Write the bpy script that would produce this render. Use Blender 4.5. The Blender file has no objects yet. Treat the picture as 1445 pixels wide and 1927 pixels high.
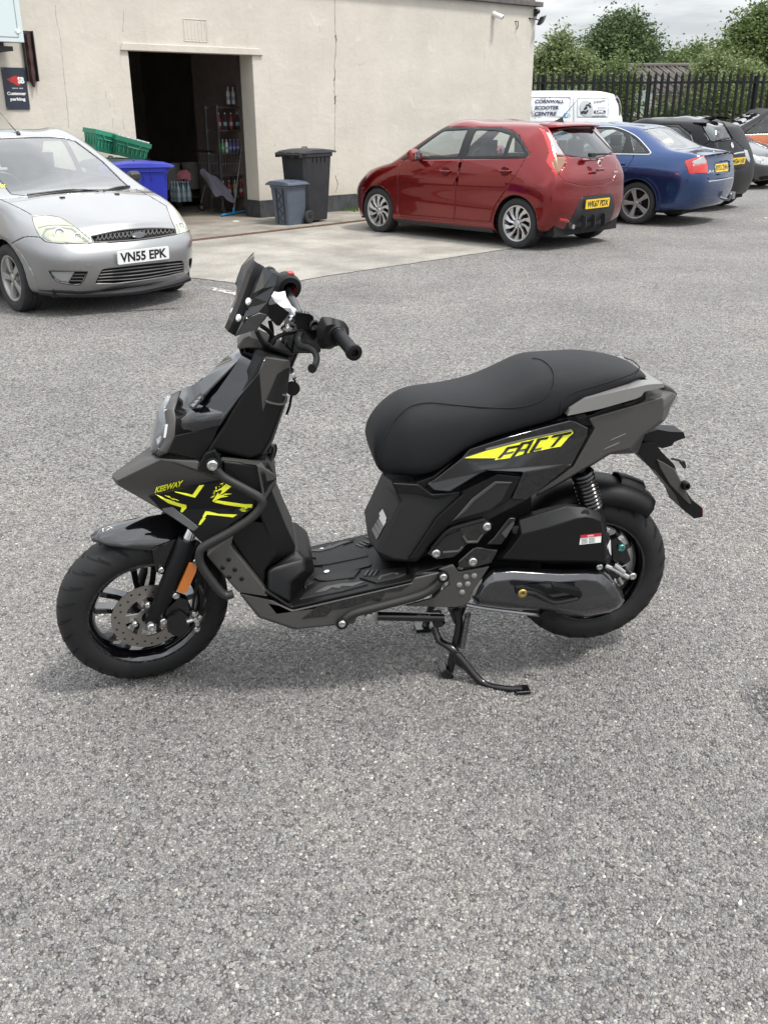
import bpy, bmesh, math, random
import numpy as np
from mathutils import Vector, Matrix
from mathutils.bvhtree import BVHTree
from mathutils.geometry import tessellate_polygon
from mathutils import noise as mnoise

random.seed(7); np.random.seed(7)
S = bpy.context.scene
COL = S.collection
R = math.radians

# ------------------------------------------------------------------ camera
CX, CY, FPX = 722.5, 963.5, 1800.0
PITCH, ROLL, CAMH = 0.398, -0.004, 1.649
_f = np.array([0, math.cos(PITCH), -math.sin(PITCH)]); _u = np.array([0, math.sin(PITCH), math.cos(PITCH)]); _x = np.array([1.0, 0, 0])
_c, _s = math.cos(ROLL), math.sin(ROLL)
AX, AU, AF = _c*_x+_s*_u, -_s*_x+_c*_u, _f
CAM = np.array([0, 0, CAMH])
cam = bpy.data.cameras.new('camera'); camo = bpy.data.objects.new('camera', cam); COL.objects.link(camo)
camo.matrix_world = Matrix(((AX[0], AU[0], -AF[0], 0), (AX[1], AU[1], -AF[1], 0), (AX[2], AU[2], -AF[2], CAMH), (0, 0, 0, 1)))
cam.sensor_fit = 'VERTICAL'; cam.sensor_height = 24.0; cam.lens = 24.0*FPX/1927.0
cam.clip_start = 0.05; cam.clip_end = 3000
S.camera = camo

# ------------------------------------------------------------------ sky, sun, exposure
SUN_EL, SUN_AZ = R(64), R(25)     # azimuth measured from +x towards -y
world = bpy.data.worlds.new('World'); S.world = world; world.use_nodes = True
nt = world.node_tree; nt.nodes.clear()
def N(t, tp, **kw):
    n = t.nodes.new(tp)
    for k, v in kw.items():
        if k == 'inp':
            for a, b in v.items(): n.inputs[a].default_value = b
        else: setattr(n, k, v)
    return n
def L(t, a, b): t.links.new(a, b)
def ramp(t, fac, stops, interp='LINEAR'):
    n = t.nodes.new('ShaderNodeValToRGB'); n.color_ramp.interpolation = interp
    e = n.color_ramp.elements
    while len(e) > 1: e.remove(e[-1])
    e[0].position = stops[0][0]; e[0].color = c4(stops[0][1])
    for p, c in stops[1:]:
        k = e.new(p); k.color = c4(c)
    L(t, fac, n.inputs[0]); return n
def c4(c):
    if isinstance(c, (int, float)): return (c, c, c, 1)
    return tuple(c) if len(c) == 4 else (*c, 1)
def math_(t, op, a, b=None, clamp=False):
    n = t.nodes.new('ShaderNodeMath'); n.operation = op; n.use_clamp = clamp
    for i, v in enumerate((a, b)):
        if v is None: continue
        if isinstance(v, (int, float)): n.inputs[i].default_value = v
        else: L(t, v, n.inputs[i])
    return n.outputs[0]
def mixc(t, fac, a, b, mode='MIX'):
    n = t.nodes.new('ShaderNodeMix'); n.data_type = 'RGBA'; n.blend_type = mode
    for s, v in ((n.inputs['Factor'], fac), (n.inputs['A'], a), (n.inputs['B'], b)):
        pass
    for idx, v in ((0, fac), (6, a), (7, b)):
        s = n.inputs[idx]
        if isinstance(v, (int, float)):
            s.default_value = v if idx == 0 else (v, v, v, 1)
        elif isinstance(v, tuple): s.default_value = c4(v)
        else: L(t, v, s)
    return n.outputs[2]
sky = N(nt, 'ShaderNodeTexSky', sky_type='NISHITA'); sky.sun_disc = False
sky.sun_elevation = SUN_EL; sky.sun_rotation = math.pi/2 + SUN_AZ; sky.air_density = 1.2; sky.dust_density = 2.0
tc = N(nt, 'ShaderNodeTexCoord'); sep = N(nt, 'ShaderNodeSeparateXYZ'); L(nt, tc.outputs['Generated'], sep.inputs[0])
zc = math_(nt, 'MAXIMUM', sep.outputs[2], 0.0)
# clouds on a flat layer overhead: direction divided by its height
den = math_(nt, 'ADD', zc, 0.12)
dv = N(nt, 'ShaderNodeVectorMath', operation='SCALE'); L(nt, tc.outputs['Generated'], dv.inputs[0])
L(nt, math_(nt, 'DIVIDE', 1.0, den), dv.inputs['Scale'])
n1 = N(nt, 'ShaderNodeTexNoise', inp={'Scale': 0.9, 'Detail': 6.0, 'Roughness': 0.55, 'Distortion': 0.4}); L(nt, dv.outputs[0], n1.inputs['Vector'])
n2 = N(nt, 'ShaderNodeTexNoise', inp={'Scale': 2.3, 'Detail': 5.0, 'Roughness': 0.5}); L(nt, dv.outputs[0], n2.inputs['Vector'])
cl = ramp(nt, n1.outputs[0], [(0.28, (0.44, 0.48, 0.52)), (0.46, (0.60, 0.63, 0.66)), (0.60, (0.86, 0.88, 0.90)), (0.75, (0.66, 0.68, 0.71))])
cover = ramp(nt, n2.outputs[0], [(0.30, 0.80), (0.50, 1.0)])
grad = math_(nt, 'ADD', math_(nt, 'MULTIPLY', zc, 1.95), 0.76)      # an overcast sky is brightest overhead
clg = N(nt, 'ShaderNodeVectorMath', operation='SCALE'); L(nt, cl.outputs[0], clg.inputs[0]); L(nt, grad, clg.inputs['Scale'])
bg1 = N(nt, 'ShaderNodeBackground', inp={'Strength': 0.11}); L(nt, sky.outputs[0], bg1.inputs[0])
bg2 = N(nt, 'ShaderNodeBackground', inp={'Strength': 0.74}); L(nt, clg.outputs[0], bg2.inputs[0])
mx = N(nt, 'ShaderNodeMixShader'); L(nt, cover.outputs[0], mx.inputs[0]); L(nt, bg1.outputs[0], mx.inputs[1]); L(nt, bg2.outputs[0], mx.inputs[2])
wo = N(nt, 'ShaderNodeOutputWorld'); L(nt, mx.outputs[0], wo.inputs[0])
sl = bpy.data.lights.new('sun', 'SUN'); sl.energy = 2.1; sl.angle = R(9); sl.color = (1.0, 0.96, 0.90)
so = bpy.data.objects.new('sun', sl); COL.objects.link(so)
sd = Vector((math.cos(SUN_EL)*math.cos(SUN_AZ), -math.cos(SUN_EL)*math.sin(SUN_AZ), math.sin(SUN_EL)))
so.rotation_euler = sd.to_track_quat('Z', 'Y').to_euler(); so.location = (20, -10, 30)
S.view_settings.view_transform = 'Standard'; S.view_settings.look = 'None'
S.view_settings.gamma = 1.0; S.view_settings.use_curve_mapping = False
S.view_settings.exposure = 0.80
S.cycles.max_bounces = 8; S.cycles.transparent_max_bounces = 16
try: S.cycles.use_denoising = True
except Exception: pass

# ------------------------------------------------------------------ survey helpers: where a sight line meets a real plane
def ray(px, py): return AF*FPX + AX*(px-CX) - AU*(py-CY)
def ground(px, py, z=0.0):
    d = ray(px, py); return CAM + d*((z-CAMH)/d[2])
def at_y(px, py, Y):
    d = ray(px, py); return CAM + d*(Y/d[1])
class Frame:
    def __init__(s, o, ax): s.o = np.array(o, float); s.ax = np.array(ax, float)
    @staticmethod
    def yaw(o, a):
        c, t = math.cos(a), math.sin(a); return Frame(o, [[c, t, 0], [-t, c, 0], [0, 0, 1]])
    def p(s, px, py, k, v):
        d = s.ax@ray(px, py); o = s.ax@(CAM-s.o); return o + d*((v-o[k])/d[k])
    def plane(s, px, py, p0, n):
        d = s.ax@ray(px, py); o = s.ax@(CAM-s.o); n = np.array(n, float)
        return o + d*(((np.array(p0)-o)@n)/(d@n))
    def w(s, l): return s.o + np.asarray(l, float)@s.ax
    def l(s, w): return s.ax@(np.asarray(w, float)-s.o)
    def mat(s):
        a = s.ax; return Matrix(((a[0][0], a[1][0], a[2][0], s.o[0]), (a[0][1], a[1][1], a[2][1], s.o[1]), (a[0][2], a[1][2], a[2][2], s.o[2]), (0, 0, 0, 1)))

# ------------------------------------------------------------------ materials
MATS = {}
def newmat(name):
    m = bpy.data.materials.new(name); m.use_nodes = True
    t = m.node_tree; b = t.nodes['Principled BSDF']; MATS[name] = m
    return m, t, b
def mat(name, col, rough=0.5, metal=0.0, coat=0.0, var=0.0, vscale=8.0, bump=0.0, bscale=80.0, spec=0.5, rvar=0.0, emit=None, trans=0.0):
    m, t, b = newmat(name)
    b.inputs['Base Color'].default_value = c4(col); b.inputs['Roughness'].default_value = rough
    b.inputs['Metallic'].default_value = metal; b.inputs['Coat Weight'].default_value = coat
    b.inputs['Coat Roughness'].default_value = 0.04; b.inputs['Specular IOR Level'].default_value = spec
    b.inputs['Transmission Weight'].default_value = trans
    o = N(t, 'ShaderNodeTexCoord')
    if var or rvar:
        n = N(t, 'ShaderNodeTexNoise', inp={'Scale': vscale, 'Detail': 5.0, 'Roughness': 0.6}); L(t, o.outputs['Object'], n.inputs['Vector'])
        if var:
            r = ramp(t, n.outputs[0], [(0.3, tuple(max(0, x*(1-var)) for x in col)), (0.7, tuple(min(1, x*(1+var)) for x in col))])
            L(t, r.outputs[0], b.inputs['Base Color'])
        if rvar:
            rr = ramp(t, n.outputs[0], [(0.3, max(0.02, rough-rvar)), (0.7, min(1, rough+rvar))]); L(t, rr.outputs[0], b.inputs['Roughness'])
    if bump:
        n = N(t, 'ShaderNodeTexNoise', inp={'Scale': bscale, 'Detail': 3.0}); L(t, o.outputs['Object'], n.inputs['Vector'])
        bp = N(t, 'ShaderNodeBump', inp={'Strength': bump, 'Distance': 0.002}); L(t, n.outputs[0], bp.inputs['Height']); L(t, bp.outputs[0], b.inputs['Normal'])
    return m
def glassmat(name, tint=(0.55, 0.6, 0.6), refl=1.0):
    m, t, b = newmat(name); t.nodes.remove(b); out = t.nodes['Material Output']
    tr = N(t, 'ShaderNodeBsdfTransparent', inp={'Color': c4(tint)}); gl = N(t, 'ShaderNodeBsdfGlossy', inp={'Roughness': 0.02, 'Color': (1, 1, 1, 1)})
    lw = N(t, 'ShaderNodeLayerWeight', inp={'Blend': .5}); k = math_(t, 'ADD', math_(t, 'MULTIPLY', math_(t, 'POWER', lw.outputs['Facing'], 2.6), .85*refl), .065, True)
    mx = N(t, 'ShaderNodeMixShader'); L(t, k, mx.inputs[0]); L(t, tr.outputs[0], mx.inputs[1]); L(t, gl.outputs[0], mx.inputs[2]); L(t, mx.outputs[0], out.inputs[0])
    return m

# ------------------------------------------------------------------ object helpers
def tag(o, label=None, cat=None, group=None, kind=None):
    if label: o['label'] = label
    if cat: o['category'] = cat
    if group: o['group'] = group
    if kind: o['kind'] = kind
    return o
def empty(name, loc=(0, 0, 0), rz=0.0, label=None, cat=None, group=None):
    o = bpy.data.objects.new(name, None); COL.objects.link(o); o.location = loc; o.rotation_euler = (0, 0, rz)
    o.empty_display_size = 0.2
    return tag(o, label, cat, group)
def link(name, me, parent=None):
    o = bpy.data.objects.new(name, me); COL.objects.link(o)
    if parent is not None: o.parent = parent
    return o
def fin(me, m, smooth=35):
    if isinstance(m, (list, tuple)):
        for q in m: me.materials.append(q)
    else: me.materials.append(m)
    if smooth:
        me.shade_smooth(); me.set_sharp_from_angle(angle=R(smooth))
def mesh(name, V, Fc, m, parent=None, smooth=35, bevel=0.0, seg=2, solid=0.0, mi=None, off=-1):
    me = bpy.data.meshes.new(name)
    me.from_pydata([tuple(map(float, v)) for v in V], [], Fc)
    if mi is not None: me.polygons.foreach_set('material_index', mi)
    bm = bmesh.new(); bm.from_mesh(me); bmesh.ops.recalc_face_normals(bm, faces=bm.faces); bm.to_mesh(me); bm.free()
    fin(me, m, smooth)
    o = link(name, me, parent)
    if solid:
        md = o.modifiers.new('solid', 'SOLIDIFY'); md.thickness = solid; md.offset = off
    if bevel:
        md = o.modifiers.new('bevel', 'BEVEL'); md.width = bevel; md.segments = seg; md.limit_method = 'ANGLE'; md.angle_limit = R(28); md.harden_normals = True
    return o
class MB:
    def __init__(s): s.V = []; s.F = []; s.MI = []
    def add(s, V, Fc, mi=0):
        b = len(s.V); s.V += [tuple(map(float, v)) for v in V]; s.F += [tuple(i+b for i in f) for f in Fc]; s.MI += [mi]*len(Fc); return s
    def box(s, c, d, rz=0.0, mi=0, rot=None):
        V = []
        for z in (-1, 1):
            for x, y in ((-1, -1), (1, -1), (1, 1), (-1, 1)):
                v = Vector((x*d[0]/2, y*d[1]/2, z*d[2]/2))
                if rot is not None: v = rot@v
                elif rz: v = Matrix.Rotation(rz, 3, 'Z')@v
                V.append((v[0]+c[0], v[1]+c[1], v[2]+c[2]))
        return s.add(V, [(3, 2, 1, 0), (4, 5, 6, 7), (0, 1, 5, 4), (1, 2, 6, 5), (2, 3, 7, 6), (3, 0, 4, 7)], mi)
    def bb(s, a, b, mi=0):
        return s.box(((a[0]+b[0])/2, (a[1]+b[1])/2, (a[2]+b[2])/2), (abs(b[0]-a[0]), abs(b[1]-a[1]), abs(b[2]-a[2])), mi=mi)
    def tube(s, pts, r, n=10, cap=True, mi=0, closed=False):
        P = [Vector(map(float, p)) for p in pts]; m = len(P); rr = r if isinstance(r, (list, tuple)) else [r]*m
        V = []; Fc = []; prev = None
        for i, p in enumerate(P):
            a = P[(i-1) % m] if (i > 0 or closed) else p; b = P[(i+1) % m] if (i < m-1 or closed) else p
            t = (b-a).normalized() if (b-a).length > 1e-9 else Vector((0, 0, 1))
            if prev is None:
                up = Vector((0, 0, 1)) if abs(t.z) < 0.9 else Vector((1, 0, 0)); u = t.cross(up).normalized()
            else:
                u = (prev - t*prev.dot(t)); u = u.normalized() if u.length > 1e-6 else t.orthogonal().normalized()
            prev = u; v = t.cross(u)
            for k in range(n):
                q = 2*math.pi*k/n; V.append(p + (u*math.cos(q)+v*math.sin(q))*rr[i])
        for i in range(m if closed else m-1):
            j = (i+1) % m
            for k in range(n): Fc.append((i*n+k, i*n+(k+1) % n, j*n+(k+1) % n, j*n+k))
        if cap and not closed: Fc += [tuple(range(n))[::-1], tuple((m-1)*n+k for k in range(n))]
        return s.add(V, Fc, mi)
    def lathe(s, prof, o, ax, n=32, mi=0, a0=0.0, a1=None, ref=None):
        """prof: (distance along axis, radius)"""
        ax = Vector(ax).normalized(); u = Vector(ref) if ref is not None else ax.orthogonal(); u = (u-ax*u.dot(ax)).normalized(); v = ax.cross(u); o = Vector(map(float, o))
        full = a1 is None; cnt = n if full else n+1; V = []; Fc = []
        for k in range(cnt):
            q = a0 + (2*math.pi if full else a1-a0)*k/n
            for d, r in prof: V.append(o + ax*d + (u*math.cos(q)+v*math.sin(q))*r)
        m = len(prof)
        for k in range(n):
            j = (k+1) % cnt
            for i in range(m-1): Fc.append((k*m+i, j*m+i, j*m+i+1, k*m+i+1))
        return s.add(V, Fc, mi)
    def cyl(s, a, b, r, n=16, mi=0): return s.tube([a, b], r, n, True, mi)
    def loft(s, rings, closed=True, cap=True, mi=0):
        n = len(rings[0]); V = [p for r in rings for p in r]; Fc = []
        for i in range(len(rings)-1):
            for k in range(n if closed else n-1): Fc.append((i*n+k, i*n+(k+1) % n, (i+1)*n+(k+1) % n, (i+1)*n+k))
        if cap and closed: Fc += capf(rings[0], 0) + capf(rings[-1], (len(rings)-1)*n)
        return s.add(V, Fc, mi)
    def build(s, name, m, parent=None, smooth=35, bevel=0.0, seg=2, solid=0.0, off=-1):
        multi = isinstance(m, (list, tuple))
        return mesh(name, s.V, s.F, m, parent, smooth, bevel, seg, solid, s.MI if multi else None, off)
def capf(ring, base):
    """triangles filling a ring that may be concave"""
    t = tessellate_polygon([[Vector(map(float, p)) for p in ring]])
    return [tuple(base+i for i in f) for f in t]
def chaikin(P, it=2, closed=True):
    P = [np.array(p, float) for p in P]
    for _ in range(it):
        Q = []
        n = len(P)
        for i in range(n if closed else n-1):
            a, b = P[i], P[(i+1) % n]; Q += [a*0.75+b*0.25, a*0.25+b*0.75]
        if not closed: Q = [P[0]]+Q+[P[-1]]
        P = Q
    return P
def rnd(P, r=0.25):
    """cut each corner of a polygon twice, by at most r of the shorter neighbour side"""
    P = [np.array(p, float) for p in P]; Q = []; n = len(P)
    for i in range(n):
        a, b, c = P[i-1], P[i], P[(i+1) % n]
        la, lc = np.linalg.norm(a-b), np.linalg.norm(c-b); d = min(la, lc)*r
        p, q = b+(a-b)/max(la, 1e-9)*d, b+(c-b)/max(lc, 1e-9)*d
        for t in (0.0, 0.33, 0.67, 1.0): Q.append((1-t)**2*p + 2*t*(1-t)*b + t*t*q)
    return Q
def catmull(P, n=6):
    P = [np.array(p, float) for p in P]; Q = []
    for i in range(len(P)-1):
        a, b, c, d = P[max(i-1, 0)], P[i], P[i+1], P[min(i+2, len(P)-1)]
        for k in range(n):
            t = k/n; Q.append(0.5*((2*b)+(c-a)*t+(2*a-5*b+4*c-d)*t*t+(3*b-a-3*c+d)*t**3))
    Q.append(P[-1]); return Q
_tc = {}
def text_geo(s, bold=0.0, shear=0.0):
    """letters of the built-in font as a flat mesh, unit size, origin at the left of the baseline"""
    k = (s, bold, shear)
    if k in _tc: return _tc[k]
    cu = bpy.data.curves.new('t', 'FONT'); cu.body = s; cu.size = 1.0; cu.offset = bold; cu.shear = shear; cu.resolution_u = 3
    o = bpy.data.objects.new('t', cu); COL.objects.link(o)
    bpy.context.view_layer.update()
    me = bpy.data.meshes.new_from_object(o.evaluated_get(bpy.context.evaluated_depsgraph_get()))
    V = np.array([v.co[:2] for v in me.vertices]); Fc = [tuple(p.vertices) for p in me.polygons]
    bpy.data.objects.remove(o); bpy.data.curves.remove(cu); bpy.data.meshes.remove(me)
    if len(V):
        V = (V - V.min(0))/(V.max(0)-V.min(0))      # normalised to a unit box
    _tc[k] = (V, Fc); return V, Fc
def text_on(name, s, o, ux, uy, m, parent, bold=0.0, shear=0.0, thick=0.0012):
    """text filling the parallelogram o + a*ux + b*uy"""
    V, Fc = text_geo(s, bold, shear); o, ux, uy = (np.array(q, float) for q in (o, ux, uy))
    P = [o + v[0]*ux + v[1]*uy for v in V]
    return mesh(name, P, Fc, m, parent, smooth=0, solid=thick, off=1)
# ------------------------------------------------------------------ ground materials
ASPHALT_GAIN = 1.66
def asphalt():
    m, t, b = newmat('asphalt'); o = N(t, 'ShaderNodeTexCoord'); P = o.outputs['Object']
    def warp(src, scale, amp):
        n = N(t, 'ShaderNodeTexNoise', inp={'Scale': scale, 'Detail': 2.0}); L(t, src, n.inputs['Vector'])
        w = N(t, 'ShaderNodeVectorMath', operation='MULTIPLY_ADD'); L(t, n.outputs['Color'], w.inputs[0]); w.inputs[1].default_value = (amp,)*3; L(t, src, w.inputs[2]); return w.outputs[0]
    W = warp(warp(P, 55.0, .012), 190.0, .0085)
    def vor(scale, feat='F1'):
        v = N(t, 'ShaderNodeTexVoronoi', feature=feat, inp={'Scale': scale}); v.voronoi_dimensions = '2D'; L(t, W, v.inputs['Vector']); return v
    v1, v2, v3, e1 = vor(98.0), vor(205.0), vor(420.0), vor(98.0, 'DISTANCE_TO_EDGE')
    def sepc(v): s = N(t, 'ShaderNodeSeparateColor'); L(t, v.outputs['Color'], s.inputs[0]); return s.outputs
    a, c, d = sepc(v1), sepc(v2), sepc(v3)
    big = ramp(t, a[0], [(0.0, (.060, .058, .058)), (.28, (.110, .106, .104)), (.62, (.165, .160, .156)), (.86, (.230, .223, .215)), (.965, (.30, .292, .28)), (.990, (.36, .345, .32)), (1.0, (.42, .40, .36))])
    sm = ramp(t, c[1], [(0.0, (.090, .088, .088)), (.5, (.142, .138, .135)), (.88, (.205, .198, .19)), (.98, (.28, .27, .255)), (1.0, (.40, .385, .35))])
    fi = ramp(t, d[2], [(0.0, (.10, .098, .098)), (.6, (.155, .151, .147)), (1.0, (.32, .31, .29))])
    k1 = math_(t, 'GREATER_THAN', a[1], .46); k2 = math_(t, 'GREATER_THAN', c[0], .42)
    col = mixc(t, k1, mixc(t, k2, fi.outputs[0], sm.outputs[0]), big.outputs[0])
    pn = N(t, 'ShaderNodeTexNoise', inp={'Scale': 300.0, 'Detail': 3.0, 'Roughness': .7}); L(t, P, pn.inputs['Vector'])
    col = mixc(t, 1.0, col, ramp(t, pn.outputs[0], [(.33, .30), (.45, .92), (.68, 1.28)]).outputs[0], 'MULTIPLY')
    gap = math_(t, 'MULTIPLY', e1.outputs[0], math_(t, 'ADD', pn.outputs[0], .55))
    col = mixc(t, math_(t, 'MULTIPLY', k1, ramp(t, gap, [(0.0, .16), (.06, 0.0)]).outputs[0]), col, (.045, .045, .047))
    tint = ramp(t, a[2], [(0.0, (1.12, .97, .90)), (.06, (1, 1, 1)), (.95, (1, 1, 1)), (1.0, (.92, .98, 1.08))]); col = mixc(t, 1.0, col, tint.outputs[0], 'MULTIPLY')
    def broad(scale, stops, **k):
        n = N(t, 'ShaderNodeTexNoise', inp={'Scale': scale, **k}); L(t, P, n.inputs['Vector']); return ramp(t, n.outputs[0], stops).outputs[0]
    col = mixc(t, 1.0, col, broad(.9, [(.30, (.80, .80, .81)), (.52, (1, 1, 1)), (.72, (1.16, 1.15, 1.12))], Detail=6.0, Roughness=.62), 'MULTIPLY')
    col = mixc(t, 1.0, col, broad(7.0, [(.30, .93), (.6, 1.05)], Detail=4.0, Roughness=.7), 'MULTIPLY')
    col = mixc(t, 1.0, col, broad(1.7, [(.69, 1.0), (.80, .70)], Detail=2.0), 'MULTIPLY')
    col = mixc(t, 1.0, col, (ASPHALT_GAIN*1.01, ASPHALT_GAIN, ASPHALT_GAIN*.985), 'MULTIPLY')
    L(t, col, b.inputs['Base Color']); b.inputs['Roughness'].default_value = 0.80; b.inputs['Specular IOR Level'].default_value = 0.4
    h = math_(t, 'MULTIPLY', k1, math_(t, 'ADD', math_(t, 'MULTIPLY', a[0], .6), math_(t, 'MULTIPLY', math_(t, 'MINIMUM', e1.outputs[0], .25), 3.2)))
    h = math_(t, 'ADD', h, math_(t, 'MULTIPLY', c[2], .40)); h = math_(t, 'ADD', h, math_(t, 'MULTIPLY', pn.outputs[0], .9))
    bp = N(t, 'ShaderNodeBump', inp={'Strength': 1.0, 'Distance': 0.0085}); L(t, h, bp.inputs['Height']); L(t, bp.outputs[0], b.inputs['Normal'])
    return m
def concrete(name, base, dark, scale=1.0, green=0.0):
    m, t, b = newmat(name); o = N(t, 'ShaderNodeTexCoord'); P = o.outputs['Object']
    n1 = N(t, 'ShaderNodeTexNoise', inp={'Scale': 1.4*scale, 'Detail': 8.0, 'Roughness': 0.65}); L(t, P, n1.inputs['Vector'])
    n2 = N(t, 'ShaderNodeTexNoise', inp={'Scale': 55.0*scale, 'Detail': 4.0, 'Roughness': 0.7}); L(t, P, n2.inputs['Vector'])
    n3 = N(t, 'ShaderNodeTexNoise', inp={'Scale': 0.5*scale, 'Detail': 3.0, 'Distortion': 1.0}); L(t, P, n3.inputs['Vector'])
    c = mixc(t, ramp(t, n1.outputs[0], [(0.34, 0.0), (0.64, 1.0)]).outputs[0], dark, base)
    c = mixc(t, 1.0, c, ramp(t, n2.outputs[0], [(0.30, .70), (0.5, 1.0), (0.72, 1.25)]).outputs[0], 'MULTIPLY')
    c = mixc(t, 1.0, c, ramp(t, n3.outputs[0], [(0.35, .82), (0.6, 1.06)]).outputs[0], 'MULTIPLY')
    L(t, c, b.inputs['Base Color']); b.inputs['Roughness'].default_value = 0.9
    bp = N(t, 'ShaderNodeBump', inp={'Strength': 0.6, 'Distance': 0.003}); L(t, n2.outputs[0], bp.inputs['Height']); L(t, bp.outputs[0], b.inputs['Normal'])
    return m
def render_wall():
    m, t, b = newmat('cream_render'); o = N(t, 'ShaderNodeTexCoord'); P = o.outputs['Object']
    n1 = N(t, 'ShaderNodeTexNoise', inp={'Scale': 1.1, 'Detail': 6.0, 'Roughness': 0.6}); L(t, P, n1.inputs['Vector'])
    mp = N(t, 'ShaderNodeMapping'); mp.inputs['Scale'].default_value = (5.0, 5.0, 0.45); L(t, P, mp.inputs['Vector'])
    n2 = N(t, 'ShaderNodeTexNoise', inp={'Scale': 2.4, 'Detail': 5.0, 'Roughness': 0.6}); L(t, mp.outputs[0], n2.inputs['Vector'])
    n3 = N(t, 'ShaderNodeTexNoise', inp={'Scale': 14.0, 'Detail': 6.0, 'Roughness': 0.65}); L(t, P, n3.inputs['Vector'])
    n4 = N(t, 'ShaderNodeTexNoise', inp={'Scale': 3.2, 'Detail': 3.0, 'Distortion': 0.6}); L(t, P, n4.inputs['Vector'])
    c = mixc(t, ramp(t, n1.outputs[0], [(0.3, 0.0), (0.7, 1.0)]).outputs[0], (.50, .466, .408), (.59, .55, .484))
    c = mixc(t, 1.0, c, ramp(t, n2.outputs[0], [(0.22, (.88, .87, .855)), (0.40, (1, 1, 1)), (0.75, (1.02, 1.02, 1.02))]).outputs[0], 'MULTIPLY')
    c = mixc(t, ramp(t, n4.outputs[0], [(0.66, 0.0), (0.72, 0.35)]).outputs[0], c, (.68, .66, .60))
    # grime rising from the foot of the wall
    sp = N(t, 'ShaderNodeSeparateXYZ'); L(t, P, sp.inputs[0])
    gz = math_(t, 'ADD', sp.outputs[2], math_(t, 'MULTIPLY', n1.outputs[0], 0.6))
    c = mixc(t, 1.0, c, ramp(t, math_(t, 'MULTIPLY', gz, 0.5), [(0.16, (.84, .82, .78)), (0.42, (1, 1, 1))]).outputs[0], 'MULTIPLY')
    L(t, c, b.inputs['Base Color']); b.inputs['Roughness'].default_value = 0.88; b.inputs['Specular IOR Level'].default_value = 0.25
    hh = math_(t, 'ADD', n3.outputs[0], math_(t, 'MULTIPLY', n4.outputs[0], 1.5))
    bp = N(t, 'ShaderNodeBump', inp={'Strength': 0.45, 'Distance': 0.012}); L(t, hh, bp.inputs['Height']); L(t, bp.outputs[0], b.inputs['Normal'])
    return m
ASPH = asphalt(); CONC = concrete('apron_concrete', (.33, .308, .272), (.20, .187, .165)); PAVE = concrete('pavement_concrete', (.27, .245, .21), (.15, .135, .115), 1.6)
CREAM = render_wall()
PLINTH = mat('black_plinth_paint', (.045, .047, .05), 0.75, var=.5, vscale=6, bump=.3, bscale=40)
TRIM = mat('grey_coping', (.11, .10, .095), 0.7, var=.3)
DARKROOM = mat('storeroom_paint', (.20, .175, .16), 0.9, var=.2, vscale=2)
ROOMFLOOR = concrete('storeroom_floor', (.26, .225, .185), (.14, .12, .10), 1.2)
BLACKP = mat('black_plastic', (.018, .018, .020), 0.45, bump=.15, bscale=300)
WHITEP = mat('white_plastic', (.78, .78, .77), 0.4)
STEEL = mat('steel', (.62, .62, .62), 0.28, 1.0)
DSTEEL = mat('dull_steel', (.35, .35, .36), 0.45, 1.0, rvar=.1)
RUST = mat('rusty_channel', (.115, .062, .038), 0.9, var=.4, vscale=14, bump=.4)
LIQ = None

# ------------------------------------------------------------------ ground
def flat(name, pts, z, m, kind='structure'):
    V = [(p[0], p[1], z) for p in pts]; o = mesh(name, V, [tuple(range(len(V)))], m, smooth=0); return tag(o, kind=kind)
G = 400
# the tarmac sheet reaches the horizon; its middle is finer so the bump has room
flat('car_park', [(-G, -60), (G, -60), (G, 900), (-G, 900)], 0.0, ASPH)
W0 = ground(669, 396); WALL = Frame.yaw(W0, R(41.3))
def wp(px, py, y=0.0):
    p = WALL.p(px, py, 1, y); return p[0], p[2]
XL, XR = wp(250, 180)[0], wp(490, 400)[0]; ZD = wp(361, 98)[1]; XC = wp(1004, 110)[0]; ZT = 3.47
dl, dr = ground(368.5, 453), ground(690, 415.5); dd = (dr-dl)/np.linalg.norm(dr-dl); dn = np.array([-dd[1], dd[0], 0])
dl2 = dl-dd*4.0; dr2 = dr+dd*0.35
def jag(a, b, n, amp):
    r = random.Random(3); out = []
    nn = np.array([-(b-a)[1], (b-a)[0], 0])/np.linalg.norm(b-a)
    for k in range(n+1):
        t = k/n; out.append(a+(b-a)*t+nn*r.uniform(-amp, amp))
    return out
e = [ground(*p) for p in ((367, 524), (450, 534), (522, 537), (600, 522), (700, 507), (830, 488), (960, 468), (1040, 455))]
front = [e[0]-(e[1]-e[0])*3.0]
for a, b_ in zip(e[:-1], e[1:]): front += jag(a, b_, 10, 0.012)[:-1]
front.append(e[-1])
flat('concrete_apron', front + [WALL.w((3.2, -0.05, 0)), dr2-dn*0.05, dl2-dn*0.05], 0.006, CONC)
flat('pavement', [dl2+dn*0.05, dr2+dn*0.05, WALL.w((2.2, 0.0, 0)), WALL.w((-9.0, 0.0, 0))], 0.012, PAVE)
mb = MB()
for k in range(26):                           # the drain: short rusty channel lengths let into the concrete
    a = dl2+(dr2-dl2)*(k/26); b_ = dl2+(dr2-dl2)*((k+0.96)/26)
    for s0, s1, z in ((-0.055, -0.035, 0.016), (0.035, 0.055, 0.016), (-0.035, 0.035, 0.009)):
        V = [a+dn*s0, b_+dn*s0, b_+dn*s1, a+dn*s1]
        mb.add([(v[0], v[1], z) for v in V]+[(v[0], v[1], 0.0) for v in V], [(0, 1, 2, 3), (0, 4, 5, 1), (1, 5, 6, 2), (2, 6, 7, 3), (3, 7, 4, 0)])
tag(mb.build('drain_channel', RUST, smooth=0), kind='structure')
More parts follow.
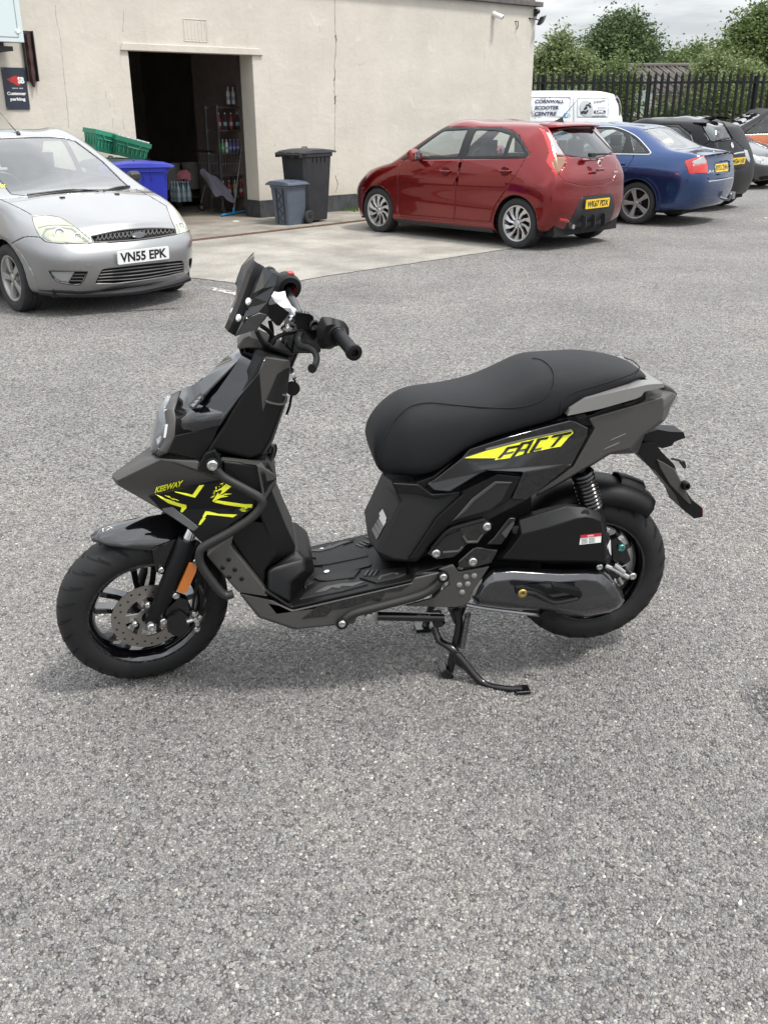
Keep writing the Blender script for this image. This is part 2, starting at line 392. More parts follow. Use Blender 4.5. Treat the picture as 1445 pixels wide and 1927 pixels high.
# worn white paint by the corner of the apron
wm_, t_, b_n = newmat('worn_white_paint'); oc = N(t_, 'ShaderNodeTexCoord'); nn_ = N(t_, 'ShaderNodeTexNoise', inp={'Scale': 26.0, 'Detail': 4.0}); L(t_, oc.outputs['Object'], nn_.inputs['Vector'])
b_n.inputs['Base Color'].default_value = (.62, .61, .58, 1); b_n.inputs['Roughness'].default_value = .8
L(t_, ramp(t_, nn_.outputs[0], [(0.47, 0.0), (0.53, 0.9)]).outputs[0], b_n.inputs['Alpha'])
la, lb = ground(395, 543), ground(462, 557); ln = np.array([-(lb-la)[1], (lb-la)[0], 0]); ln /= np.linalg.norm(ln)
flat('white_paint_line', [la-ln*.05, lb-ln*.05, lb+ln*.05, la+ln*.05], 0.005, wm_)
# distant hillside
hv = []; hf = []; nx = 90
HILL = mat('hazed_hillside', (.075, .105, .085), 0.95, var=.45, vscale=.06)  # distance haze is mixed into this bluish green base colour
for i in range(nx+1):
    x = -500+1000*i/nx
    for j, (y, z) in enumerate(((520, -2), (640, 12), (760, 24), (860, 27))):
        hv.append((x, y, z*(1+.22*math.sin(x*.011+1.3)+.1*math.sin(x*.037)) + (2.2*mnoise.noise(Vector((x*.05, y*.05, 0))) if j else 0)))
for i in range(nx):
    for j in range(3): a = i*4+j; hf.append((a, a+4, a+5, a+1))
tag(mesh('hillside', hv, hf, HILL, smooth=60), kind='structure')

# ------------------------------------------------------------------ the cream building (a thing with parts)
bld = empty('cream_building', tuple(W0), R(41.3), 'long single storey cream rendered building with a dark open store doorway', 'building')
TH = 0.36; XA = -11.0; DEP = 8.0
def prism_xz(pts, y0, y1):
    return MB().loft([[(p[0], y0, p[1]) for p in pts], [(p[0], y1, p[1]) for p in pts]])
NE = [(XA, 0), (XL, 0), (XL, ZD), (XR, ZD), (XR, 0), (XC, 0), (XC, ZT), (XA, ZT)]
# front wall leaned by nothing: the photograph's door edges are plumb in the place
prism_xz(NE, 0.0, TH).build('front_wall', CREAM, bld, smooth=0, bevel=0.012)
b = MB(); b.bb((XC-TH, TH+.001, 0), (XC, 2.0, ZT)); b.bb((.4, 2.001, 0), (.4+TH, DEP, ZT)); b.build('side_wall', CREAM, bld, smooth=0)
b = MB(); b.bb((XA, DEP+.001, 0), (.4+TH, DEP+TH, ZT)); b.bb((.4+TH+.001, 2.001, 0), (XC, 2.0+TH, ZT)); b.bb((XA-TH, 0, 0), (XA-.001, DEP+TH, ZT)); b.build('rear_wall', CREAM, bld, smooth=0)
b = MB(); b.bb((XA-TH, 0.02, ZT+.09), (.4, DEP+TH, ZT+.16)); b.bb((.401, .02, ZT+.09), (XC-.02, 2.3, ZT+.16)); b.build('flat_roof', TRIM, bld, smooth=0)
b = MB(); b.bb((XA-TH, -.09, ZT+.002), (XC+.10, TH-.1, ZT+.085)); b.bb((XC-.26, TH-.098, ZT+.002), (XC+.10, 2.0+TH, ZT+.085)); b.build('coping', TRIM, bld, smooth=0, bevel=.008)
# plinth band in lengths with hairline joints
xs = [XR-0.004, -1.05, 0.6, 2.3, XC+.004]
for x0, x1 in zip(xs[:-1], xs[1:]):
    b = MB(); b.bb((x0+.001, -.006, 0.0), (x1-.001, .05, .285)); b.build('plinth', PLINTH, bld, smooth=0, bevel=.004)
b = MB(); b.bb((XA, -.006, 0.0), (XL+.004, .05, .285)); b.build('plinth', PLINTH, bld, smooth=0, bevel=.004)
b = MB(); b.bb((XR-.006, .052, 0), (XR+.03, TH+.004, .285)); b.build('plinth', PLINTH, bld, smooth=0, bevel=.004)
# lintel with splayed ends
zl0, zl1 = ZD-.012, ZD+.085
b = MB().loft([[(XL-.13, -.035, zl0), (XR+.19, -.035, zl0), (XR+.13, -.035, zl1), (XL-.09, -.035, zl1)], [(XL-.13, .02, zl0), (XR+.19, .02, zl0), (XR+.13, .02, zl1), (XL-.09, .02, zl1)]])
b.build('lintel', CREAM, bld, smooth=0, bevel=.01)
# painted-over vent
(vx0, vz1), (vx1, vz0) = wp(343, 34), wp(392, 80)
b = MB(); b.bb((vx0, -.006, vz0), (vx1, .02, vz0+.014)); b.bb((vx0, -.006, vz1-.014), (vx1, .02, vz1)); b.bb((vx0, -.0055, vz0+.014), (vx0+.014, .02, vz1-.014)); b.bb((vx1-.014, -.0055, vz0+.014), (vx1, .02, vz1-.014))
vent = b.build('wall_vent', CREAM, bld, smooth=0, bevel=.003)
for k in range(7):
    x = vx0+.03+(vx1-vx0-.06)*k/6; bb_ = MB(); bb_.bb((x-.012, -.005, vz0+.02+.01*random.random()), (x+.012, .015, vz1-.02-.02*random.random())); bb_.build('vent_slat', CREAM, vent, smooth=0, bevel=.004)
# cracks in the render
CRACK = mat('crack_shadow', (.10, .085, .07), .95)
def crack(pts, w):
    P = []
    r = random.Random(int(pts[0][0]))
    for (x0, y0), (x1, y1) in zip(pts[:-1], pts[1:]):
        for k in range(6):
            t = k/6; q = wp(x0+(x1-x0)*t+r.uniform(-.9, .9), y0+(y1-y0)*t); P.append(q)
    P.append(wp(*pts[-1])); V = []; Fc = []
    for i, (x, z) in enumerate(P):
        ww = w*r.uniform(.25, 1.0); V += [(x-ww, -.0015, z), (x+ww, -.0015, z)]
        if i: a = 2*i; Fc.append((a-2, a-1, a+1, a))
    mesh('crack', V, Fc, CRACK, bld, smooth=0)
crack([(630, 0), (631, 60), (632, 70), (630, 120), (629, 160), (631, 200), (629, 240), (630, 290)], .006)
crack([(631, 66), (633, 78)], .012); crack([(630, 146), (629, 152)], .014); crack([(631, 180), (630, 196)], .016); crack([(631, 330), (635, 345), (632, 362)], .008)
crack([(104, 10), (108, 45), (113, 60), (118, 110), (122, 150), (127, 200), (130, 240)], .0022)
for q in ([(233, 20), (232, 60)], [(199, 172), (200, 186)], [(206, 190), (207, 202)], [(232, 225), (234, 243)], [(213, 222), (213, 240)], [(600, 48), (603, 60)], [(676, 120), (677, 124)], [(762, 174), (764, 178)], [(516, 268), (518, 276)]): crack(q, .0022)
# store room
rx0, rx1, ry1, rz = -6.6, -0.6, 6.2, 2.9
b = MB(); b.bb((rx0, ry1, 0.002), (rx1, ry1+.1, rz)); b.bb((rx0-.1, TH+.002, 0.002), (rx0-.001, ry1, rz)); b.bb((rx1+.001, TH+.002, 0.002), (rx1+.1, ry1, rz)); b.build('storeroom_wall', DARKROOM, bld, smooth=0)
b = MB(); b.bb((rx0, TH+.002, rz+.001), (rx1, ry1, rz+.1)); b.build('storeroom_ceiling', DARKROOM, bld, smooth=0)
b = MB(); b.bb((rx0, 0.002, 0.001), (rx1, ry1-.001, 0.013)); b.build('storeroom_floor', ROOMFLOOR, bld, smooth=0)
# inner lining board on the right of the doorway, half lit
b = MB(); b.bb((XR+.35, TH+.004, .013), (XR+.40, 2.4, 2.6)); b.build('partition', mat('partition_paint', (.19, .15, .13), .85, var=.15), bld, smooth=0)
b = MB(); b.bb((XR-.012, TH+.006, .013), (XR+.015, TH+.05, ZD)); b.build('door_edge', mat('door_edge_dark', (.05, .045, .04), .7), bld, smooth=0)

# ------------------------------------------------------------------ palisade fence
FY = 27.0
FENCE = mat('black_fence_paint', (.009, .010, .012), 0.55, var=.3, spec=.3)
fz = at_y(1200, 133.5, FY)[2]; fx0 = at_y(975, 150, FY)[0]; fx1 = at_y(1475, 150, FY)[0]
fence = empty('palisade_fence', (fx0, FY, 0), 0, 'tall black steel palisade fence with pointed pales behind the parked cars', 'fence')
pitch = 10.9*FY/1800/ .93; npale = int((fx1-fx0)/pitch)
def pale(wd, h, dth):
    b = MB(); w = wd/2; v = .018
    prof = [(-w, 0.0), (-w*.4, -v), (w*.4, -v), (w, 0.0)]
    V = []
    for z, k in ((0, 1), (h-.11, 1)):
        V += [(x*k, y*k, z) for x, y in prof]
    V += [(0, -v*.6, h)]
    b.add(V, [(0, 1, 5, 4), (1, 2, 6, 5), (2, 3, 7, 6), (4, 5, 8), (5, 6, 8), (6, 7, 8)])
    return b
pm = pale(.082, fz, 0).build('pale', FENCE, fence, smooth=0, solid=.003)
for i in range(npale):
    o = pm if i == 0 else pm.copy()
    if i: COL.objects.link(o); o.parent = fence
    o.location = (i*pitch, 0, 0); o.rotation_euler = (0, random.uniform(-.008, .008), random.uniform(-.06, .06)); o.scale = (1, 1, 1+random.uniform(-.006, .006))
zr = at_y(1200, 155.5, FY)[2]
for z in (zr, .4):
    b = MB(); b.bb((-.2, .004, z-.028), (fx1-fx0+.2, .044, z+.028)); b.bb((-.2, .0445, z+.020), (fx1-fx0+.2, .085, z+.027)); b.build('rail', FENCE, fence, smooth=0)
for k in range(4):
    b = MB(); b.bb((.6+k*2.75, .09, 0), (.7+k*2.75, .16, fz-.12)); b.build('post', FENCE, fence, smooth=0)

# ------------------------------------------------------------------ barn and spire beyond
BRICK = mat('cream_gable', (.50, .46, .36), .9, var=.25, vscale=1.5); ROOFM = mat('fibre_cement_roof', (.115, .10, .09), .9, var=.35, vscale=1.2, bump=.3)
BY = 35.0
r0 = at_y(1172, 127, BY+3); r1 = at_y(1318, 125, BY+3); ev = at_y(1318, 175, BY-1.5)
barn = empty('barn', (r0[0], BY, 0), 0, 'old outbuilding with a grey corrugated sheet roof behind the fence', 'building')
bw = r1[0]-r0[0]; zr_, ze_ = r1[2], ev[2]
for k in range(9):                                    # corrugated sheets, each its own piece
    x0 = bw*k/9; x1 = bw*(k+1)/9+.04; V = []; Fc = []; n = 14
    dz = random.uniform(-.015, .015)
    for i in range(n+1):
        x = x0+(x1-x0)*i/n; wv = .045*math.cos(i/n*4*math.pi)
        V += [(x, -1.5, ze_+wv+dz), (x, 3.0, zr_+wv+dz)]
        if i: a = 2*i; Fc.append((a-2, a, a+1, a-1))
    mesh('roof_sheet', V, Fc, ROOFM, barn, smooth=50, solid=.012)
b = MB(); b.bb((.05, -1.25, 0), (bw-.05, -1.05, ze_-.05)); b.build('wall', BRICK, barn, smooth=0)
b = MB().loft([[(bw-.25, -1.04, 0), (bw-.25, 3, 0), (bw-.25, 3, zr_-.1), (bw-.25, -1.04, ze_-.02)], [(bw-.06, -1.04, 0), (bw-.06, 3, 0), (bw-.06, 3, zr_-.1), (bw-.06, -1.04, ze_-.02)]]); b.build('gable_wall', BRICK, barn, smooth=0)
b = MB(); b.tube([(0, 3.02, zr_+.03), (bw, 3.02, zr_+.03)], .09, 8); b.build('ridge_cap', ROOFM, barn)
SY = 420.0
st_ = at_y(1064.5, 42, SY); sb = at_y(1064.5, 92, SY)
b = MB(); b.tube([(st_[0], SY, 0), (st_[0], SY, sb[2]-6), (st_[0], SY, sb[2]), (st_[0], SY, st_[2])], [2.1, 2.1, 1.6, .05], 8); 
tag(b.build('church_spire', mat('spire_stone', (.30, .31, .32), .9), smooth=0), 'slim pale church spire far off above the treetops', 'spire')

# ------------------------------------------------------------------ trees
BARK = mat('bark', (.10, .08, .06), .9, var=.3, vscale=5, bump=.5, bscale=30)
def leafmat(name, a, b):
    m, t, bs = newmat(name); gi = N(t, 'ShaderNodeNewGeometry')
    r = ramp(t, gi.outputs['Random Per Island'], [(0.0, a), (0.6, tuple((x+y)/2 for x, y in zip(a, b))), (1.0, b)]); L(t, r.outputs[0], bs.inputs['Base Color'])
    bs.inputs['Roughness'].default_value = .55; bs.inputs['Specular IOR Level'].default_value = .35
    tl = N(t, 'ShaderNodeBsdfTranslucent'); L(t, r.outputs[0], tl.inputs[0]); ms = N(t, 'ShaderNodeMixShader', inp={0: .3})
    L(t, bs.outputs[0], ms.inputs[1]); L(t, tl.outputs[0], ms.inputs[2]); L(t, ms.outputs[0], t.nodes['Material Output'].inputs[0]); return m
LEAF = [leafmat('leaf_mid', (.075, .115, .036), (.19, .24, .085)), leafmat('leaf_dark', (.046, .078, .028), (.125, .175, .066)), leafmat('leaf_pale', (.11, .155, .058), (.25, .29, .125))]
def leaf_cloud(blobs, n, size, rng, twig=0.0):
    """leaf faces clumped in sprays through several uneven blobs; blobs: (cx,cy,cz,rx,ry,rz)"""
    vol = np.array([b[3]*b[4]*b[5] for b in blobs]); vol = vol**.8; cnt = np.maximum(1, (n*vol/vol.sum())).astype(int)
    C = []; 
    for bl, c in zip(blobs, cnt):
        ns = max(6, c//14); d = rng.normal(size=(ns, 3)); d /= np.linalg.norm(d, axis=1)[:, None]
        rad = rng.random(ns)**.42
        lump = 1+.22*np.sin(d[:, 0]*5+bl[0])*np.cos(d[:, 2]*6+bl[1]*2)+.16*rng.normal(size=ns)
        ctr = d*(rad*lump)[:, None]*np.array(bl[3:6])+np.array(bl[:3])
        pts = np.repeat(ctr, 14, 0)+rng.normal(size=(ns*14, 3))*size*3.2
        C.append(pts)
    C = np.concatenate(C); m = len(C)
    a = rng.normal(size=(m, 3)); a[:, 2] *= .6; a /= np.linalg.norm(a, axis=1)[:, None]
    b = rng.normal(size=(m, 3)); b -= a*(a*b).sum(1)[:, None]; b /= np.linalg.norm(b, axis=1)[:, None]
    s = size*rng.uniform(.6, 1.25, m)[:, None]
    V = np.stack([C-a*s, C+b*s*.5, C+a*s, C-b*s*.5], 1).reshape(-1, 3)
    return V
def leaf_mesh(name, V, m, parent=None):
    n = len(V)//4; me = bpy.data.meshes.new(name); me.vertices.add(len(V)); me.vertices.foreach_set('co', V.astype(np.float32).ravel())
    me.loops.add(len(V)); me.loops.foreach_set('vertex_index', np.arange(len(V), dtype=np.int32)); me.polygons.add(n)
    me.polygons.foreach_set('loop_start', np.arange(0, 4*n, 4, dtype=np.int32)); me.update(calc_edges=True); me.validate(); me.materials.append(m)
    return link(name, me, parent)
def tree(base, blobs, n, size0, leaf, label, cat='tree', name='tree', trunk_r=.16, seed=1, group=None):
    rng = np.random.default_rng(seed); rd = random.Random(seed); n = int(n*3.4); size = size0*.50
    t = empty(name, tuple(base), 0, label, cat, group)
    B = [(b[0]-base[0], b[1]-base[1], b[2]-base[2], *b[3:]) for b in blobs]
    ctr = np.average([b[:3] for b in B], axis=0, weights=[b[3]*b[5] for b in B])
    mb = MB(); top = (ctr[0], ctr[1], ctr[2]*.9)
    tr = [(0, 0, -.1), (ctr[0]*.15+.05, ctr[1]*.1, top[2]*.35), (ctr[0]*.5, ctr[1]*.5, top[2]*.7), top]
    mb.tube(catmull(tr, 4), list(np.linspace(trunk_r, trunk_r*.35, 13)), 8)
    for b in B:
        a = np.array(catmull(tr, 4)[6]); e_ = np.array(b[:3]); mid = (a+e_)/2+np.array([rd.uniform(-.2, .2), 0, -.15*b[5]])
        mb.tube(catmull([a, mid, e_], 3), list(np.linspace(trunk_r*.5, trunk_r*.1, 7)), 6)
        for k in range(5):
            d = np.array([rd.gauss(0, 1), rd.gauss(0, 1), rd.gauss(.4, .8)]); d /= np.linalg.norm(d)
            mb.tube([e_, e_+d*np.array(b[3:6])*.5, e_+d*np.array(b[3:6])*.95+np.array([0, 0, .1])], [trunk_r*.16, trunk_r*.1, trunk_r*.04], 5)
    mb.build('trunk', BARK, t); leaf_mesh('crown', leaf_cloud(B, n, size, rng), leaf, t); return t
def blob(px, py, rpx, rpy, Y, dy=None):
    c = at_y(px, py, Y); k = Y/1800*1.09; return (c[0], Y, c[2], rpx*k*.86, dy if dy else rpx*k*.86, rpy*k*.86)

# ------------------------------------------------------------------ loose-textured stone chippings of the near tarmac (real relief)
def chippings():
    rng = np.random.default_rng(11); sp = .0092
    def wid(y): return .445*math.hypot(y, CAMH)*1.06+.05
    P = []
    y = 1.16; row = 0
    while y < 4.5:
        w = wid(y); n = int(2*w/sp); x = -w+(np.arange(n)+.5*(row % 2))*sp
        keep = rng.random(n) < (.86 if y < 3.4 else .86*(4.5-y)/1.1)
        p = np.stack([x, np.full(n, y)], 1)+rng.uniform(-.38, .38, (n, 2))*sp
        P.append(p[keep]); y += sp*.88; row += 1
    P = np.concatenate(P); n = len(P)
    r = sp*rng.uniform(.30, .66, n)*(1+.25*(rng.random(n) < .06)); k = 6
    a = np.arange(k)[None]*2*math.pi/k+rng.uniform(0, 6.28, (n, 1))+rng.uniform(-.32, .32, (n, k))
    el = rng.uniform(.65, 1.0, (n, 1)); th = rng.uniform(0, 6.28, (n, 1)); rr = r[:, None]*rng.uniform(.78, 1.15, (n, k))
    ux, uy = np.cos(a)*rr, np.sin(a)*rr*el; x0 = ux*np.cos(th)-uy*np.sin(th); y0 = ux*np.sin(th)+uy*np.cos(th)
    h = rng.uniform(.0006, .0034, (n, 1)); tx, ty = rng.normal(0, .16, (n, 1)), rng.normal(0, .16, (n, 1))
    V = np.empty((n, 2*k, 3)); V[:, :k, 0] = P[:, :1]+x0; V[:, :k, 1] = P[:, 1:]+y0; V[:, :k, 2] = -.0008
    f = .76; V[:, k:, 0] = P[:, :1]+x0*f; V[:, k:, 1] = P[:, 1:]+y0*f; V[:, k:, 2] = np.maximum(.0003, h+(x0*tx+y0*ty)*f+rng.uniform(-.0003, .0003, (n, k)))
    base = (np.arange(n)*2*k)[:, None, None]
    q = np.array([[i, (i+1) % k, k+(i+1) % k, k+i] for i in range(k)])[None]+base
    top = (np.arange(k)+k)[None]+base[:, 0]
    loops = np.concatenate([np.concatenate([q.reshape(n, -1), top], 1)], 1).astype(np.int32).ravel()
    tot = np.tile(np.array([4]*k+[k], np.int32), n); start = np.r_[0, np.cumsum(tot)[:-1]].astype(np.int32)
    me = bpy.data.meshes.new('tarmac_chippings'); me.vertices.add(n*2*k); me.vertices.foreach_set('co', V.astype(np.float32).ravel())
    me.loops.add(len(loops)); me.loops.foreach_set('vertex_index', loops); me.polygons.add(len(tot)); me.polygons.foreach_set('loop_start', start); me.update(calc_edges=True)
    m, t, b = newmat('stone_chipping'); gi = N(t, 'ShaderNodeNewGeometry'); v = gi.outputs['Random Per Island']
    G_ = ASPHALT_GAIN*.71
    c = ramp(t, v, [(0.0, (.085, .083, .083)), (.22, (.122, .118, .116)), (.55, (.160, .155, .150)), (.84, (.205, .198, .189)), (.975, (.245, .237, .226)), (.994, (.32, .308, .285)), (1.0, (.46, .44, .39))])
    o = N(t, 'ShaderNodeTexCoord'); nz = N(t, 'ShaderNodeTexNoise', inp={'Scale': 700.0, 'Detail': 3.0}); L(t, o.outputs['Object'], nz.inputs['Vector'])
    cc = mixc(t, 1.0, c.outputs[0], ramp(t, nz.outputs[0], [(.3, .72), (.7, 1.26)]).outputs[0], 'MULTIPLY')
    nb = N(t, 'ShaderNodeTexNoise', inp={'Scale': .9, 'Detail': 6.0, 'Roughness': .62}); L(t, o.outputs['Object'], nb.inputs['Vector'])
    cc = mixc(t, 1.0, cc, ramp(t, nb.outputs[0], [(.30, (.80, .80, .81)), (.52, (1, 1, 1)), (.72, (1.16, 1.15, 1.12))]).outputs[0], 'MULTIPLY')
    wr = N(t, 'ShaderNodeMath', operation='FRACT'); L(t, math_(t, 'MULTIPLY', v, 37.0), wr.inputs[0])
    cc = mixc(t, 1.0, cc, ramp(t, wr.outputs[0], [(0.0, (1.10, .97, .89)), (.08, (1, 1, 1)), (.94, (1, 1, 1)), (1.0, (.92, .98, 1.08))]).outputs[0], 'MULTIPLY')
    # an old oil drip at the right of the yard
    oc_ = ground(1452, 1322); mp = N(t, 'ShaderNodeMapping'); mp.inputs['Location'].default_value = (-oc_[0]/.11, -oc_[1]/.15, 0); mp.inputs['Scale'].default_value = (1/.11, 1/.15, 1); L(t, o.outputs['Object'], mp.inputs['Vector'])
    gd = N(t, 'ShaderNodeTexGradient', gradient_type='SPHERICAL'); L(t, mp.outputs[0], gd.inputs[0]); n5 = N(t, 'ShaderNodeTexNoise', inp={'Scale': 45.0, 'Detail': 5.0, 'Roughness': .7}); L(t, o.outputs['Object'], n5.inputs['Vector'])
    cc = mixc(t, ramp(t, math_(t, 'MULTIPLY', gd.outputs['Fac'], math_(t, 'ADD', n5.outputs[0], .5)), [(.10, 0.0), (.50, .85)]).outputs[0], cc, (.018, .018, .019))
    cc = mixc(t, 1.0, cc, (G_*1.012, G_, G_*.982), 'MULTIPLY'); L(t, cc, b.inputs['Base Color']); b.inputs['Roughness'].default_value = .62; b.inputs['Specular IOR Level'].default_value = .5
    bp = N(t, 'ShaderNodeBump', inp={'Strength': .5, 'Distance': .0012}); L(t, nz.outputs[0], bp.inputs['Height']); L(t, bp.outputs[0], b.inputs['Normal'])
    me.materials.append(m); ob = link('tarmac_chippings', me); tag(ob, kind='stuff'); return ob
chippings()
def gy(px, Y): return (at_y(px, 300, Y)[0], Y, 0.0)
tree(gy(1165, 44), [blob(1165, 92, 48, 42, 44), blob(1132, 104, 34, 30, 43.5), blob(1203, 106, 34, 32, 44.5), blob(1163, 68, 36, 30, 44.3), blob(1175, 128, 60, 24, 44)], 11000, .17, LEAF[1], 'round dark green broadleaf tree standing tallest behind the white van', trunk_r=.22, seed=3)
tree(gy(1052, 40), [blob(1050, 108, 20, 22, 40), blob(1036, 126, 36, 20, 40.5), blob(1082, 128, 30, 18, 39.5), blob(1054, 80, 9, 18, 40), blob(1018, 132, 20, 16, 40)], 5200, .15, LEAF[2], 'loose pale green tree beside the corner of the cream building', trunk_r=.14, seed=5)
tree(gy(1275, 60), [blob(1262, 126, 24, 14, 60), blob(1298, 118, 22, 16, 61), blob(1314, 104, 9, 13, 61)], 2800, .2, LEAF[0], 'small distant green tree above the corrugated barn roof', trunk_r=.16, seed=6)
tree(gy(1410, 36), [blob(1415, 92, 50, 42, 36), blob(1366, 122, 34, 24, 35.5), blob(1450, 60, 36, 40, 36.5), blob(1408, 66, 24, 22, 36.2), blob(1480, 90, 50, 60, 36), blob(1376, 146, 46, 20, 35.5), blob(1432, 38, 16, 18, 36)], 14000, .15, LEAF[0], 'large bushy green tree rising at the right edge above the fence', trunk_r=.24, seed=8)
tree(gy(1340, 33), [blob(1350, 132, 20, 18, 33), blob(1330, 150, 24, 30, 33), blob(1390, 160, 40, 28, 32.5)], 3500, .13, LEAF[2], 'feathery pale shrub just right of the barn gable', cat='shrub', name='shrub', trunk_r=.08, seed=9)
def hedge(px0, px1, Y, ztop, n, leaf, seed, label, size=.1):
    rng = np.random.default_rng(seed); a, b = gy(px0, Y), gy(px1, Y); k = max(3, int((b[0]-a[0])/.7))
    bl = [(a[0]+(b[0]-a[0])*(i+.5)/k, Y+rng.uniform(-.3, .3), ztop*rng.uniform(.25, .62), .75, .6, ztop*.45) for i in range(k)]
    return tree(((a[0]+b[0])/2, Y, 0), bl, n, size, leaf, label, cat='shrub', name='overgrown_shrub', trunk_r=.05, seed=seed)
hedge(995, 1175, 29.5, 2.75, 9000, LEAF[0], 21, 'dense green shrubs pressed against the fence behind the white van')
hedge(1170, 1290, 29.0, 1.75, 6500, LEAF[1], 22, 'dark ivy-like shrubs behind the fence below the corrugated roof')
hedge(1305, 1480, 29.0, 2.6, 8500, LEAF[0], 23, 'tall tangled green shrubs behind the fence at the far right')
# ------------------------------------------------------------------ vehicles
def carpaint(name, col, flake=.25, rough=.32, metal=.55, coat=1.0):
    m, t, b = newmat(name); b.inputs['Base Color'].default_value = c4(col); b.inputs['Metallic'].default_value = metal
    b.inputs['Roughness'].default_value = rough; b.inputs['Coat Weight'].default_value = coat; b.inputs['Coat Roughness'].default_value = .03
    o = N(t, 'ShaderNodeTexCoord'); n = N(t, 'ShaderNodeTexNoise', inp={'Scale': 1.7, 'Detail': 5.0, 'Roughness': .6}); L(t, o.outputs['Object'], n.inputs['Vector'])
    d = N(t, 'ShaderNodeTexNoise', inp={'Scale': 900.0, 'Detail': 1.0}); L(t, o.outputs['Object'], d.inputs['Vector'])
    c = mixc(t, 1.0, tuple(col), ramp(t, d.outputs[0], [(.3, 1-flake), (.7, 1+flake)]).outputs[0], 'MULTIPLY')
    # road dust, heavier low down
    sp = N(t, 'ShaderNodeSeparateXYZ'); L(t, o.outputs['Object'], sp.inputs[0])
    dz = ramp(t, sp.outputs[2], [(.16, .20), (.50, .015), (1.2, .004)]); df = math_(t, 'MULTIPLY', dz.outputs[0], n.outputs[0])
    c = mixc(t, df, c, (.20, .18, .155)); L(t, c, b.inputs['Base Color'])
    L(t, math_(t, 'ADD', math_(t, 'MULTIPLY', df, .5), rough), b.inputs['Roughness']); L(t, math_(t, 'ADD', math_(t, 'MULTIPLY', df, .35), .03), b.inputs['Coat Roughness'])
    return m
RUBBER = mat('tyre_rubber', (.022, .022, .023), .78, var=.25, vscale=12, bump=.2, bscale=120)
ALLOY = mat('alloy_silver', (.62, .62, .63), .30, .85, rvar=.08); ALLOYD = mat('alloy_dull', (.40, .39, .38), .42, .75, rvar=.1)
DARKCAV = mat('dark_cavity', (.006, .006, .006), .9); TRIMB = mat('black_trim', (.014, .014, .015), .38)
GLASS = glassmat('car_glass', (.80, .86, .84)); GLASSD = glassmat('dark_car_glass', (.55, .60, .60)); CHROME = mat('chrome', (.80, .80, .80), .12, 1.0)
REDL = mat('red_lens', (.50, .012, .008), .12, coat=1.0); CLEARL = mat('clear_lens', (.34, .355, .35), .08, .25, coat=1.0); AMBL = mat('amber_lens', (.55, .16, .02), .15, coat=1.0)
SMOKEL = mat('smoked_lens', (.20, .085, .035), .10, coat=1.0)
YPLATE = mat('yellow_plate', (.78, .52, .03), .35); WPLATE = mat('white_plate', (.72, .73, .73), .35); PLATEK = mat('plate_letters', (.008, .008, .009), .4)
SEATM = mat('seat_cloth', (.045, .047, .05), .9); CABIN = mat('cabin_plastic', (.05, .052, .055), .7)
def cage_mesh(st, zc, fb, rb, lev=4):
    """st: stations front to rear, each five (x, y, z) from sill to roof edge; zc: centre height of the top at each station;
    fb/rb: how far the middle of the front/rear face bulges out, per level. Returns a mesh whose limit surface passes through the points."""
    nI = len(st); idx = {}; V = []; Fc = []
    js = (-2, -1, 0, 1, 2)
    def pt(i, j, k):
        x, y, z = st[i][k]; f = abs(j)/2; sgn = 1 if j > 0 else -1
        if abs(j) == 2: return (x, sgn*y, z)
        yy = y*f*sgn if j else 0.0; bul = 1-f*f
        if i == 0: x += fb[k]*bul
        if i == nI-1: x -= rb[k]*bul
        if k == 4:
            z = z+(zc[i]-z)*bul
        return (x, yy, z)
    def vid(i, j, k):
        if (i, j, k) not in idx: idx[(i, j, k)] = len(V); V.append(pt(i, j, k))
        return idx[(i, j, k)]
    for i in range(nI-1):
        for k in range(4):
            Fc.append((vid(i, 2, k), vid(i, 2, k+1), vid(i+1, 2, k+1), vid(i+1, 2, k)))
            Fc.append((vid(i, -2, k+1), vid(i, -2, k), vid(i+1, -2, k), vid(i+1, -2, k+1)))
        for a, b in zip(js[:-1], js[1:]):
            Fc.append((vid(i, a, 4), vid(i+1, a, 4), vid(i+1, b, 4), vid(i, b, 4)))
            Fc.append((vid(i, b, 0), vid(i+1, b, 0), vid(i+1, a, 0), vid(i, a, 0)))
    for k in range(4):
        for a, b in zip(js[:-1], js[1:]):
            Fc.append((vid(0, a, k), vid(0, a, k+1), vid(0, b, k+1), vid(0, b, k)))
            Fc.append((vid(nI-1, b, k), vid(nI-1, b, k+1), vid(nI-1, a, k+1), vid(nI-1, a, k)))
    T = np.array(V, float); C = T.copy(); n = len(V)
    me = bpy.data.meshes.new('cage'); me.from_pydata([tuple(v) for v in V], [], Fc)
    o = bpy.data.objects.new('cage', me); COL.objects.link(o)
    md = o.modifiers.new('s', 'SUBSURF'); md.levels = 1; md.render_levels = 1; md.use_limit_surface = True
    def ev():
        bpy.context.view_layer.update(); e = o.evaluated_get(bpy.context.evaluated_depsgraph_get()); q = e.to_mesh()
        a = np.empty(len(q.vertices)*3); q.vertices.foreach_get('co', a); e.to_mesh_clear(); return a.reshape(-1, 3)
    for it in range(5):
        lim = ev()[:n]; C += (T-lim)*0.9; me.vertices.foreach_set('co', C.ravel()); me.update()
    md.levels = lev; bpy.context.view_layer.update()
    out = bpy.data.meshes.new_from_object(o.evaluated_get(bpy.context.evaluated_depsgraph_get()))
    bpy.data.objects.remove(o); bpy.data.meshes.remove(me)
    return out
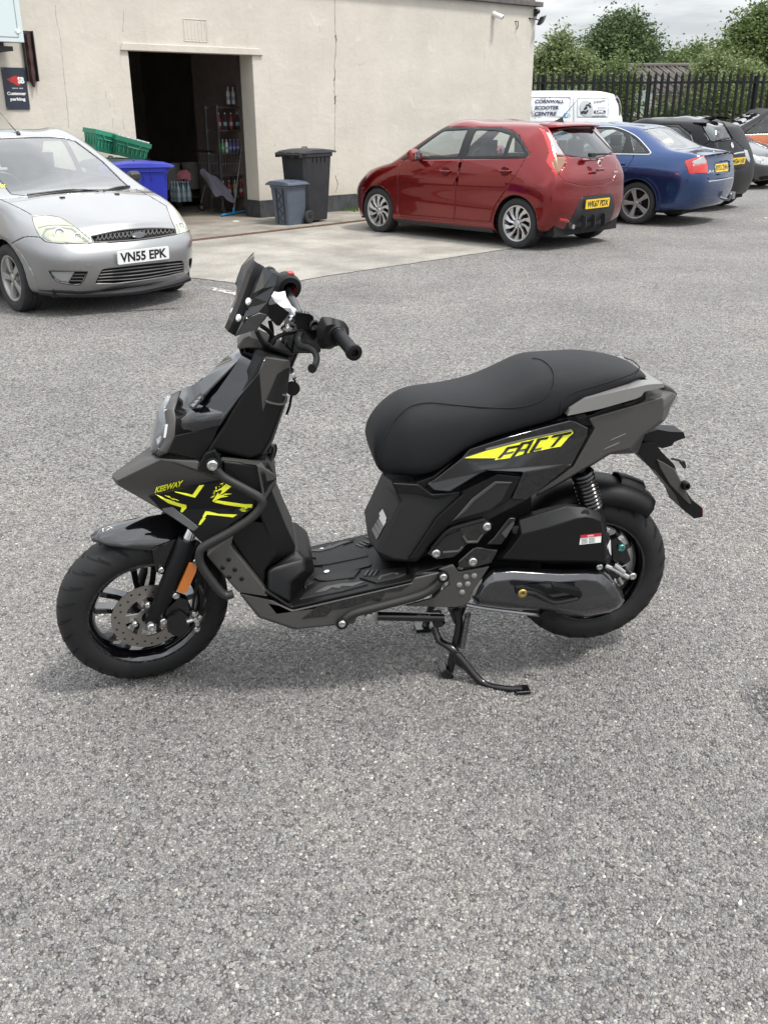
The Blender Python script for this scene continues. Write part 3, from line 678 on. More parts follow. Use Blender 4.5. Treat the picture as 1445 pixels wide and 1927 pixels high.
class Shell:
    """a car body cut into panels along outlines; each panel becomes a mesh of its own"""
    def __init__(s, me):
        s.bm = bmesh.new(); s.bm.from_mesh(me); bmesh.ops.recalc_face_normals(s.bm, faces=s.bm.faces)
        s.lay = s.bm.faces.layers.int.new('region'); s.names = ['body']
        s.ref = s.bm.copy(); s.ref.normal_update(); s.ref.faces.ensure_lookup_table(); s.ref.verts.ensure_lookup_table(); s.bvh = BVHTree.FromBMesh(s.ref)
    def cut(s, name, poly, axis, only=None, lim=None, over=(0,), thr=.12):
        """axis 'y+','y-' (poly in x,z), 'x-','x+' (poly in y,z), 'z+' (poly in x,y), or three vectors (u, v, towards the viewer)"""
        bm = s.bm
        if isinstance(axis, str):
            k = {'x': 0, 'y': 1, 'z': 2}[axis[0]]; sg = 1 if axis[1] == '+' else -1
            E3 = [Vector((1, 0, 0)), Vector((0, 1, 0)), Vector((0, 0, 1))]
            ua, va = [E3[q] for q in (0, 1, 2) if q != k]; na = E3[k]*sg
        else: ua, va, na = [Vector(q) for q in axis]
        P = [np.array(p, float) for p in poly]; n = len(P)
        mn = np.min(P, 0)-.02; mx = np.max(P, 0)+.02
        if name not in s.names: s.names.append(name)
        rid = s.names.index(name)
        def ok(f):
            if f.normal.dot(na) < thr: return False
            return lim is None or f.calc_center_median().dot(na) > lim
        def cand(lo, hi, src):
            out = []
            for f in src:
                if not f.is_valid or not ok(f): continue
                A = [v.co.dot(ua) for v in f.verts]; B = [v.co.dot(va) for v in f.verts]
                if max(A) < lo[0] or min(A) > hi[0] or max(B) < lo[1] or min(B) > hi[1]: continue
                out.append(f)
            return out
        pool = cand(mn, mx, bm.faces)
        for i in range(n):
            p, q = P[i], P[(i+1) % n]; d = q-p
            if np.linalg.norm(d) < 1e-6: continue
            fs = cand(np.minimum(p, q)-.004, np.maximum(p, q)+.004, pool)
            if not fs: continue
            co = ua*p[0]+va*p[1]; no = ua*-d[1]+va*d[0]
            ge = list({v for f in fs for v in f.verts})+list({e for f in fs for e in f.edges})+fs
            r = bmesh.ops.bisect_plane(bm, geom=ge, dist=1e-5, plane_co=co, plane_no=no)
            pool += [g for g in r['geom'] if isinstance(g, bmesh.types.BMFace)]
            pool = list({f for f in pool if f.is_valid})
        def inside(x, y):
            c = False; j = n-1
            for i in range(n):
                if (P[i][1] > y) != (P[j][1] > y) and x < (P[j][0]-P[i][0])*(y-P[i][1])/(P[j][1]-P[i][1])+P[i][0]: c = not c
                j = i
            return c
        oid = [s.names.index(q) if isinstance(q, str) else q for q in over]
        for f in pool:
            if f.is_valid and f[s.lay] in oid and ok(f):
                c = f.calc_center_median()
                if inside(c.dot(ua), c.dot(va)): f[s.lay] = rid
    def hits(s, fr, tr, poly):
        """where the sight lines through photo points meet the body (local coordinates); misses are laid at the mean depth"""
        o = fr.ax@(CAM-fr.o); D = [fr.ax@ray(*tr(*p)) for p in poly]; D = [d/np.linalg.norm(d) for d in D]; T = []
        for d in D:
            h = s.bvh.ray_cast(Vector(o), Vector(d)); T.append(h[3] if h[0] is not None else None)
        good = [t for t in T if t is not None]; m = sum(good)/max(1, len(good)) if good else 12
        return [o+d*(t if t is not None else m) for d, t in zip(D, T)], np.mean(D, axis=0)
    def cutpx(s, name, fr, tr, poly, thr=.04, **kw):
        H, d = s.hits(fr, tr, poly); n_ = Vector(-d).normalized(); u_ = Vector((0, 0, 1)).cross(n_).normalized(); v_ = n_.cross(u_)
        s.cut(name, [(Vector(h).dot(u_), Vector(h).dot(v_)) for h in H], (u_, v_, n_), thr=thr, lim=None, **kw)
    def both(s, name, poly, **kw):
        s.cut(name, poly, 'y+', **kw); s.cut(name+'*', poly, 'y-', **kw)
    def rim(s, name, rimname, t, depth=0.0):
        if name not in s.names: return
        rid = s.names.index(name)
        if rimname not in s.names: s.names.append(rimname)
        fs = [f for f in s.bm.faces if f[s.lay] == rid]
        if not fs: return
        r = bmesh.ops.inset_region(s.bm, faces=fs, use_boundary=True, use_even_offset=False, thickness=t, depth=depth)
        for f in r['faces']: f[s.lay] = s.names.index(rimname)
    def weld(s): bmesh.ops.remove_doubles(s.bm, verts=s.bm.verts, dist=.0014); bmesh.ops.dissolve_degenerate(s.bm, edges=s.bm.edges, dist=.0003)
    def gap(s, name, t=.004): s.rim(name, 'shut_line', t)
    def arch(s, x, z, r, n=28):
        poly = [(x+r*math.cos(2*math.pi*k/n), z+r*math.sin(2*math.pi*k/n)) for k in range(n)]
        return poly
    def part(s, region, name, m, parent, solid=0.0, push=0.0, off=-1):
        if isinstance(region, str): region = [region]
        ids = [s.names.index(r) for r in region if r in s.names]
        fs = [f for f in s.bm.faces if f[s.lay] in ids]
        if not fs: return None
        vm = {}; V = []; NN = []; Fc = []
        for f in fs:
            q = []
            for v in f.verts:
                if v.index not in vm or True:
                    key = v
                    if key not in vm:
                        loc, no, fi, d = s.bvh.find_nearest(v.co)
                        if fi is not None:
                            rf = s.ref.faces[fi]; w = [1/(1e-5+(u.co-loc).length) for u in rf.verts]; nn = sum((u.normal*x for u, x in zip(rf.verts, w)), Vector()); nn.normalize()
                        else: nn = v.normal
                        vm[key] = len(V); V.append(v.co+nn*push); NN.append(nn)
                    q.append(vm[key])
            Fc.append(q)
        me = bpy.data.meshes.new(name); me.from_pydata([tuple(v) for v in V], [], Fc); me.materials.append(m); me.shade_smooth()
        me.normals_split_custom_set_from_vertices([tuple(x) for x in NN])
        o = link(name, me, parent)
        if solid:
            md = o.modifiers.new('solid', 'SOLIDIFY'); md.thickness = solid; md.offset = off
        return o
    def index(s): s.bm.verts.index_update(); s.bm.verts.ensure_lookup_table()
def tyre_prof(R_, w, rr):
    h = w/2
    return [(-h*.80, rr), (-h*.96, rr+(R_-rr)*.25), (-h, rr+(R_-rr)*.55), (-h*.93, R_*.955), (-h*.80, R_*.985), (-h*.62, R_), (-h*.30, R_), (-h*.27, R_-.007), (-h*.22, R_-.007), (-h*.19, R_), (h*.19, R_), (h*.22, R_-.007), (h*.27, R_-.007), (h*.30, R_), (h*.62, R_), (h*.80, R_*.985), (h*.93, R_*.955), (h, rr+(R_-rr)*.55), (h*.96, rr+(R_-rr)*.25), (h*.80, rr)]
_wheel_cache = {}
def wheel(parent, x, y, side, R_=.305, w=.195, rr=.215, style='fan', rm=None, turn=0.0):
    """side: +1 outer face towards +y. style: fan (ten slanted blades), star (six broad spokes), five"""
    rm = rm or ALLOY
    t = bpy.data.objects.new('wheel', None); COL.objects.link(t); t.parent = parent; t.location = (x, y, R_); t.rotation_euler = (0, 0, (0 if side > 0 else math.pi)+turn)
    key = (R_, w, rr, style, rm.name)
    if key not in _wheel_cache:
        b = MB(); b.lathe(tyre_prof(R_, w, rr), (0, 0, 0), (0, 1, 0), 48); ty = b.build('tyre', RUBBER, t)
        b = MB(); o = w/2
        b.lathe([(-o*.8, rr-.004), (-o*.8, rr+.008), (-o*.72, rr-.012), (o*.30, rr-.020), (o*.62, rr-.014), (o*.78, rr+.010), (o*.88, rr+.006), (o*.84, rr-.010), (o*.55, rr-.020), (o*.1, rr-.03)], (0, 0, 0), (0, 1, 0), 48); rim = b.build('rim', rm, t)
        b = MB(); b.cyl((0, -o*.6, 0), (0, -o*.1, 0), rr*.93, 32); dk = b.build('brake_drum', DARKCAV, t)
        hub = MB(); hub.lathe([(o*.35, .0), (o*.80, .0), (o*.80, .028), (o*.74, .034), (o*.70, .062), (o*.3, .070)], (0, 0, 0), (0, 1, 0), 24); h = hub.build('hub_cap', rm, t)
        sp = []
        ns = {'fan': 10, 'star': 5, 'five': 5}[style]
        for k in range(ns):
            a = 2*math.pi*k/ns
            def P(r, th, yy): q = a+th; return (r*math.cos(q), yy, r*math.sin(q))
            r1 = rr-.012
            if style == 'fan':
                rings = [[P(.05, -.20, o*.72), P(.05, .30, o*.66), P(.05, .30, o*.35), P(.05, -.20, o*.35)], [P(r1*.62, .05, o*.80), P(r1*.62, .30, o*.66), P(r1*.62, .30, o*.40), P(r1*.62, .05, o*.45)], [P(r1, .20, o*.80), P(r1, .53, o*.74), P(r1, .53, o*.5), P(r1, .20, o*.5)]]
            elif style == 'star':
                rings = [[P(.055, -.40, o*.78), P(.055, .40, o*.78), P(.055, .40, o*.4), P(.055, -.40, o*.4)], [P(r1*.6, -.20, o*.82), P(r1*.6, .20, o*.82), P(r1*.6, .23, o*.5), P(r1*.6, -.23, o*.5)], [P(r1, -.19, o*.80), P(r1, .19, o*.80), P(r1, .22, o*.5), P(r1, -.22, o*.5)]]
            else:
                rings = [[P(.06, -.42, o*.70), P(.06, .42, o*.70), P(.06, .42, o*.3), P(.06, -.42, o*.3)], [P(r1*.6, -.19, o*.76), P(r1*.6, .19, o*.76), P(r1*.6, .22, o*.45), P(r1*.6, -.22, o*.45)], [P(r1, -.16, o*.78), P(r1, .16, o*.78), P(r1, .19, o*.5), P(r1, -.19, o*.5)]]
            b = MB(); b.loft(rings); sp.append(b.build('spoke', rm, t, bevel=.004))
        nuts = []
        for k in range(5):
            q = 2*math.pi*(k+.5)/5; b = MB(); b.cyl((.050*math.cos(q), o*.66, .050*math.sin(q)), (.050*math.cos(q), o*.745, .050*math.sin(q)), .010, 8); nuts.append(b.build('wheel_nut', TRIMB, t))
        _wheel_cache[key] = [ty, rim, dk, h]+sp+nuts
    else:
        for c in _wheel_cache[key]:
            d = c.copy(); COL.objects.link(d); d.parent = t
    return t
def plate(parent, o, ux, uz, s, m, pl=.52, ph=.111, name='number_plate'):
    """o centre, ux along the text, uz up (unit vectors, local)"""
    o, ux, uz = (np.array(q, float) for q in (o, ux, uz)); nn = np.cross(ux, uz)
    c = [o+ux*sx*pl/2+uz*sz*ph/2 for sx, sz in ((-1, -1), (1, -1), (1, 1), (-1, 1))]
    pts = [o+ux*p[0]+uz*p[1] for p in rnd([(-pl/2, -ph/2), (pl/2, -ph/2), (pl/2, ph/2), (-pl/2, ph/2)], .12)]
    b = MB(); b.loft([[p-nn*.006 for p in pts], [p+nn*.002 for p in pts]]); pt = b.build(name, m, parent, smooth=0)
    th, tw = .080, pl*.90
    text_on('plate_lettering', s, o-ux*tw/2-uz*th/2+nn*.0026, ux*tw, uz*th, PLATEK, pt, bold=.034, thick=.0006)
    return pt
def seats(parent, fr, x0s, y=.36, z0=.42):
    for xb, ys in x0s:
        for yy in ys:
            s = MB(); pr = [(0, 0), (.46, .03), (.48, .14), (.05, .13)]
            s.loft([[(xb+p[0], yy-.24, z0+p[1]) for p in pr], [(xb+p[0], yy+.24, z0+p[1]) for p in pr]])
            pr = [(.10, .10), (-.10, .62), (-.20, .62), (-.06, .05)]
            s.loft([[(xb+p[0], yy-.23, z0+p[1]) for p in pr], [(xb+p[0], yy+.23, z0+p[1]) for p in pr]])
            so_ = s.build('seat', SEATM, parent, bevel=.04, seg=3)
            s = MB(); s.box((xb-.17, yy, z0+.75), (.09, .25, .17)); s.cyl((xb-.15, yy-.06, z0+.6), (xb-.16, yy-.06, z0+.7), .007, 6); s.cyl((xb-.15, yy+.06, z0+.6), (xb-.16, yy+.06, z0+.7), .007, 6); s.build('headrest', SEATM, so_, bevel=.03, seg=3)
def wheel_house(parent, x, z, r, yin, yout):
    b = MB(); pr = [(yin, r*1.03), (yout, r*1.03)]
    b.lathe([(yin, 0.001), (yin, r*1.03), (yout, r*1.03)], (x, 0, z), (0, 1, 0), 24, a0=-.35, a1=math.pi+.35, ref=(-1, 0, 0)); return b.build('wheel_arch_liner', DARKCAV, parent)
def lateral(fr, tr, pts, y): return [tuple(fr.p(*tr(*p), 1, y)[[0, 2]]) for p in pts]
def frontal(fr, tr, pts, x): return [tuple(fr.p(*tr(*p), 0, x)[[1, 2]]) for p in pts]

# --- red hatchback -------------------------------------------------------------------------------------------
RF = Frame.yaw((2.283, 13.207, 0), 2.346); Z5 = lambda x, y: (660+x/2.779, 200+y/2.779)
RED = carpaint('red_paint', (.205, .0038, .0055), .15, .24, .75)
st = [
 [(3.15, .56, .20), (3.19, .60, .42), (3.16, .61, .62), (2.99, .58, .80), (2.93, .50, .855)],
 [(2.86, .78, .20), (2.87, .81, .42), (2.84, .81, .64), (2.74, .745, .83), (2.70, .62, .895)],
 [(2.50, .815, .20), (2.50, .845, .44), (2.50, .85, .68), (2.46, .79, .885), (2.44, .65, .955)],
 [(2.10, .825, .19), (2.10, .845, .44), (2.10, .852, .71), (2.14, .805, .955), (2.26, .665, 1.02)],
 [(1.75, .825, .19), (1.75, .845, .44), (1.75, .856, .73), (1.78, .795, 1.015), (1.49, .575, 1.425)],
 [(1.05, .825, .19), (1.05, .848, .44), (1.05, .862, .74), (1.02, .795, 1.05), (.95, .600, 1.455)],
 [(.40, .825, .19), (.40, .850, .44), (.40, .866, .75), (.38, .790, 1.085), (.40, .585, 1.455)],
 [(.00, .820, .20), (.00, .848, .46), (.00, .868, .76), (-.03, .775, 1.10), (-.02, .560, 1.44)],
 [(-.36, .800, .24), (-.37, .838, .47), (-.36, .842, .76), (-.33, .725, 1.06), (-.13, .525, 1.435)],
 [(-.48, .64, .27), (-.57, .69, .48), (-.56, .69, .74), (-.50, .645, 1.00), (-.20, .485, 1.42)]]
zc = [.885, .935, 1.005, 1.06, 1.475, 1.51, 1.51, 1.492, 1.478, 1.455]
me = cage_mesh(st, zc, (.13, .14, .15, .13, .10), (.07, .07, .07, .06, .05))
sh = Shell(me)
red = empty('parked_car', tuple(RF.o), 2.346, 'bright red five door hatchback parked nose-in beside the wheelie bins', 'car', 'cars parked across the yard')
sh.both('fdoor_glass', rnd([(2.02, 1.035), (1.47, 1.395), (1.00, 1.415), (1.035, 1.075)], .12))
sh.both('rdoor_glass', rnd([(.915, 1.08), (.885, 1.415), (.50, 1.405), (.275, 1.36), (.285, 1.112)], .12))
sh.both('qtr_glass', rnd([(.245, 1.113), (.245, 1.345), (.12, 1.285), (-.045, 1.145), (-.02, 1.118)], .15))
sh.both('side_black', [(2.12, 1.005), (1.50, 1.432), (.45, 1.438), (.22, 1.385), (.08, 1.295), (-.10, 1.14), (-.06, 1.088), (.95, 1.052)])
sh.cut('fdoor', [(2.06, .26), (2.10, .42), (2.09, .98), (2.05, 1.00), (.98, 1.053), (1.015, .60), (1.02, .265)], 'y+')
sh.cut('rdoor', [(1.02, .265), (1.015, .60), (.98, 1.053), (-.06, 1.085), (.02, .90), (.16, .72), (.35, .50), (.40, .30), (.37, .27)], 'y+')
ra = sh.arch(0.0, .31, .348); fa = sh.arch(2.52, .31, .348)
for nm in ('y+', 'y-'):
    sh.cut('arch', ra, nm, over=range(len(sh.names)), lim=.5 if False else None); sh.cut('arch', fa, nm, over=range(len(sh.names)))
# rear: outlines followed along the sight lines
sh.cutpx('lamp_clear', RF, Z5, [(1018, 134), (1044, 140), (1110, 250), (1108, 259), (1077, 254)])
sh.cutpx('lamp_amber', RF, Z5, [(1050, 290), (1072, 263), (1110, 262), (1121, 274), (1118, 300), (1086, 352), (1076, 346)])
sh.cutpx('lamp_red', RF, Z5, [(979, 112), (1012, 124), (1018, 134), (1077, 254), (1072, 263), (1050, 290), (1076, 346), (1086, 352), (1075, 362), (1027, 306), (1019, 291), (1036, 240), (1010, 160)])
sh.cutpx('rear_glass', RF, Z5, rnd([(1046, 138), (1130, 112), (1252, 112), (1262, 124), (1374, 236), (1330, 258), (1290, 272), (1256, 275), (1190, 266), (1118, 256)], .1))
sh.cutpx('lamp_clear2', RF, Z5, [(1262, 120), (1272, 122), (1381, 236), (1374, 238)])
sh.cutpx('lamp_red2', RF, Z5, [(1374, 238), (1384, 237), (1394, 262), (1392, 275), (1384, 266)])
sh.cutpx('hatch', RF, Z5, rnd([(1118, 256), (1123, 274), (1120, 300), (1085, 356), (1118, 394), (1180, 412), (1240, 419), (1320, 411), (1370, 388), (1391, 330), (1389, 285), (1384, 266), (1374, 238), (1330, 258), (1290, 272), (1256, 275), (1190, 266)], .10))
sh.cut('diffuser', rnd([(.50, .275), (.42, .50), (.33, .635), (-.33, .635), (-.42, .50), (-.50, .275), (-.45, .20), (.45, .20)], .12), 'x-', lim=.3)
sh.cut('reflector', rnd([(.66, .365), (.52, .345), (.52, .375), (.66, .40)], .2), 'x-', lim=.3)
# front
sh.cut('windscreen', rnd([(2.22, .64), (2.30, .3), (2.31, 0), (2.30, -.3), (2.22, -.64), (1.54, -.52), (1.50, 0), (1.54, .52)], .1), 'z+')
sh.cut('headlamp', rnd([(3.02, .76), (2.76, .82), (2.70, .86), (3.10, .62)], .2), 'y+')
sh.weld()
for nm, t in (('fdoor_glass', .012), ('rdoor_glass', .012), ('qtr_glass', .010), ('fdoor_glass*', .012), ('rdoor_glass*', .012), ('qtr_glass*', .010)): sh.rim(nm, 'window_seal', t)
sh.rim('rear_glass', 'rear_seal', .012)
for nm in ('fdoor', 'rdoor', 'hatch'): sh.gap(nm, .0032)
sh.part('body', 'body', RED, red, .02); sh.part('fdoor', 'door', RED, red, .015); sh.part('rdoor', 'door', RED, red, .015); sh.part('hatch', 'tailgate', RED, red, .015)
sh.part(['side_black', 'side_black*', 'window_seal', 'rear_seal'], 'window_frame', TRIMB, red, .01); sh.part('shut_line', 'shut_line', DARKCAV, red, push=-.007)
for nm in ('fdoor_glass', 'rdoor_glass', 'qtr_glass', 'fdoor_glass*', 'rdoor_glass*', 'qtr_glass*'): sh.part(nm, 'side_window', GLASS, red, push=-.006)
sh.part('rear_glass', 'rear_window', GLASSD, red, push=-.003); sh.part('windscreen', 'windscreen', GLASS, red, push=-.003)
b = MB().loft([[(2.11, .76, .165), (2.11, .84, .165), (2.11, .856, .225), (2.11, .80, .235)], [(.36, .76, .165), (.36, .84, .165), (.36, .862, .215), (.36, .80, .225)]]); b.build('sill_trim', BLACKP, red, bevel=.01)
sh.part('diffuser', 'bumper_insert', BLACKP, red, .02, push=.004)
sh.part('lamp_clear', 'tail_light', CLEARL, red, .012, push=.003); sh.part('lamp_amber', 'tail_light', SMOKEL, red, .012, push=.003); sh.part('lamp_red', 'tail_light', REDL, red, .012, push=.002); sh.part('lamp_red2', 'tail_light', REDL, red, .012, push=.002); sh.part('lamp_clear2', 'tail_light', CLEARL, red, .012, push=.003); sh.part('reflector', 'reflector', REDL, red, .01, push=.003)
sh.part('headlamp', 'headlight', CLEARL, red, .01, push=.002)
for x in (0, 2.52):
    for sg in (1, -1): wheel_house(red, x, .31, .35, sg*.50, sg*.79)
for x, sg in ((0, 1), (0, -1), (2.52, 1), (2.52, -1)): wheel(red, x, sg*.735, sg, .31, .195, .215, 'fan', turn=0)
b = MB(); b.bb((-.5, -.70, .17), (3.0, .70, .40)); b.build('floor_pan', DARKCAV, red, smooth=0)
b = MB(); b.bb((2.05, -.72, .40), (2.9, .72, .78)); b.bb((1.72, -.70, .70), (2.1, .70, .97)); b.build('dashboard', CABIN, red, bevel=.04)
b = MB(); b.bb((-.40, -.62, .40), (-.1, .62, .90)); b.build('parcel_shelf', CABIN, red, bevel=.02)
seats(red, RF, [(1.05, (.36, -.36)), (.20, (.40, 0, -.40))], z0=.44)
b = MB(); b.tube([(1.60+.05*math.cos(q), -.36+.18*math.cos(q), .96+.18*math.sin(q)) for q in np.linspace(0, 2*math.pi, 25)[:-1]], .014, 8, closed=True); b.build('steering_wheel', TRIMB, red)
# spoiler
sp = [(-.06, 1.470), (-.20, 1.468), (-.335, 1.452), (-.345, 1.435), (-.20, 1.425), (-.06, 1.43)]
rings = []
for f in (-1, -.96, -.8, -.4, 0, .4, .8, .96, 1):
    zz = .012*(1-f*f); xx = .05*f*f; sc_ = .55 if abs(f) == 1 else 1
    rings.append([(-.2+(p[0]+.2)*sc_+xx, f*.50, 1.448+(p[1]-1.448)*sc_+zz+(.012 if abs(f) < 1 else 0)) for p in sp])
b = MB(); b.loft(rings); b.build('spoiler', RED, red, smooth=60)
b = MB(); b.lathe([(0, .0), (.05, .0001)], (0, 0, 1.5), (0, 0, 1), 6); 
b = MB(); b.loft([[(.10, -.035, 1.502), (.10, .035, 1.502), (-.02, .03, 1.495), (-.02, -.03, 1.495)], [(-.005, -.006, 1.555), (-.005, .006, 1.555), (-.02, .006, 1.555), (-.02, -.006, 1.555)]]); an = b.build('antenna', BLACKP, red, bevel=.004)
b = MB(); b.tube([(-.012, 0, 1.55), (-.27, 0, 1.80)], [.0045, .002], 6); b.build('antenna_rod', BLACKP, an)
# mirrors
for sg in (1, -1):
    b = MB(); pr = [(.0, .0), (.02, .10), (.07, .145), (.14, .10), (.15, .02), (.08, -.02)]
    b.loft([[(1.66+p[0]*.7, sg*.80, 1.03+p[1]*.7) for p in pr], [(1.66+p[0], sg*.86, 1.02+p[1]) for p in pr], [(1.66+p[0], sg*.98, 1.02+p[1]) for p in pr], [(1.69+p[0]*.6, sg*1.0, 1.04+p[1]*.6) for p in pr]]); mo = b.build('wing_mirror', RED, red, bevel=.012)
    b = MB(); b.box((1.652, sg*.92, 1.082), (.006, .10, .095)); b.build('mirror_glass', CHROME, mo)
    b = MB(); b.box((1.72, sg*.80, 1.025), (.07, .12, .035)); b.build('mirror_foot', TRIMB, mo, bevel=.01)
for x, z in ((1.21, .893), (.205, .932)):
    b = MB(); b.box((x, .862, z), (.185, .028, .030)); h = b.build('door_handle', RED, red, bevel=.012, seg=3)
    b = MB(); b.lathe([(0, .0), (.0, .055), (.004, .058)], (x, .853, z-.005), (0, 1, 0), 20); b.build('handle_recess', mat('red_recess_shade', (.10, .004, .006), .4, .3) if 'red_recess_shade' not in MATS else MATS['red_recess_shade'], h)  # shade behind the handle painted as a disc of darker body red
# rear details
b = MB(); b.tube([(-.575, .18, 1.125), (-.57, -.10, 1.128), (-.565, -.34, 1.118)], [.02, .016, .010], 8); b.box((-.60, .14, 1.12), (.05, .10, .05)); b.build('rear_wiper', TRIMB, red, bevel=.004)
b = MB(); b.lathe([(0, 0), (.012, 0), (.014, .035), (.006, .046), (0, .046)], (-.640, .03, 1.02), (-1, 0, .12), 8); bd = b.build('badge', CHROME, red)
b = MB(); b.lathe([(0, 0), (.003, 0), (.003, .026)], (-.654, .03, 1.022), (-1, 0, .12), 8); b.build('badge_centre', mat('badge_red', (.20, .02, .02), .3), bd)
b = MB(); b.box((-.655, .02, .945), (.03, .16, .035)); b.build('tailgate_handle', RED, red, bevel=.012)
b = MB(); b.box((-.600, -.42, .90), (.006, .09, .022)); b.build('model_badge', CHROME, red, bevel=.003)
plate(red, (-.664, .03, .545), (0, -1, 0), (-.08, 0, .9968), 'WK67 PDX', YPLATE)
b = MB(); b.tube([(-.40, .43, .285), (-.60, .43, .285)], .030, 16); b.build('exhaust_pipe', STEEL, red)
for k in (-.18, .05, .25):
    b = MB(); b.loft([[(-.60, k-.012, .23), (-.60, k+.012, .23), (-.60, k+.012, .42), (-.60, k-.012, .42)], [(-.665, k-.006, .26), (-.665, k+.006, .26), (-.655, k+.006, .40), (-.655, k-.006, .40)]]); b.build('diffuser_fin', BLACKP, red, smooth=0)
def on(sh, fr, tr, pts, push=.004):
    o = fr.ax@(CAM-fr.o); out = []
    H, d = sh.hits(fr, tr, pts)
    return [np.array(h)-d/np.linalg.norm(d)*push for h in H]
def strip(sh, fr, tr, pts, r, name, m, parent, n=6, push=.002, dens=5):
    b = MB(); b.tube(on(sh, fr, tr, catmull(pts, dens), push), r, n); return b.build(name, m, parent)
# --- silver hatchback (nose towards the scooter) and cars of its kind ---------------------------------------
def small_hatch(name, fr, yaw, paint, label, lev=3, glass=None, front=None, wstyle='five', group='cars parked across the yard', rim=None, door_side='y-', wheels=True, rear=None):
    st = [
     [(3.07, .56, .21), (3.13, .62, .40), (3.11, .63, .56), (2.99, .60, .70), (2.93, .54, .755)],
     [(2.79, .775, .20), (2.81, .815, .42), (2.79, .82, .62), (2.71, .755, .80), (2.67, .62, .855)],
     [(2.46, .80, .20), (2.47, .835, .45), (2.47, .842, .66), (2.44, .785, .875), (2.40, .64, .93)],
     [(2.06, .81, .19), (2.07, .836, .44), (2.07, .843, .70), (2.08, .80, .945), (2.09, .665, 1.005)],
     [(1.72, .81, .19), (1.72, .836, .44), (1.72, .844, .72), (1.72, .79, .985), (1.31, .575, 1.395)],
     [(1.0, .81, .19), (1.0, .836, .44), (1.0, .846, .73), (.98, .79, 1.01), (.88, .600, 1.425)],
     [(.35, .81, .19), (.35, .838, .44), (.35, .848, .74), (.34, .785, 1.04), (.34, .58, 1.42)],
     [(0, .81, .20), (0, .838, .45), (0, .848, .75), (-.03, .77, 1.06), (-.05, .55, 1.39)],
     [(-.34, .785, .24), (-.35, .82, .46), (-.34, .82, .75), (-.33, .70, 1.02), (-.24, .51, 1.345)],
     [(-.48, .62, .27), (-.55, .67, .48), (-.54, .67, .74), (-.48, .62, .98), (-.33, .46, 1.31)]]
    zc = [.775, .895, .97, 1.045, 1.442, 1.472, 1.465, 1.438, 1.385, 1.335]
    sh = Shell(cage_mesh(st, zc, (.12, .15, .15, .14, .11), (.07, .07, .07, .05, .04), lev))
    root = empty(name, tuple(fr.o), yaw, label, 'car', group)
    gl = glass or GLASS
    if front: front(sh)
    sh.both('fglass', rnd([(1.83, 1.005), (1.27, 1.355), (.86, 1.38), (.86, 1.04)], .12)); sh.both('rglass', rnd([(.78, 1.045), (.78, 1.38), (.34, 1.365), (.06, 1.21), (-.02, 1.10), (.04, 1.075)], .12))
    sh.both('pillar', [(1.92, .995), (1.27, 1.38), (.34, 1.39), (.04, 1.235), (-.06, 1.09), (.02, 1.05), (.9, 1.022)])
    if 'windscreen' not in sh.names: sh.cut('windscreen', rnd([(2.04, .60), (2.08, .3), (2.09, 0), (2.08, -.3), (2.04, -.60), (1.38, -.50), (1.33, 0), (1.38, .50)], .1), 'z+')
    if rear: rear(sh)
    if 'rearglass' not in sh.names: sh.cut('rearglass', rnd([(.43, 1.30), (-.43, 1.30), (-.56, 1.02), (.56, 1.02)], .15), 'x-')
    sh.cut('door', [(1.99, .25), (2.02, .45), (1.99, .98), (.84, 1.02), (.84, .30), (.80, .24)], door_side)
    for a in (0.0, 2.486):
        for nm in ('y+', 'y-'): sh.cut('arch', sh.arch(a, .295, .335), nm, over=range(len(sh.names)))
    sh.weld()
    for nm in ('fglass', 'rglass', 'fglass*', 'rglass*'): sh.rim(nm, 'window_seal', .012)
    sh.rim('windscreen', 'screen_seal', .014); sh.rim('rearglass', 'window_seal', .012)
    for nm in ('door', 'tailgate'): sh.gap(nm, .004)
    sh.part('body', 'body', paint, root, .02)
    for rg, nm in (('door', 'door'), ('bonnet', 'bonnet'), ('bumper', 'bumper'), ('tailgate', 'tailgate')): sh.part(rg, nm, paint, root, .012)
    sh.part(['pillar', 'pillar*', 'window_seal', 'screen_seal'], 'window_frame', TRIMB, root, .01); sh.part('shut_line', 'shut_line', DARKCAV, root, push=-.006)
    for nm in ('fglass', 'rglass', 'fglass*', 'rglass*'): sh.part(nm, 'side_window', gl, root, push=-.005)
    sh.part('windscreen', 'windscreen', gl, root, push=-.003); sh.part('rearglass', 'rear_window', gl, root, push=-.003)
    for x in (0, 2.486):
        for sg in (1, -1): wheel_house(root, x, .295, .337, sg*.48, sg*.77)
    if wheels:
        for x, sg in ((0, 1), (0, -1), (2.486, 1), (2.486, -1)): wheel(root, x, sg*.735, sg, .292, .195, .192, wstyle, rim or ALLOYD)
    b = MB(); b.bb((-.4, -.68, .17), (3.0, .68, .38)); b.build('floor_pan', DARKCAV, root, smooth=0)
    b = MB(); b.bb((1.98, -.70, .38), (2.8, .70, .74)); b.build('engine_bay', DARKCAV, root, smooth=0)
    b = MB(); b.loft([[(1.55, y, .80), (1.62, y, .95), (1.85, y, .965), (2.02, y, .94), (2.02, y, .7), (1.6, y, .7)] for y in (-.70, .70)]); b.build('dashboard', CABIN, root, bevel=.03)
    b = MB(); b.bb((-.36, -.58, .38), (-.08, .58, .88)); b.build('parcel_shelf', CABIN, root, bevel=.02)
    seats(root, fr, [(.98, (.36, -.36)), (.18, (.40, -.40))], z0=.42)
    return sh, root
FH = ground(19.7, 524.5, .29); fyaw = R(-47)
_t = Frame.yaw((0, 0, 0), fyaw).w((2.486, -.828, 0)); FF = Frame.yaw((FH[0]-_t[0], FH[1]-_t[1], 0), fyaw)
ZF = lambda x, y: (x/3.803, 180+y/3.803)
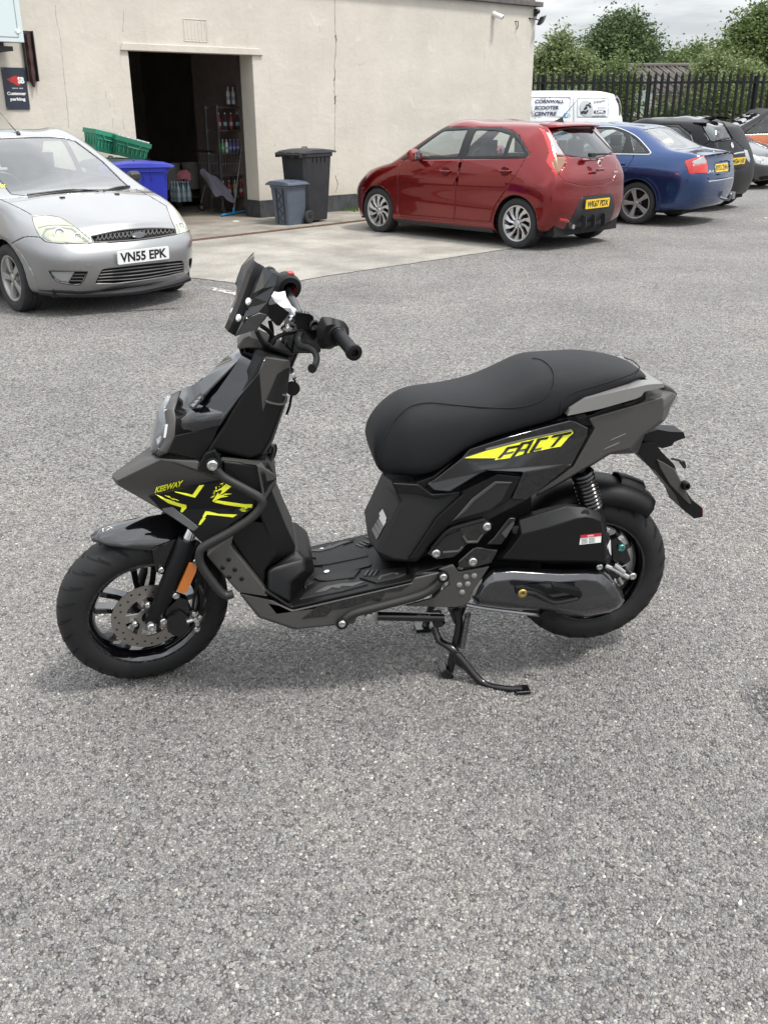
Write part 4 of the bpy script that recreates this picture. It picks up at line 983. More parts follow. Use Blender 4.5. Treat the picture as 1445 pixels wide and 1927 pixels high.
SILVER = carpaint('silver_paint', (.285, .285, .288), .10, .34, .75)
HAZEL = mat('yellowed_lens', (.36, .37, .285), .12, .15, coat=1.0, var=.18, vscale=9)
def ford_front(sh):
    c = lambda n, p, **k: sh.cutpx(n, FF, ZF, p, **k)
    c('headlamp', rnd([(232, 868), (330, 858), (430, 872), (520, 925), (600, 988), (664, 1052), (480, 1058), (335, 1045), (290, 1010), (252, 940)], .12))
    c('headlamp2', rnd([(1193, 790), (1225, 788), (1290, 840), (1340, 905), (1362, 960), (1330, 975), (1265, 992), (1255, 950), (1225, 880)], .15))
    c('grille', [(655, 1005), (830, 968), (1000, 950), (1150, 948), (1258, 955), (1262, 985), (1150, 1010), (1000, 1030), (850, 1043), (680, 1050)])
    c('intake', rnd([(682, 1345), (735, 1242), (1010, 1210), (1300, 1180), (1318, 1200), (1318, 1262), (1200, 1293), (1000, 1325), (830, 1345)], .1))
    c('fog', rnd([(350, 1255), (450, 1258), (540, 1258), (490, 1345), (430, 1335), (385, 1305)], .12)); c('vent', rnd([(540, 1258), (630, 1258), (580, 1348), (520, 1352), (490, 1345)], .1))
    c('vent', rnd([(1352, 1170), (1379, 1160), (1386, 1230), (1362, 1245), (1352, 1210)], .12))
    c('lip', [(285, 1390), (600, 1402), (1000, 1378), (1250, 1330), (1372, 1290), (1378, 1345), (1000, 1470), (600, 1490), (290, 1470)])
    H, _d = sh.hits(FF, ZF, [(380, 296), (480, 305), (540, 322), (740, 470), (935, 655), (900, 670), (760, 684), (600, 690)])
    A = [(h[0], h[1]) for h in H]; A = [p for p in A if p[1] > .02]
    A = [(A[0][0]+.012, 0)]+A+[(A[-1][0]+.012, 0)]
    sh.cut('windscreen', A+[(x, -y) for x, y in A[::-1][1:-1]], 'z+')
    c('bonnet', [(-260, 640), (0, 738), (150, 808), (226, 852), (238, 862), (330, 858), (430, 872), (520, 925), (600, 988), (655, 1003), (830, 966), (1000, 948), (1150, 946), (1258, 953), (1255, 950), (1225, 880), (1193, 790), (1150, 765), (1050, 705), (975, 668), (900, 680), (760, 696), (600, 700), (300, 712), (0, 735), (-160, 740), (-330, 700)])
    c('bumper', [(85, 1060), (190, 1010), (288, 1013), (333, 1048), (480, 1061), (680, 1053), (850, 1047), (1000, 1033), (1150, 1013), (1265, 993), (1366, 962), (1420, 1000), (1420, 1290), (1372, 1290), (1250, 1330), (1000, 1378), (600, 1402), (285, 1390), (230, 1250), (150, 1120)])
sh, ford = small_hatch('parked_car', FF, fyaw, SILVER, 'silver hatchback facing the yard at the left edge with yellowed headlights', 4, front=ford_front, wstyle='six' if False else 'star')
sh.part('headlamp', 'headlight', HAZEL, ford, push=.001); sh.part('headlamp2', 'headlight', HAZEL, ford, push=.001)
sh.part('grille', 'grille', DARKCAV, ford, push=-.02); sh.part('intake', 'lower_grille', DARKCAV, ford, push=-.03); sh.part('fog', 'fog_light', CLEARL, ford, .01, push=-.01); sh.part('vent', 'bumper_vent', DARKCAV, ford, push=-.02); sh.part('lip', 'bumper_lip', BLACKP, ford, .02, push=.004)
for ln in ([(-260, 640), (-120, 690), (0, 738), (150, 808), (226, 850)], [(975, 668), (1050, 705), (1150, 765), (1193, 790)], [(85, 1060), (130, 1032), (190, 1010), (288, 1013), (333, 1048)], [(480, 1061), (680, 1054), (850, 1048), (1000, 1034), (1150, 1014), (1265, 993)], [(1265, 993), (1330, 976), (1366, 962)], [(232, 868), (330, 858), (430, 872), (520, 925), (600, 988), (664, 1052), (480, 1058), (335, 1045), (290, 1010), (252, 940), (232, 868)], [(1193, 790), (1225, 880), (1255, 950), (1265, 992)], [(655, 1002), (830, 965), (1000, 947), (1150, 945), (1256, 952)]):
    strip(sh, FF, ZF, ln, .0022, 'shut_line', DARKCAV, ford, n=5, push=.0003, dens=4)
GRIL = mat('grille_grey', (.10, .095, .095), .45)
strip(sh, FF, ZF, [(285, 1402), (420, 1416), (600, 1420), (800, 1412), (1000, 1393), (1200, 1352), (1310, 1322), (1362, 1300)], .030, 'bumper_lip', BLACKP, ford, n=8, push=-.012)
LAMPI = mat('lamp_inner', (.20, .21, .20), .12, .3, coat=1.0)
for pts in ([(300, 1005), (330, 950), (420, 938), (520, 948), (585, 1000), (640, 1044), (480, 1050), (345, 1038)], [(1262, 920), (1300, 900), (1335, 930), (1345, 962), (1285, 975)]):
    q = on(sh, FF, ZF, pts, .006); mesh('lamp_inner', q, capf([(p[0], p[1], 0) for p in pts], 0), LAMPI, ford, smooth=0, solid=.002, off=0)
strip(sh, FF, ZF, [(275, 945), (340, 930), (430, 925), (530, 934)], .004, 'lamp_divider', HAZEL, ford, push=.004)
# grille lattice, slats
g = MB()
for k in range(19):
    x = 690+k*30; y0 = 1040-(k/18)**.9*58; g.tube(on(sh, FF, ZF, [(x, y0-2), (x+22, y0-44)], -.006), .0035, 5); g.tube(on(sh, FF, ZF, [(x+26, y0-4), (x+4, y0-42)], -.008), .0035, 5)
g.build('grille_mesh', GRIL, ford)
strip(sh, FF, ZF, [(658, 1006), (830, 969), (1000, 951), (1150, 949), (1256, 956)], .007, 'grille_frame', GRIL, ford); strip(sh, FF, ZF, [(680, 1049), (850, 1042), (1000, 1029), (1150, 1009), (1260, 985)], .006, 'grille_frame', GRIL, ford)
e0, e1, e2 = on(sh, FF, ZF, [(992, 996), (1040, 992), (992, 972)], .006); b = MB()
ring = [[e0+(e1-e0)*math.cos(q)*k+(e2-e0)*math.sin(q)*k+np.array([.008, 0, 0])*h for q in np.linspace(0, 2*math.pi, 25)[:-1]] for k, h in ((1, -1), (1, .6), (.9, 1.2), (.3, 1.4))]
b.loft(ring); bdg = b.build('badge', mat('badge_grey', (.06, .062, .07), .3, .4), ford)
for k in range(4):
    t = (k+.7)/4.4; strip(sh, FF, ZF, [(735-50*t+2, 1244+96*t), (1010, 1212+112*t), (1314, 1186+78*t)], .006, 'intake_slat', GRIL, ford, push=-.012)
for k in range(3):
    t = (k+.6)/3.4; strip(sh, FF, ZF, [(535-38*t, 1266+76*t), (618-40*t, 1264+80*t)], .005, 'vent_slat', GRIL, ford, push=-.010)
for pts in ([(352, 1256), (450, 1257), (632, 1257)], [(632, 1257), (584, 1346), (520, 1353), (430, 1337), (385, 1306), (352, 1256)]): strip(sh, FF, ZF, pts, .004, 'fog_light_surround', TRIMB, ford)
c1 = on(sh, FF, ZF, [(870, 1216), (1215, 1172), (845, 1106), (1212, 1072)], .014); pc = on(sh, FF, ZF, [(1031, 1142)], .022)[0]; ux = (c1[1]-c1[0]+c1[3]-c1[2]); ux[2] *= .3; ux /= np.linalg.norm(ux)
uz = np.array([0.05, 0, 1.0]); uz -= ux*(uz@ux); uz /= np.linalg.norm(uz)
plate(ford, pc, ux, uz, 'VN55 EPK', WPLATE)
REFL = mat('lamp_reflector', (.75, .76, .77), .15, .9)
for cen, rr_ in (((430, 985), .05), ((560, 1010), .035), ((1300, 930), .035)):
    p = on(sh, FF, ZF, [cen], .008)[0]; b = MB(); b.lathe([(0, rr_), (.003, rr_), (.003, rr_*.8), (-.01, rr_*.5), (-.012, .001)], p, (.9, -.2, .3), 20); b.build('lamp_bowl', REFL, ford)
for pts in ([(200, 708), (420, 682), (560, 672), (705, 684)], [(745, 683), (850, 655), (930, 648)]):
    q = on(sh, FF, ZF, catmull(pts, 4), .022); b = MB(); b.tube(q, .009, 6); b.tube([a+np.array([.004, 0, -.012]) for a in q], .005, 5); b.build('wiper', TRIMB, ford)
for p in ((448, 728), (838, 704)):
    q = on(sh, FF, ZF, [p], .006)[0]; b = MB(); b.box(q, (.03, .045, .014)); b.build('washer_jet', TRIMB, ford, bevel=.004)
q = on(sh, FF, ZF, [(135, 276)], 0)[0]; b = MB(); b.lathe([(0, .022), (.018, .015), (.03, .006)], q, (0, 0, 1), 12); an = b.build('antenna', TRIMB, ford)
tip = FF.plane(*ZF(-40, 70), q, (0, 1, .0)); b = MB(); m_ = q+(tip-q)*.38; b.tube([q, m_], [.006, .005], 6); b.tube([m_, tip], .0025, 6); b.build('antenna_rod', TRIMB, an)
b = MB(); b.tube([(1.46+.05*math.cos(a), -.36+.18*math.cos(a), .93+.18*math.sin(a)) for a in np.linspace(0, 2*math.pi, 25)[:-1]], .014, 8, closed=True); b.cyl((1.46, -.36, .93), (1.6, -.36, .88), .03); b.build('steering_wheel', TRIMB, ford)
w0 = on(sh, FF, ZF, [(-24, 664), (44, 660), (-24, 637)], .004); text_on('tax_sticker', 'TAX', w0[0], w0[1]-w0[0], w0[2]-w0[0], mat('sticker_yellow', (.62, .60, .04), .5), ford, bold=.03)
for sg in (1, -1):
    b = MB(); pr = [(.0, .0), (.02, .10), (.07, .13), (.13, .09), (.14, .02), (.08, -.02)]
    pr = [(u*.72, v*.8) for u, v in pr]
    b.loft([[(1.72+p[0]*.6, sg*.80, 1.0+p[1]*.6) for p in pr], [(1.72+p[0], sg*.84, .99+p[1]) for p in pr], [(1.72+p[0], sg*.925, .99+p[1]) for p in pr], [(1.75+p[0]*.6, sg*.945, 1.01+p[1]*.6) for p in pr]]); b.build('wing_mirror', TRIMB, ford, bevel=.012)
b = MB(); p = on(sh, FF, ZF, [(636, 1203)], .001)[0]; b.lathe([(0, .022), (.002, .022), (.002, 0)], p, (1, -.25, 0), 20); b.build('tow_eye_cover', SILVER, ford)

# --- blue saloon ----------------------------------------------------------------------------------------------
ZA = lambda x, y: (1100+x/4.188, 180+y/4.188)
ayaw = R(142); AH = ground(*ZA(407, 848), .31); _t = Frame.yaw((0, 0, 0), ayaw).w((0, .80, 0)); AFR = Frame.yaw((AH[0]-_t[0], AH[1]-_t[1], 0), ayaw)
BLUE = carpaint('blue_paint', (.017, .050, .155), .18, .25, .75)
st = [
 [(3.40, .58, .22), (3.45, .64, .42), (3.43, .65, .60), (3.30, .62, .74), (3.25, .56, .78)],
 [(3.03, .80, .2), (3.05, .845, .45), (3.03, .85, .66), (2.98, .78, .83), (2.95, .64, .88)],
 [(2.62, .83, .2), (2.62, .87, .45), (2.62, .878, .70), (2.60, .81, .90), (2.58, .67, .945)],
 [(2.10, .84, .2), (2.10, .875, .45), (2.10, .883, .72), (2.12, .83, .955), (2.15, .70, 1.0)],
 [(1.60, .84, .2), (1.60, .875, .45), (1.60, .884, .73), (1.60, .82, .985), (1.34, .60, 1.36)],
 [(1.0, .84, .2), (1.0, .875, .45), (1.0, .885, .74), (.98, .82, 1.0), (.86, .61, 1.395)],
 [(.40, .84, .2), (.40, .878, .45), (.40, .888, .75), (.38, .815, 1.015), (.36, .59, 1.375)],
 [(.0, .84, .21), (.0, .88, .46), (.0, .890, .76), (-.06, .80, 1.03), (.02, .565, 1.29)],
 [(-.36, .835, .23), (-.36, .875, .46), (-.36, .875, .77), (-.41, .765, 1.045), (-.42, .60, 1.085)],
 [(-.68, .79, .25), (-.70, .84, .47), (-.70, .84, .77), (-.69, .74, 1.02), (-.69, .60, 1.04)],
 [(-.84, .60, .28), (-.92, .68, .48), (-.92, .69, .76), (-.88, .655, .985), (-.87, .58, 1.02)]]
zc = [.80, .925, .99, 1.035, 1.40, 1.43, 1.41, 1.345, 1.092, 1.055, 1.04]
sh = Shell(cage_mesh(st, zc, (.12, .14, .14, .12, .10), (.09, .10, .08, .07, .07), 4))
audi = empty('parked_car', tuple(AFR.o), ayaw, 'blue four door saloon with chrome window trim parked next to the red hatchback', 'car', 'cars parked across the yard')
c = lambda n, p, **k: sh.cutpx(n, AFR, ZA, p, **k)
c('rear_glass', rnd([(455, 268), (560, 252), (642, 250), (780, 325), (925, 402), (880, 414), (705, 428), (630, 385)], .1))
c('rdoor_glass', rnd([(-160, 452), (-60, 300), (20, 262), (120, 255), (220, 258), (300, 282), (330, 335), (294, 450)], .08)); c('qtr_glass', rnd([(352, 302), (405, 342), (460, 402), (488, 448), (385, 452), (374, 400)], .1))
c('pillar', [(-220, 458), (-70, 290), (20, 250), (230, 250), (320, 280), (405, 328), (470, 392), (506, 452), (498, 460), (60, 462)])
c('rdoor', [(-220, 462), (382, 464), (376, 500), (335, 565), (290, 606), (262, 660), (200, 800), (-220, 800)])
c('lamp', rnd([(783, 522), (800, 510), (936, 471), (962, 520), (969, 612), (820, 618), (800, 570)], .08)); c('lamp_clear', rnd([(842, 520), (933, 477), (958, 520), (953, 535), (856, 548)], .1), over=('lamp',))
c('boot', [(945, 478), (1040, 462), (1120, 451), (1165, 449), (1172, 540), (1165, 640), (1060, 655), (970, 669), (969, 612), (962, 520)])
c('plate_recess', rnd([(1024, 530), (1140, 515), (1142, 606), (1026, 628)], .08), over=('boot',))
c('low_dark', [(600, 905), (800, 890), (900, 880), (1040, 860), (1150, 820), (1170, 770), (1180, 900), (600, 960)])
sh.cut('windscreen', rnd([(2.08, .62), (2.13, 0), (2.08, -.62), (1.42, -.52), (1.38, 0), (1.42, .52)], .1), 'z+')
sh.cut('fdoor_glass*', rnd([(1.9, 1.0), (1.32, 1.33), (.8, 1.36), (.8, 1.03)], .1), 'y-'); sh.cut('rdoor_glass*', rnd([(.72, 1.03), (.72, 1.36), (.3, 1.33), (-.2, 1.06)], .1), 'y-'); sh.cut('fdoor_glass', rnd([(1.9, 1.0), (1.32, 1.33), (.9, 1.36), (.9, 1.03)], .1), 'y+')
for a in (0.0, 2.65):
    for nm in ('y+', 'y-'): sh.cut('arch', sh.arch(a, .315, .355), nm, over=range(len(sh.names)))
sh.weld()
for nm in ('rdoor_glass', 'qtr_glass', 'rear_glass'): sh.rim(nm, 'window_seal', .010)
for nm in ('rdoor', 'boot'): sh.gap(nm, .0045)
for rg, nm in (('body', 'body'), ('rdoor', 'door'), ('boot', 'boot_lid')): sh.part(rg, nm, BLUE, audi, .016)
sh.part(['pillar', 'window_seal'], 'window_frame', TRIMB, audi, .01); sh.part('shut_line', 'shut_line', DARKCAV, audi, push=-.006)
for nm in ('rdoor_glass', 'qtr_glass', 'fdoor_glass', 'fdoor_glass*', 'rdoor_glass*'): sh.part(nm, 'side_window', GLASS, audi, push=-.005)
sh.part('rear_glass', 'rear_window', GLASS, audi, push=-.003); sh.part('windscreen', 'windscreen', GLASS, audi, push=-.003)
sh.part('lamp', 'tail_light', REDL, audi, .012, push=.003); sh.part('lamp_clear', 'tail_light', CLEARL, audi, .012, push=.003); sh.part('plate_recess', 'plate_recess', BLUE, audi, push=-.012); sh.part('low_dark', 'lower_bumper', BLUE, audi, .012)
strip(sh, AFR, ZA, [(-60, 285), (20, 250), (120, 243), (230, 248), (322, 276), (405, 322), (470, 386), (514, 440), (512, 458), (490, 463), (380, 462), (240, 460), (100, 458)], .009, 'chrome_trim', CHROME, audi, push=.004)
strip(sh, AFR, ZA, [(972, 677), (1060, 664), (1164, 646)], .008, 'bumper_strip', CHROME, audi, push=.003)
b = MB(); p = on(sh, AFR, ZA, [(275, 538)], .012)[0]; b.box(p, (.17, .03, .035)); b.build('door_handle', BLUE, audi, bevel=.012)
q = on(sh, AFR, ZA, [(1030, 603), (1128, 588), (1030, 541)], .006); ux = q[1]-q[0]; ux[2] *= .2; pw = np.linalg.norm(ux); ux /= pw; uz = q[2]-q[0]; uz -= ux*(uz@ux); ph = np.linalg.norm(uz); uz /= ph
plate(audi, q[0]+ux*pw/2+uz*ph/2, ux, uz, 'BY53 ZHN', YPLATE, pl=pw, ph=ph)
q = on(sh, AFR, ZA, [(975, 612), (1014, 605), (975, 588)], .004); text_on('model_badge', 'A4', q[0], q[1]-q[0], q[2]-q[0], CHROME, audi, bold=.02, thick=.003)
for x in (0, 2.65):
    for sg in (1, -1): wheel_house(audi, x, .315, .357, sg*.5, sg*.80)
for x, sg in ((0, 1), (0, -1), (2.65, 1), (2.65, -1)): wheel(audi, x, sg*.745, sg, .312, .215, .218, 'star', ALLOYD)
b = MB(); b.bb((-.7, -.70, .18), (3.2, .70, .42)); b.build('floor_pan', DARKCAV, audi, smooth=0)
b = MB(); b.bb((-.42, -.62, .42), (-.02, .62, 1.0)); b.build('parcel_shelf', CABIN, audi, bevel=.02)
b = MB(); b.bb((1.75, -.7, .6), (2.5, .7, .94)); b.build('dashboard', CABIN, audi, bevel=.03)
seats(audi, AFR, [(1.15, (.37, -.37)), (.35, (.40, -.40))], z0=.42)
b = MB(); b.lathe([(-.06, .001), (-.055, .04), (-.03, .075), (0, .085), (.03, .075), (.055, .04), (.06, .001)], AFR.plane(*ZA(650, 372), (-.18, 0, 1.08), (1, 0, 0)), (0, 0, 1), 16); tag(b.build('hat', mat('cream_cloth', (.65, .62, .5), .9), audi), None)
b = MB(); q = on(sh, AFR, ZA, [(1085, 800), (1150, 780)], -.03); t0 = q[0]; b.tube([t0+np.array([.2, 0, 0]), t0+np.array([-.05, 0, -.03]), t0+np.array([-.10, 0, -.03]), t0+np.array([-.12, 0, .01])], .022, 10); b.lathe([(-.025, .001), (-.02, .015), (0, .026), (.02, .015), (.025, .001)], t0+np.array([-.12, 0, .05]), (0, 0, 1), 12); b.box(q[1]+np.array([-.02, 0, -.01]), (.06, .10, .10)); b.build('tow_bar', DSTEEL, audi)
# flared lip over the rear wheel
b = MB(); rings = []
for k in range(19):
    a = R(-12+k*204/18); rings.append([(r_*math.cos(a), y_, .315+r_*math.sin(a)) for r_, y_ in ((.352, .800), (.352, .885), (.375, .893), (.42, .884), (.42, .84))])
b.loft(rings); b.build('arch_lip', BLUE, audi, smooth=60)

# --- black hatchback ------------------------------------------------------------------------------------------
BLACKC = carpaint('black_paint', (.006, .006, .0075), .2, .42, .0, .18)
BLACKC.node_tree.nodes['Principled BSDF'].inputs['Specular IOR Level'].default_value = .15
dfar = ground(1382, 382); dyaw = R(137); _t = Frame.yaw((0, 0, 0), dyaw)  .w((0, -1.32, 0)); DF = Frame.yaw((dfar[0]-_t[0], dfar[1]-_t[1], 0), dyaw)
def dark_rear(sh):
    c = lambda n, p, **k: sh.cutpx(n, DF, ZA, p, **k)
    c('rearglass', rnd([(915, 228), (1000, 205), (1082, 210), (1165, 345), (1090, 358), (995, 362)], .1)); c('taillamp', rnd([(1252, 425), (1278, 430), (1300, 500), (1296, 532), (1270, 500)], .1))
    c('tailgate', [(915, 228), (1082, 210), (1165, 345), (1252, 425), (1270, 500), (1292, 535), (1250, 572), (1100, 600), (930, 600), (900, 500), (930, 400), (985, 362)])
sh, dark = small_hatch('parked_car', DF, dyaw, BLACKC, 'black hatchback with a roof spoiler parked beyond the blue saloon', 3, glass=GLASSD, rear=dark_rear, door_side='y+')
sh.part('taillamp', 'tail_light', CLEARL, dark, .01, push=.003)
def sp_tube(sh, fr, tr, pts, r, name, m, parent, push): return strip(sh, fr, tr, pts, r, name, m, parent, push=push)
q = on(sh, DF, ZA, [(890, 226), (960, 195), (1040, 178), (1095, 188)], .01); b = MB()
rings = [[p+np.array([.10, 0, .035]), p+np.array([-.14, 0, .03]), p+np.array([-.15, 0, .012]), p+np.array([.08, 0, -.01])] for p in catmull(q, 4)]
b.loft(rings); b.build('spoiler', BLACKC, dark, bevel=.006)
q = on(sh, DF, ZA, [(1178, 545), (1258, 530), (1178, 484)], .012); ux = q[1]-q[0]; ux[2] *= .2; pw = np.linalg.norm(ux); ux /= pw; uz = np.array([-.05, 0, 1]); uz -= ux*(uz@ux); uz /= np.linalg.norm(uz)
plate(dark, q[0]+ux*(pw-.26)+uz*.055, ux, uz, 'WG64 1HX', YPLATE)
strip(sh, DF, ZA, [(1168, 462), (1205, 452), (1250, 446)], .016, 'chrome_handle', CHROME, dark, push=.008)
strip(sh, DF, ZA, [(1032, 352), (1080, 342), (1140, 332)], .014, 'rear_wiper', TRIMB, dark, push=.02)
p = on(sh, DF, ZA, [(1158, 392)], .004)[0]; b = MB(); b.lathe([(0, .05), (.008, .05), (.012, .035), (.008, .03), (.008, 0)], p, (-1, 0, .3), 20); b.build('badge', CHROME, dark)
p = on(sh, DF, ZA, [(886, 160)], 0)[0]; b = MB(); b.tube([p, p+np.array([-.02, 0, .05])], .012, 8); b.tube([p+np.array([-.02, 0, .05]), p+np.array([-.12, 0, .22])], .003, 6); b.build('antenna', TRIMB, dark)

# --- grey hatchback facing out, orange car, white van ----------------------------------------------------------
GREYC = carpaint('grey_paint', (.060, .061, .065), .15, .32, .4)
gyaw = R(-47); gp = ground(1425, 357); _t = Frame.yaw((0, 0, 0), gyaw).w((3.05, -.55, 0)); GF = Frame.yaw((gp[0]-_t[0], gp[1]-_t[1], 0), gyaw)
def grey_front(sh):
    c = lambda n, p, **k: sh.cutpx(n, GF, ZA, p, **k)
    c('headlamp', rnd([(1318, 478), (1400, 480), (1480, 495), (1500, 545), (1420, 552), (1345, 535), (1325, 505)], .12)); c('vent', rnd([(1368, 640), (1440, 630), (1560, 625), (1560, 690), (1420, 690), (1375, 668)], .1))
sh, grey = small_hatch('parked_car', GF, gyaw, GREYC, 'dark grey hatchback facing out at the right edge between black and orange cars', 3, front=grey_front)
sh.part('headlamp', 'headlight', CLEARL, grey, .01, push=.003); sh.part('vent', 'bumper_vent', DARKCAV, grey, push=-.015)
p = on(sh, GF, ZA, [(1400, 520)], .002)[0]; b = MB(); b.lathe([(0, .06), (.004, .06), (.004, .045), (-.01, .02), (-.012, .001)], p, (.9, -.3, .2), 20); b.build('lamp_bowl', REFL, grey)
strip(sh, GF, ZA, [(1290, 355), (1210, 352), (1180, 340)], .012, 'wiper', TRIMB, grey, push=.02)
ORANGE = carpaint('orange_paint', (.42, .10, .022), .15, .32, .3); ROOFK = mat('black_roof_paint', (.008, .008, .009), .5, spec=.25)
oyaw = R(184); opx = at_y(1400, 230, 25.3); OF = Frame.yaw((opx[0]+1.55, 25.3+.1, 0), oyaw)
st = [
 [(3.20, .60, .3), (3.25, .66, .5), (3.24, .67, .72), (3.12, .64, .90), (3.05, .57, .95)], [(2.9, .82, .28), (2.92, .86, .5), (2.9, .87, .76), (2.82, .80, .98), (2.78, .66, 1.03)],
 [(2.55, .84, .26), (2.55, .885, .5), (2.55, .89, .8), (2.52, .83, 1.03), (2.50, .68, 1.09)], [(2.1, .85, .26), (2.1, .89, .5), (2.1, .895, .82), (2.1, .84, 1.08), (2.15, .70, 1.13)],
 [(1.7, .85, .26), (1.7, .89, .5), (1.7, .895, .83), (1.7, .83, 1.10), (1.30, .62, 1.54)], [(1.0, .85, .26), (1.0, .89, .5), (1.0, .9, .84), (1.0, .83, 1.12), (.9, .64, 1.585)],
 [(.35, .85, .26), (.35, .89, .5), (.35, .9, .85), (.35, .825, 1.14), (.35, .63, 1.585)], [(0, .85, .27), (0, .89, .5), (0, .9, .86), (-.03, .81, 1.16), (-.05, .60, 1.56)],
 [(-.4, .82, .3), (-.4, .87, .5), (-.4, .87, .86), (-.38, .75, 1.14), (-.28, .55, 1.51)], [(-.55, .66, .32), (-.62, .7, .52), (-.6, .7, .84), (-.54, .66, 1.1), (-.4, .5, 1.46)]]
zc = [.98, 1.07, 1.13, 1.17, 1.585, 1.63, 1.63, 1.60, 1.55, 1.49]
sh = Shell(cage_mesh(st, zc, (.1, .12, .12, .12, .1), (.07, .07, .07, .05, .04), 3))
orange = empty('parked_car', tuple(OF.o), oyaw, 'orange crossover with a black roof and roof rails at the far right edge', 'car', 'cars parked across the yard')
sh.both('glass', rnd([(1.86, 1.11), (1.30, 1.50), (.98, 1.525), (.98, 1.14)], .1)); sh.both('glass2', rnd([(.86, 1.145), (.86, 1.525), (.15, 1.52), (-.18, 1.25), (-.1, 1.18)], .1))
sh.both('black', [(2.0, 1.08), (1.36, 1.56), (.9, 1.60), (.2, 1.60), (-.3, 1.46), (-.4, 1.15), (-.2, 1.135), (.9, 1.11)], thr=.05)
sh.cut('windscreen', rnd([(2.12, .62), (2.16, 0), (2.12, -.62), (1.42, -.55), (1.38, 0), (1.42, .55)], .1), 'z+'); sh.cut('rear', rnd([(.45, 1.44), (-.45, 1.44), (-.58, 1.15), (.58, 1.15)], .1), 'x-')
for f in sh.bm.faces:
    if f[sh.lay] == 0 and f.calc_center_median().z > 1.17: f[sh.lay] = sh.names.index('black')
for a in (0.0, 2.55):
    for nm in ('y+', 'y-'): sh.cut('arch', sh.arch(a, .34, .38), nm, over=range(len(sh.names)))
sh.part('body', 'body', ORANGE, orange, .016); sh.part(['black', 'black*'], 'roof', ROOFK, orange, .01)
for nm in ('glass', 'glass2', 'glass*', 'glass2*'): sh.part(nm, 'side_window', GLASSD, orange, push=-.005)
sh.part('windscreen', 'windscreen', GLASSD, orange, push=-.004); sh.part('rear', 'rear_window', GLASSD, orange, push=-.004)
for sg in (1, -1): b = MB(); b.tube(catmull([(1.25, sg*.60, 1.56), (1.1, sg*.60, 1.615), (.5, sg*.60, 1.63), (0, sg*.585, 1.60), (-.15, sg*.575, 1.565)], 4), .014, 8); b.build('roof_rail', TRIMB, orange)
for x in (0, 2.55):
    for sg in (1, -1): wheel_house(orange, x, .34, .382, sg*.52, sg*.83)
for x, sg in ((0, 1), (0, -1), (2.55, 1), (2.55, -1)): wheel(orange, x, sg*.78, sg, .335, .205, .215, 'star', ALLOYD)
b = MB(); b.bb((-.5, -.70, .25), (3.0, .70, .45)); b.build('floor_pan', DARKCAV, orange, smooth=0)
seats(orange, OF, [(1.0, (.37, -.37)), (.2, (.40, -.40))], z0=.55)

GLOSSK = mat('gloss_dark', (.01, .01, .012), .1, coat=1.0)
WHITEV = carpaint('white_van_paint', (.66, .69, .71), .03, .35, 0.0)
vyaw = R(194); vr = at_y(1172, 200, 23.6)
_t = Frame.yaw((0, 0, 0), vyaw).w((-.95, .75, 0)); VF = Frame.yaw((vr[0]-_t[0], 23.6-_t[1], 0), vyaw)
zt = 2.02
st = [
 [(3.75, .62, .3), (3.82, .70, .55), (3.80, .70, .8), (3.62, .68, 1.0), (3.52, .62, 1.06)], [(3.3, .86, .28), (3.35, .92, .55), (3.33, .92, .85), (3.15, .85, 1.12), (3.05, .72, 1.2)],
 [(2.9, .9, .27), (2.9, .945, .55), (2.9, .95, .9), (2.75, .89, 1.2), (2.55, .74, 1.55)], [(2.4, .9, .27), (2.4, .948, .55), (2.4, .95, .95), (2.3, .90, 1.3), (2.0, .74, 1.90)],
 [(1.7, .9, .27), (1.7, .95, .55), (1.7, .952, 1.0), (1.65, .905, 1.42), (1.5, .76, zt-.06)], [(.8, .9, .27), (.8, .95, .55), (.8, .952, 1.02), (.8, .91, 1.5), (.8, .77, zt-.04)],
 [(0, .9, .28), (0, .95, .56), (0, .952, 1.02), (0, .91, 1.5), (0, .77, zt-.045)], [(-.5, .9, .3), (-.52, .945, .56), (-.52, .945, 1.02), (-.50, .90, 1.5), (-.48, .76, zt-.06)],
 [(-.85, .84, .32), (-.90, .90, .58), (-.90, .90, 1.02), (-.86, .85, 1.48), (-.74, .71, zt-.11)], [(-.92, .72, .33), (-.97, .78, .58), (-.96, .78, 1.02), (-.91, .74, 1.47), (-.78, .64, zt-.14)]]
zc = [1.1, 1.26, 1.62, 1.96, zt, zt, zt, zt-.01, zt-.05, zt-.08]
sh = Shell(cage_mesh(st, zc, (.12, .14, .14, .1, .06), (.05, .05, .05, .05, .04), 3))
van = empty('parked_van', tuple(VF.o), vyaw, 'white panel van with blue shop lettering parked by the end of the cream wall', 'van')
ZV = lambda x, y: (980+x/6.568, 150+y/6.568)
c = lambda n, p, **k: sh.cutpx(n, VF, ZV, p, **k)
c('rear_lamp', rnd([(1182, 205), (1205, 208), (1240, 290), (1252, 430), (1225, 430), (1215, 320)], .1)); c('rear_glass', rnd([(1225, 205), (1255, 215), (1290, 300), (1300, 420), (1262, 430), (1255, 330), (1240, 260)], .1))
c('panel_rear', rnd([(685, 228), (1060, 222), (1085, 240), (1078, 470), (1060, 482), (690, 482), (682, 460)], .08)); c('panel_mid', rnd([(130, 218), (600, 222), (615, 240), (600, 480), (130, 470)], .08))
c('door', [(110, 150), (640, 160), (640, 600), (110, 600)])
for nm in ('panel_rear', 'panel_mid'): sh.rim(nm, 'panel_edge', .012, -.006)
sh.gap('door', .005)
for a in (0.0, 3.0):
    for nm in ('y+', 'y-'): sh.cut('arch', sh.arch(a, .33, .38), nm, over=range(len(sh.names)))
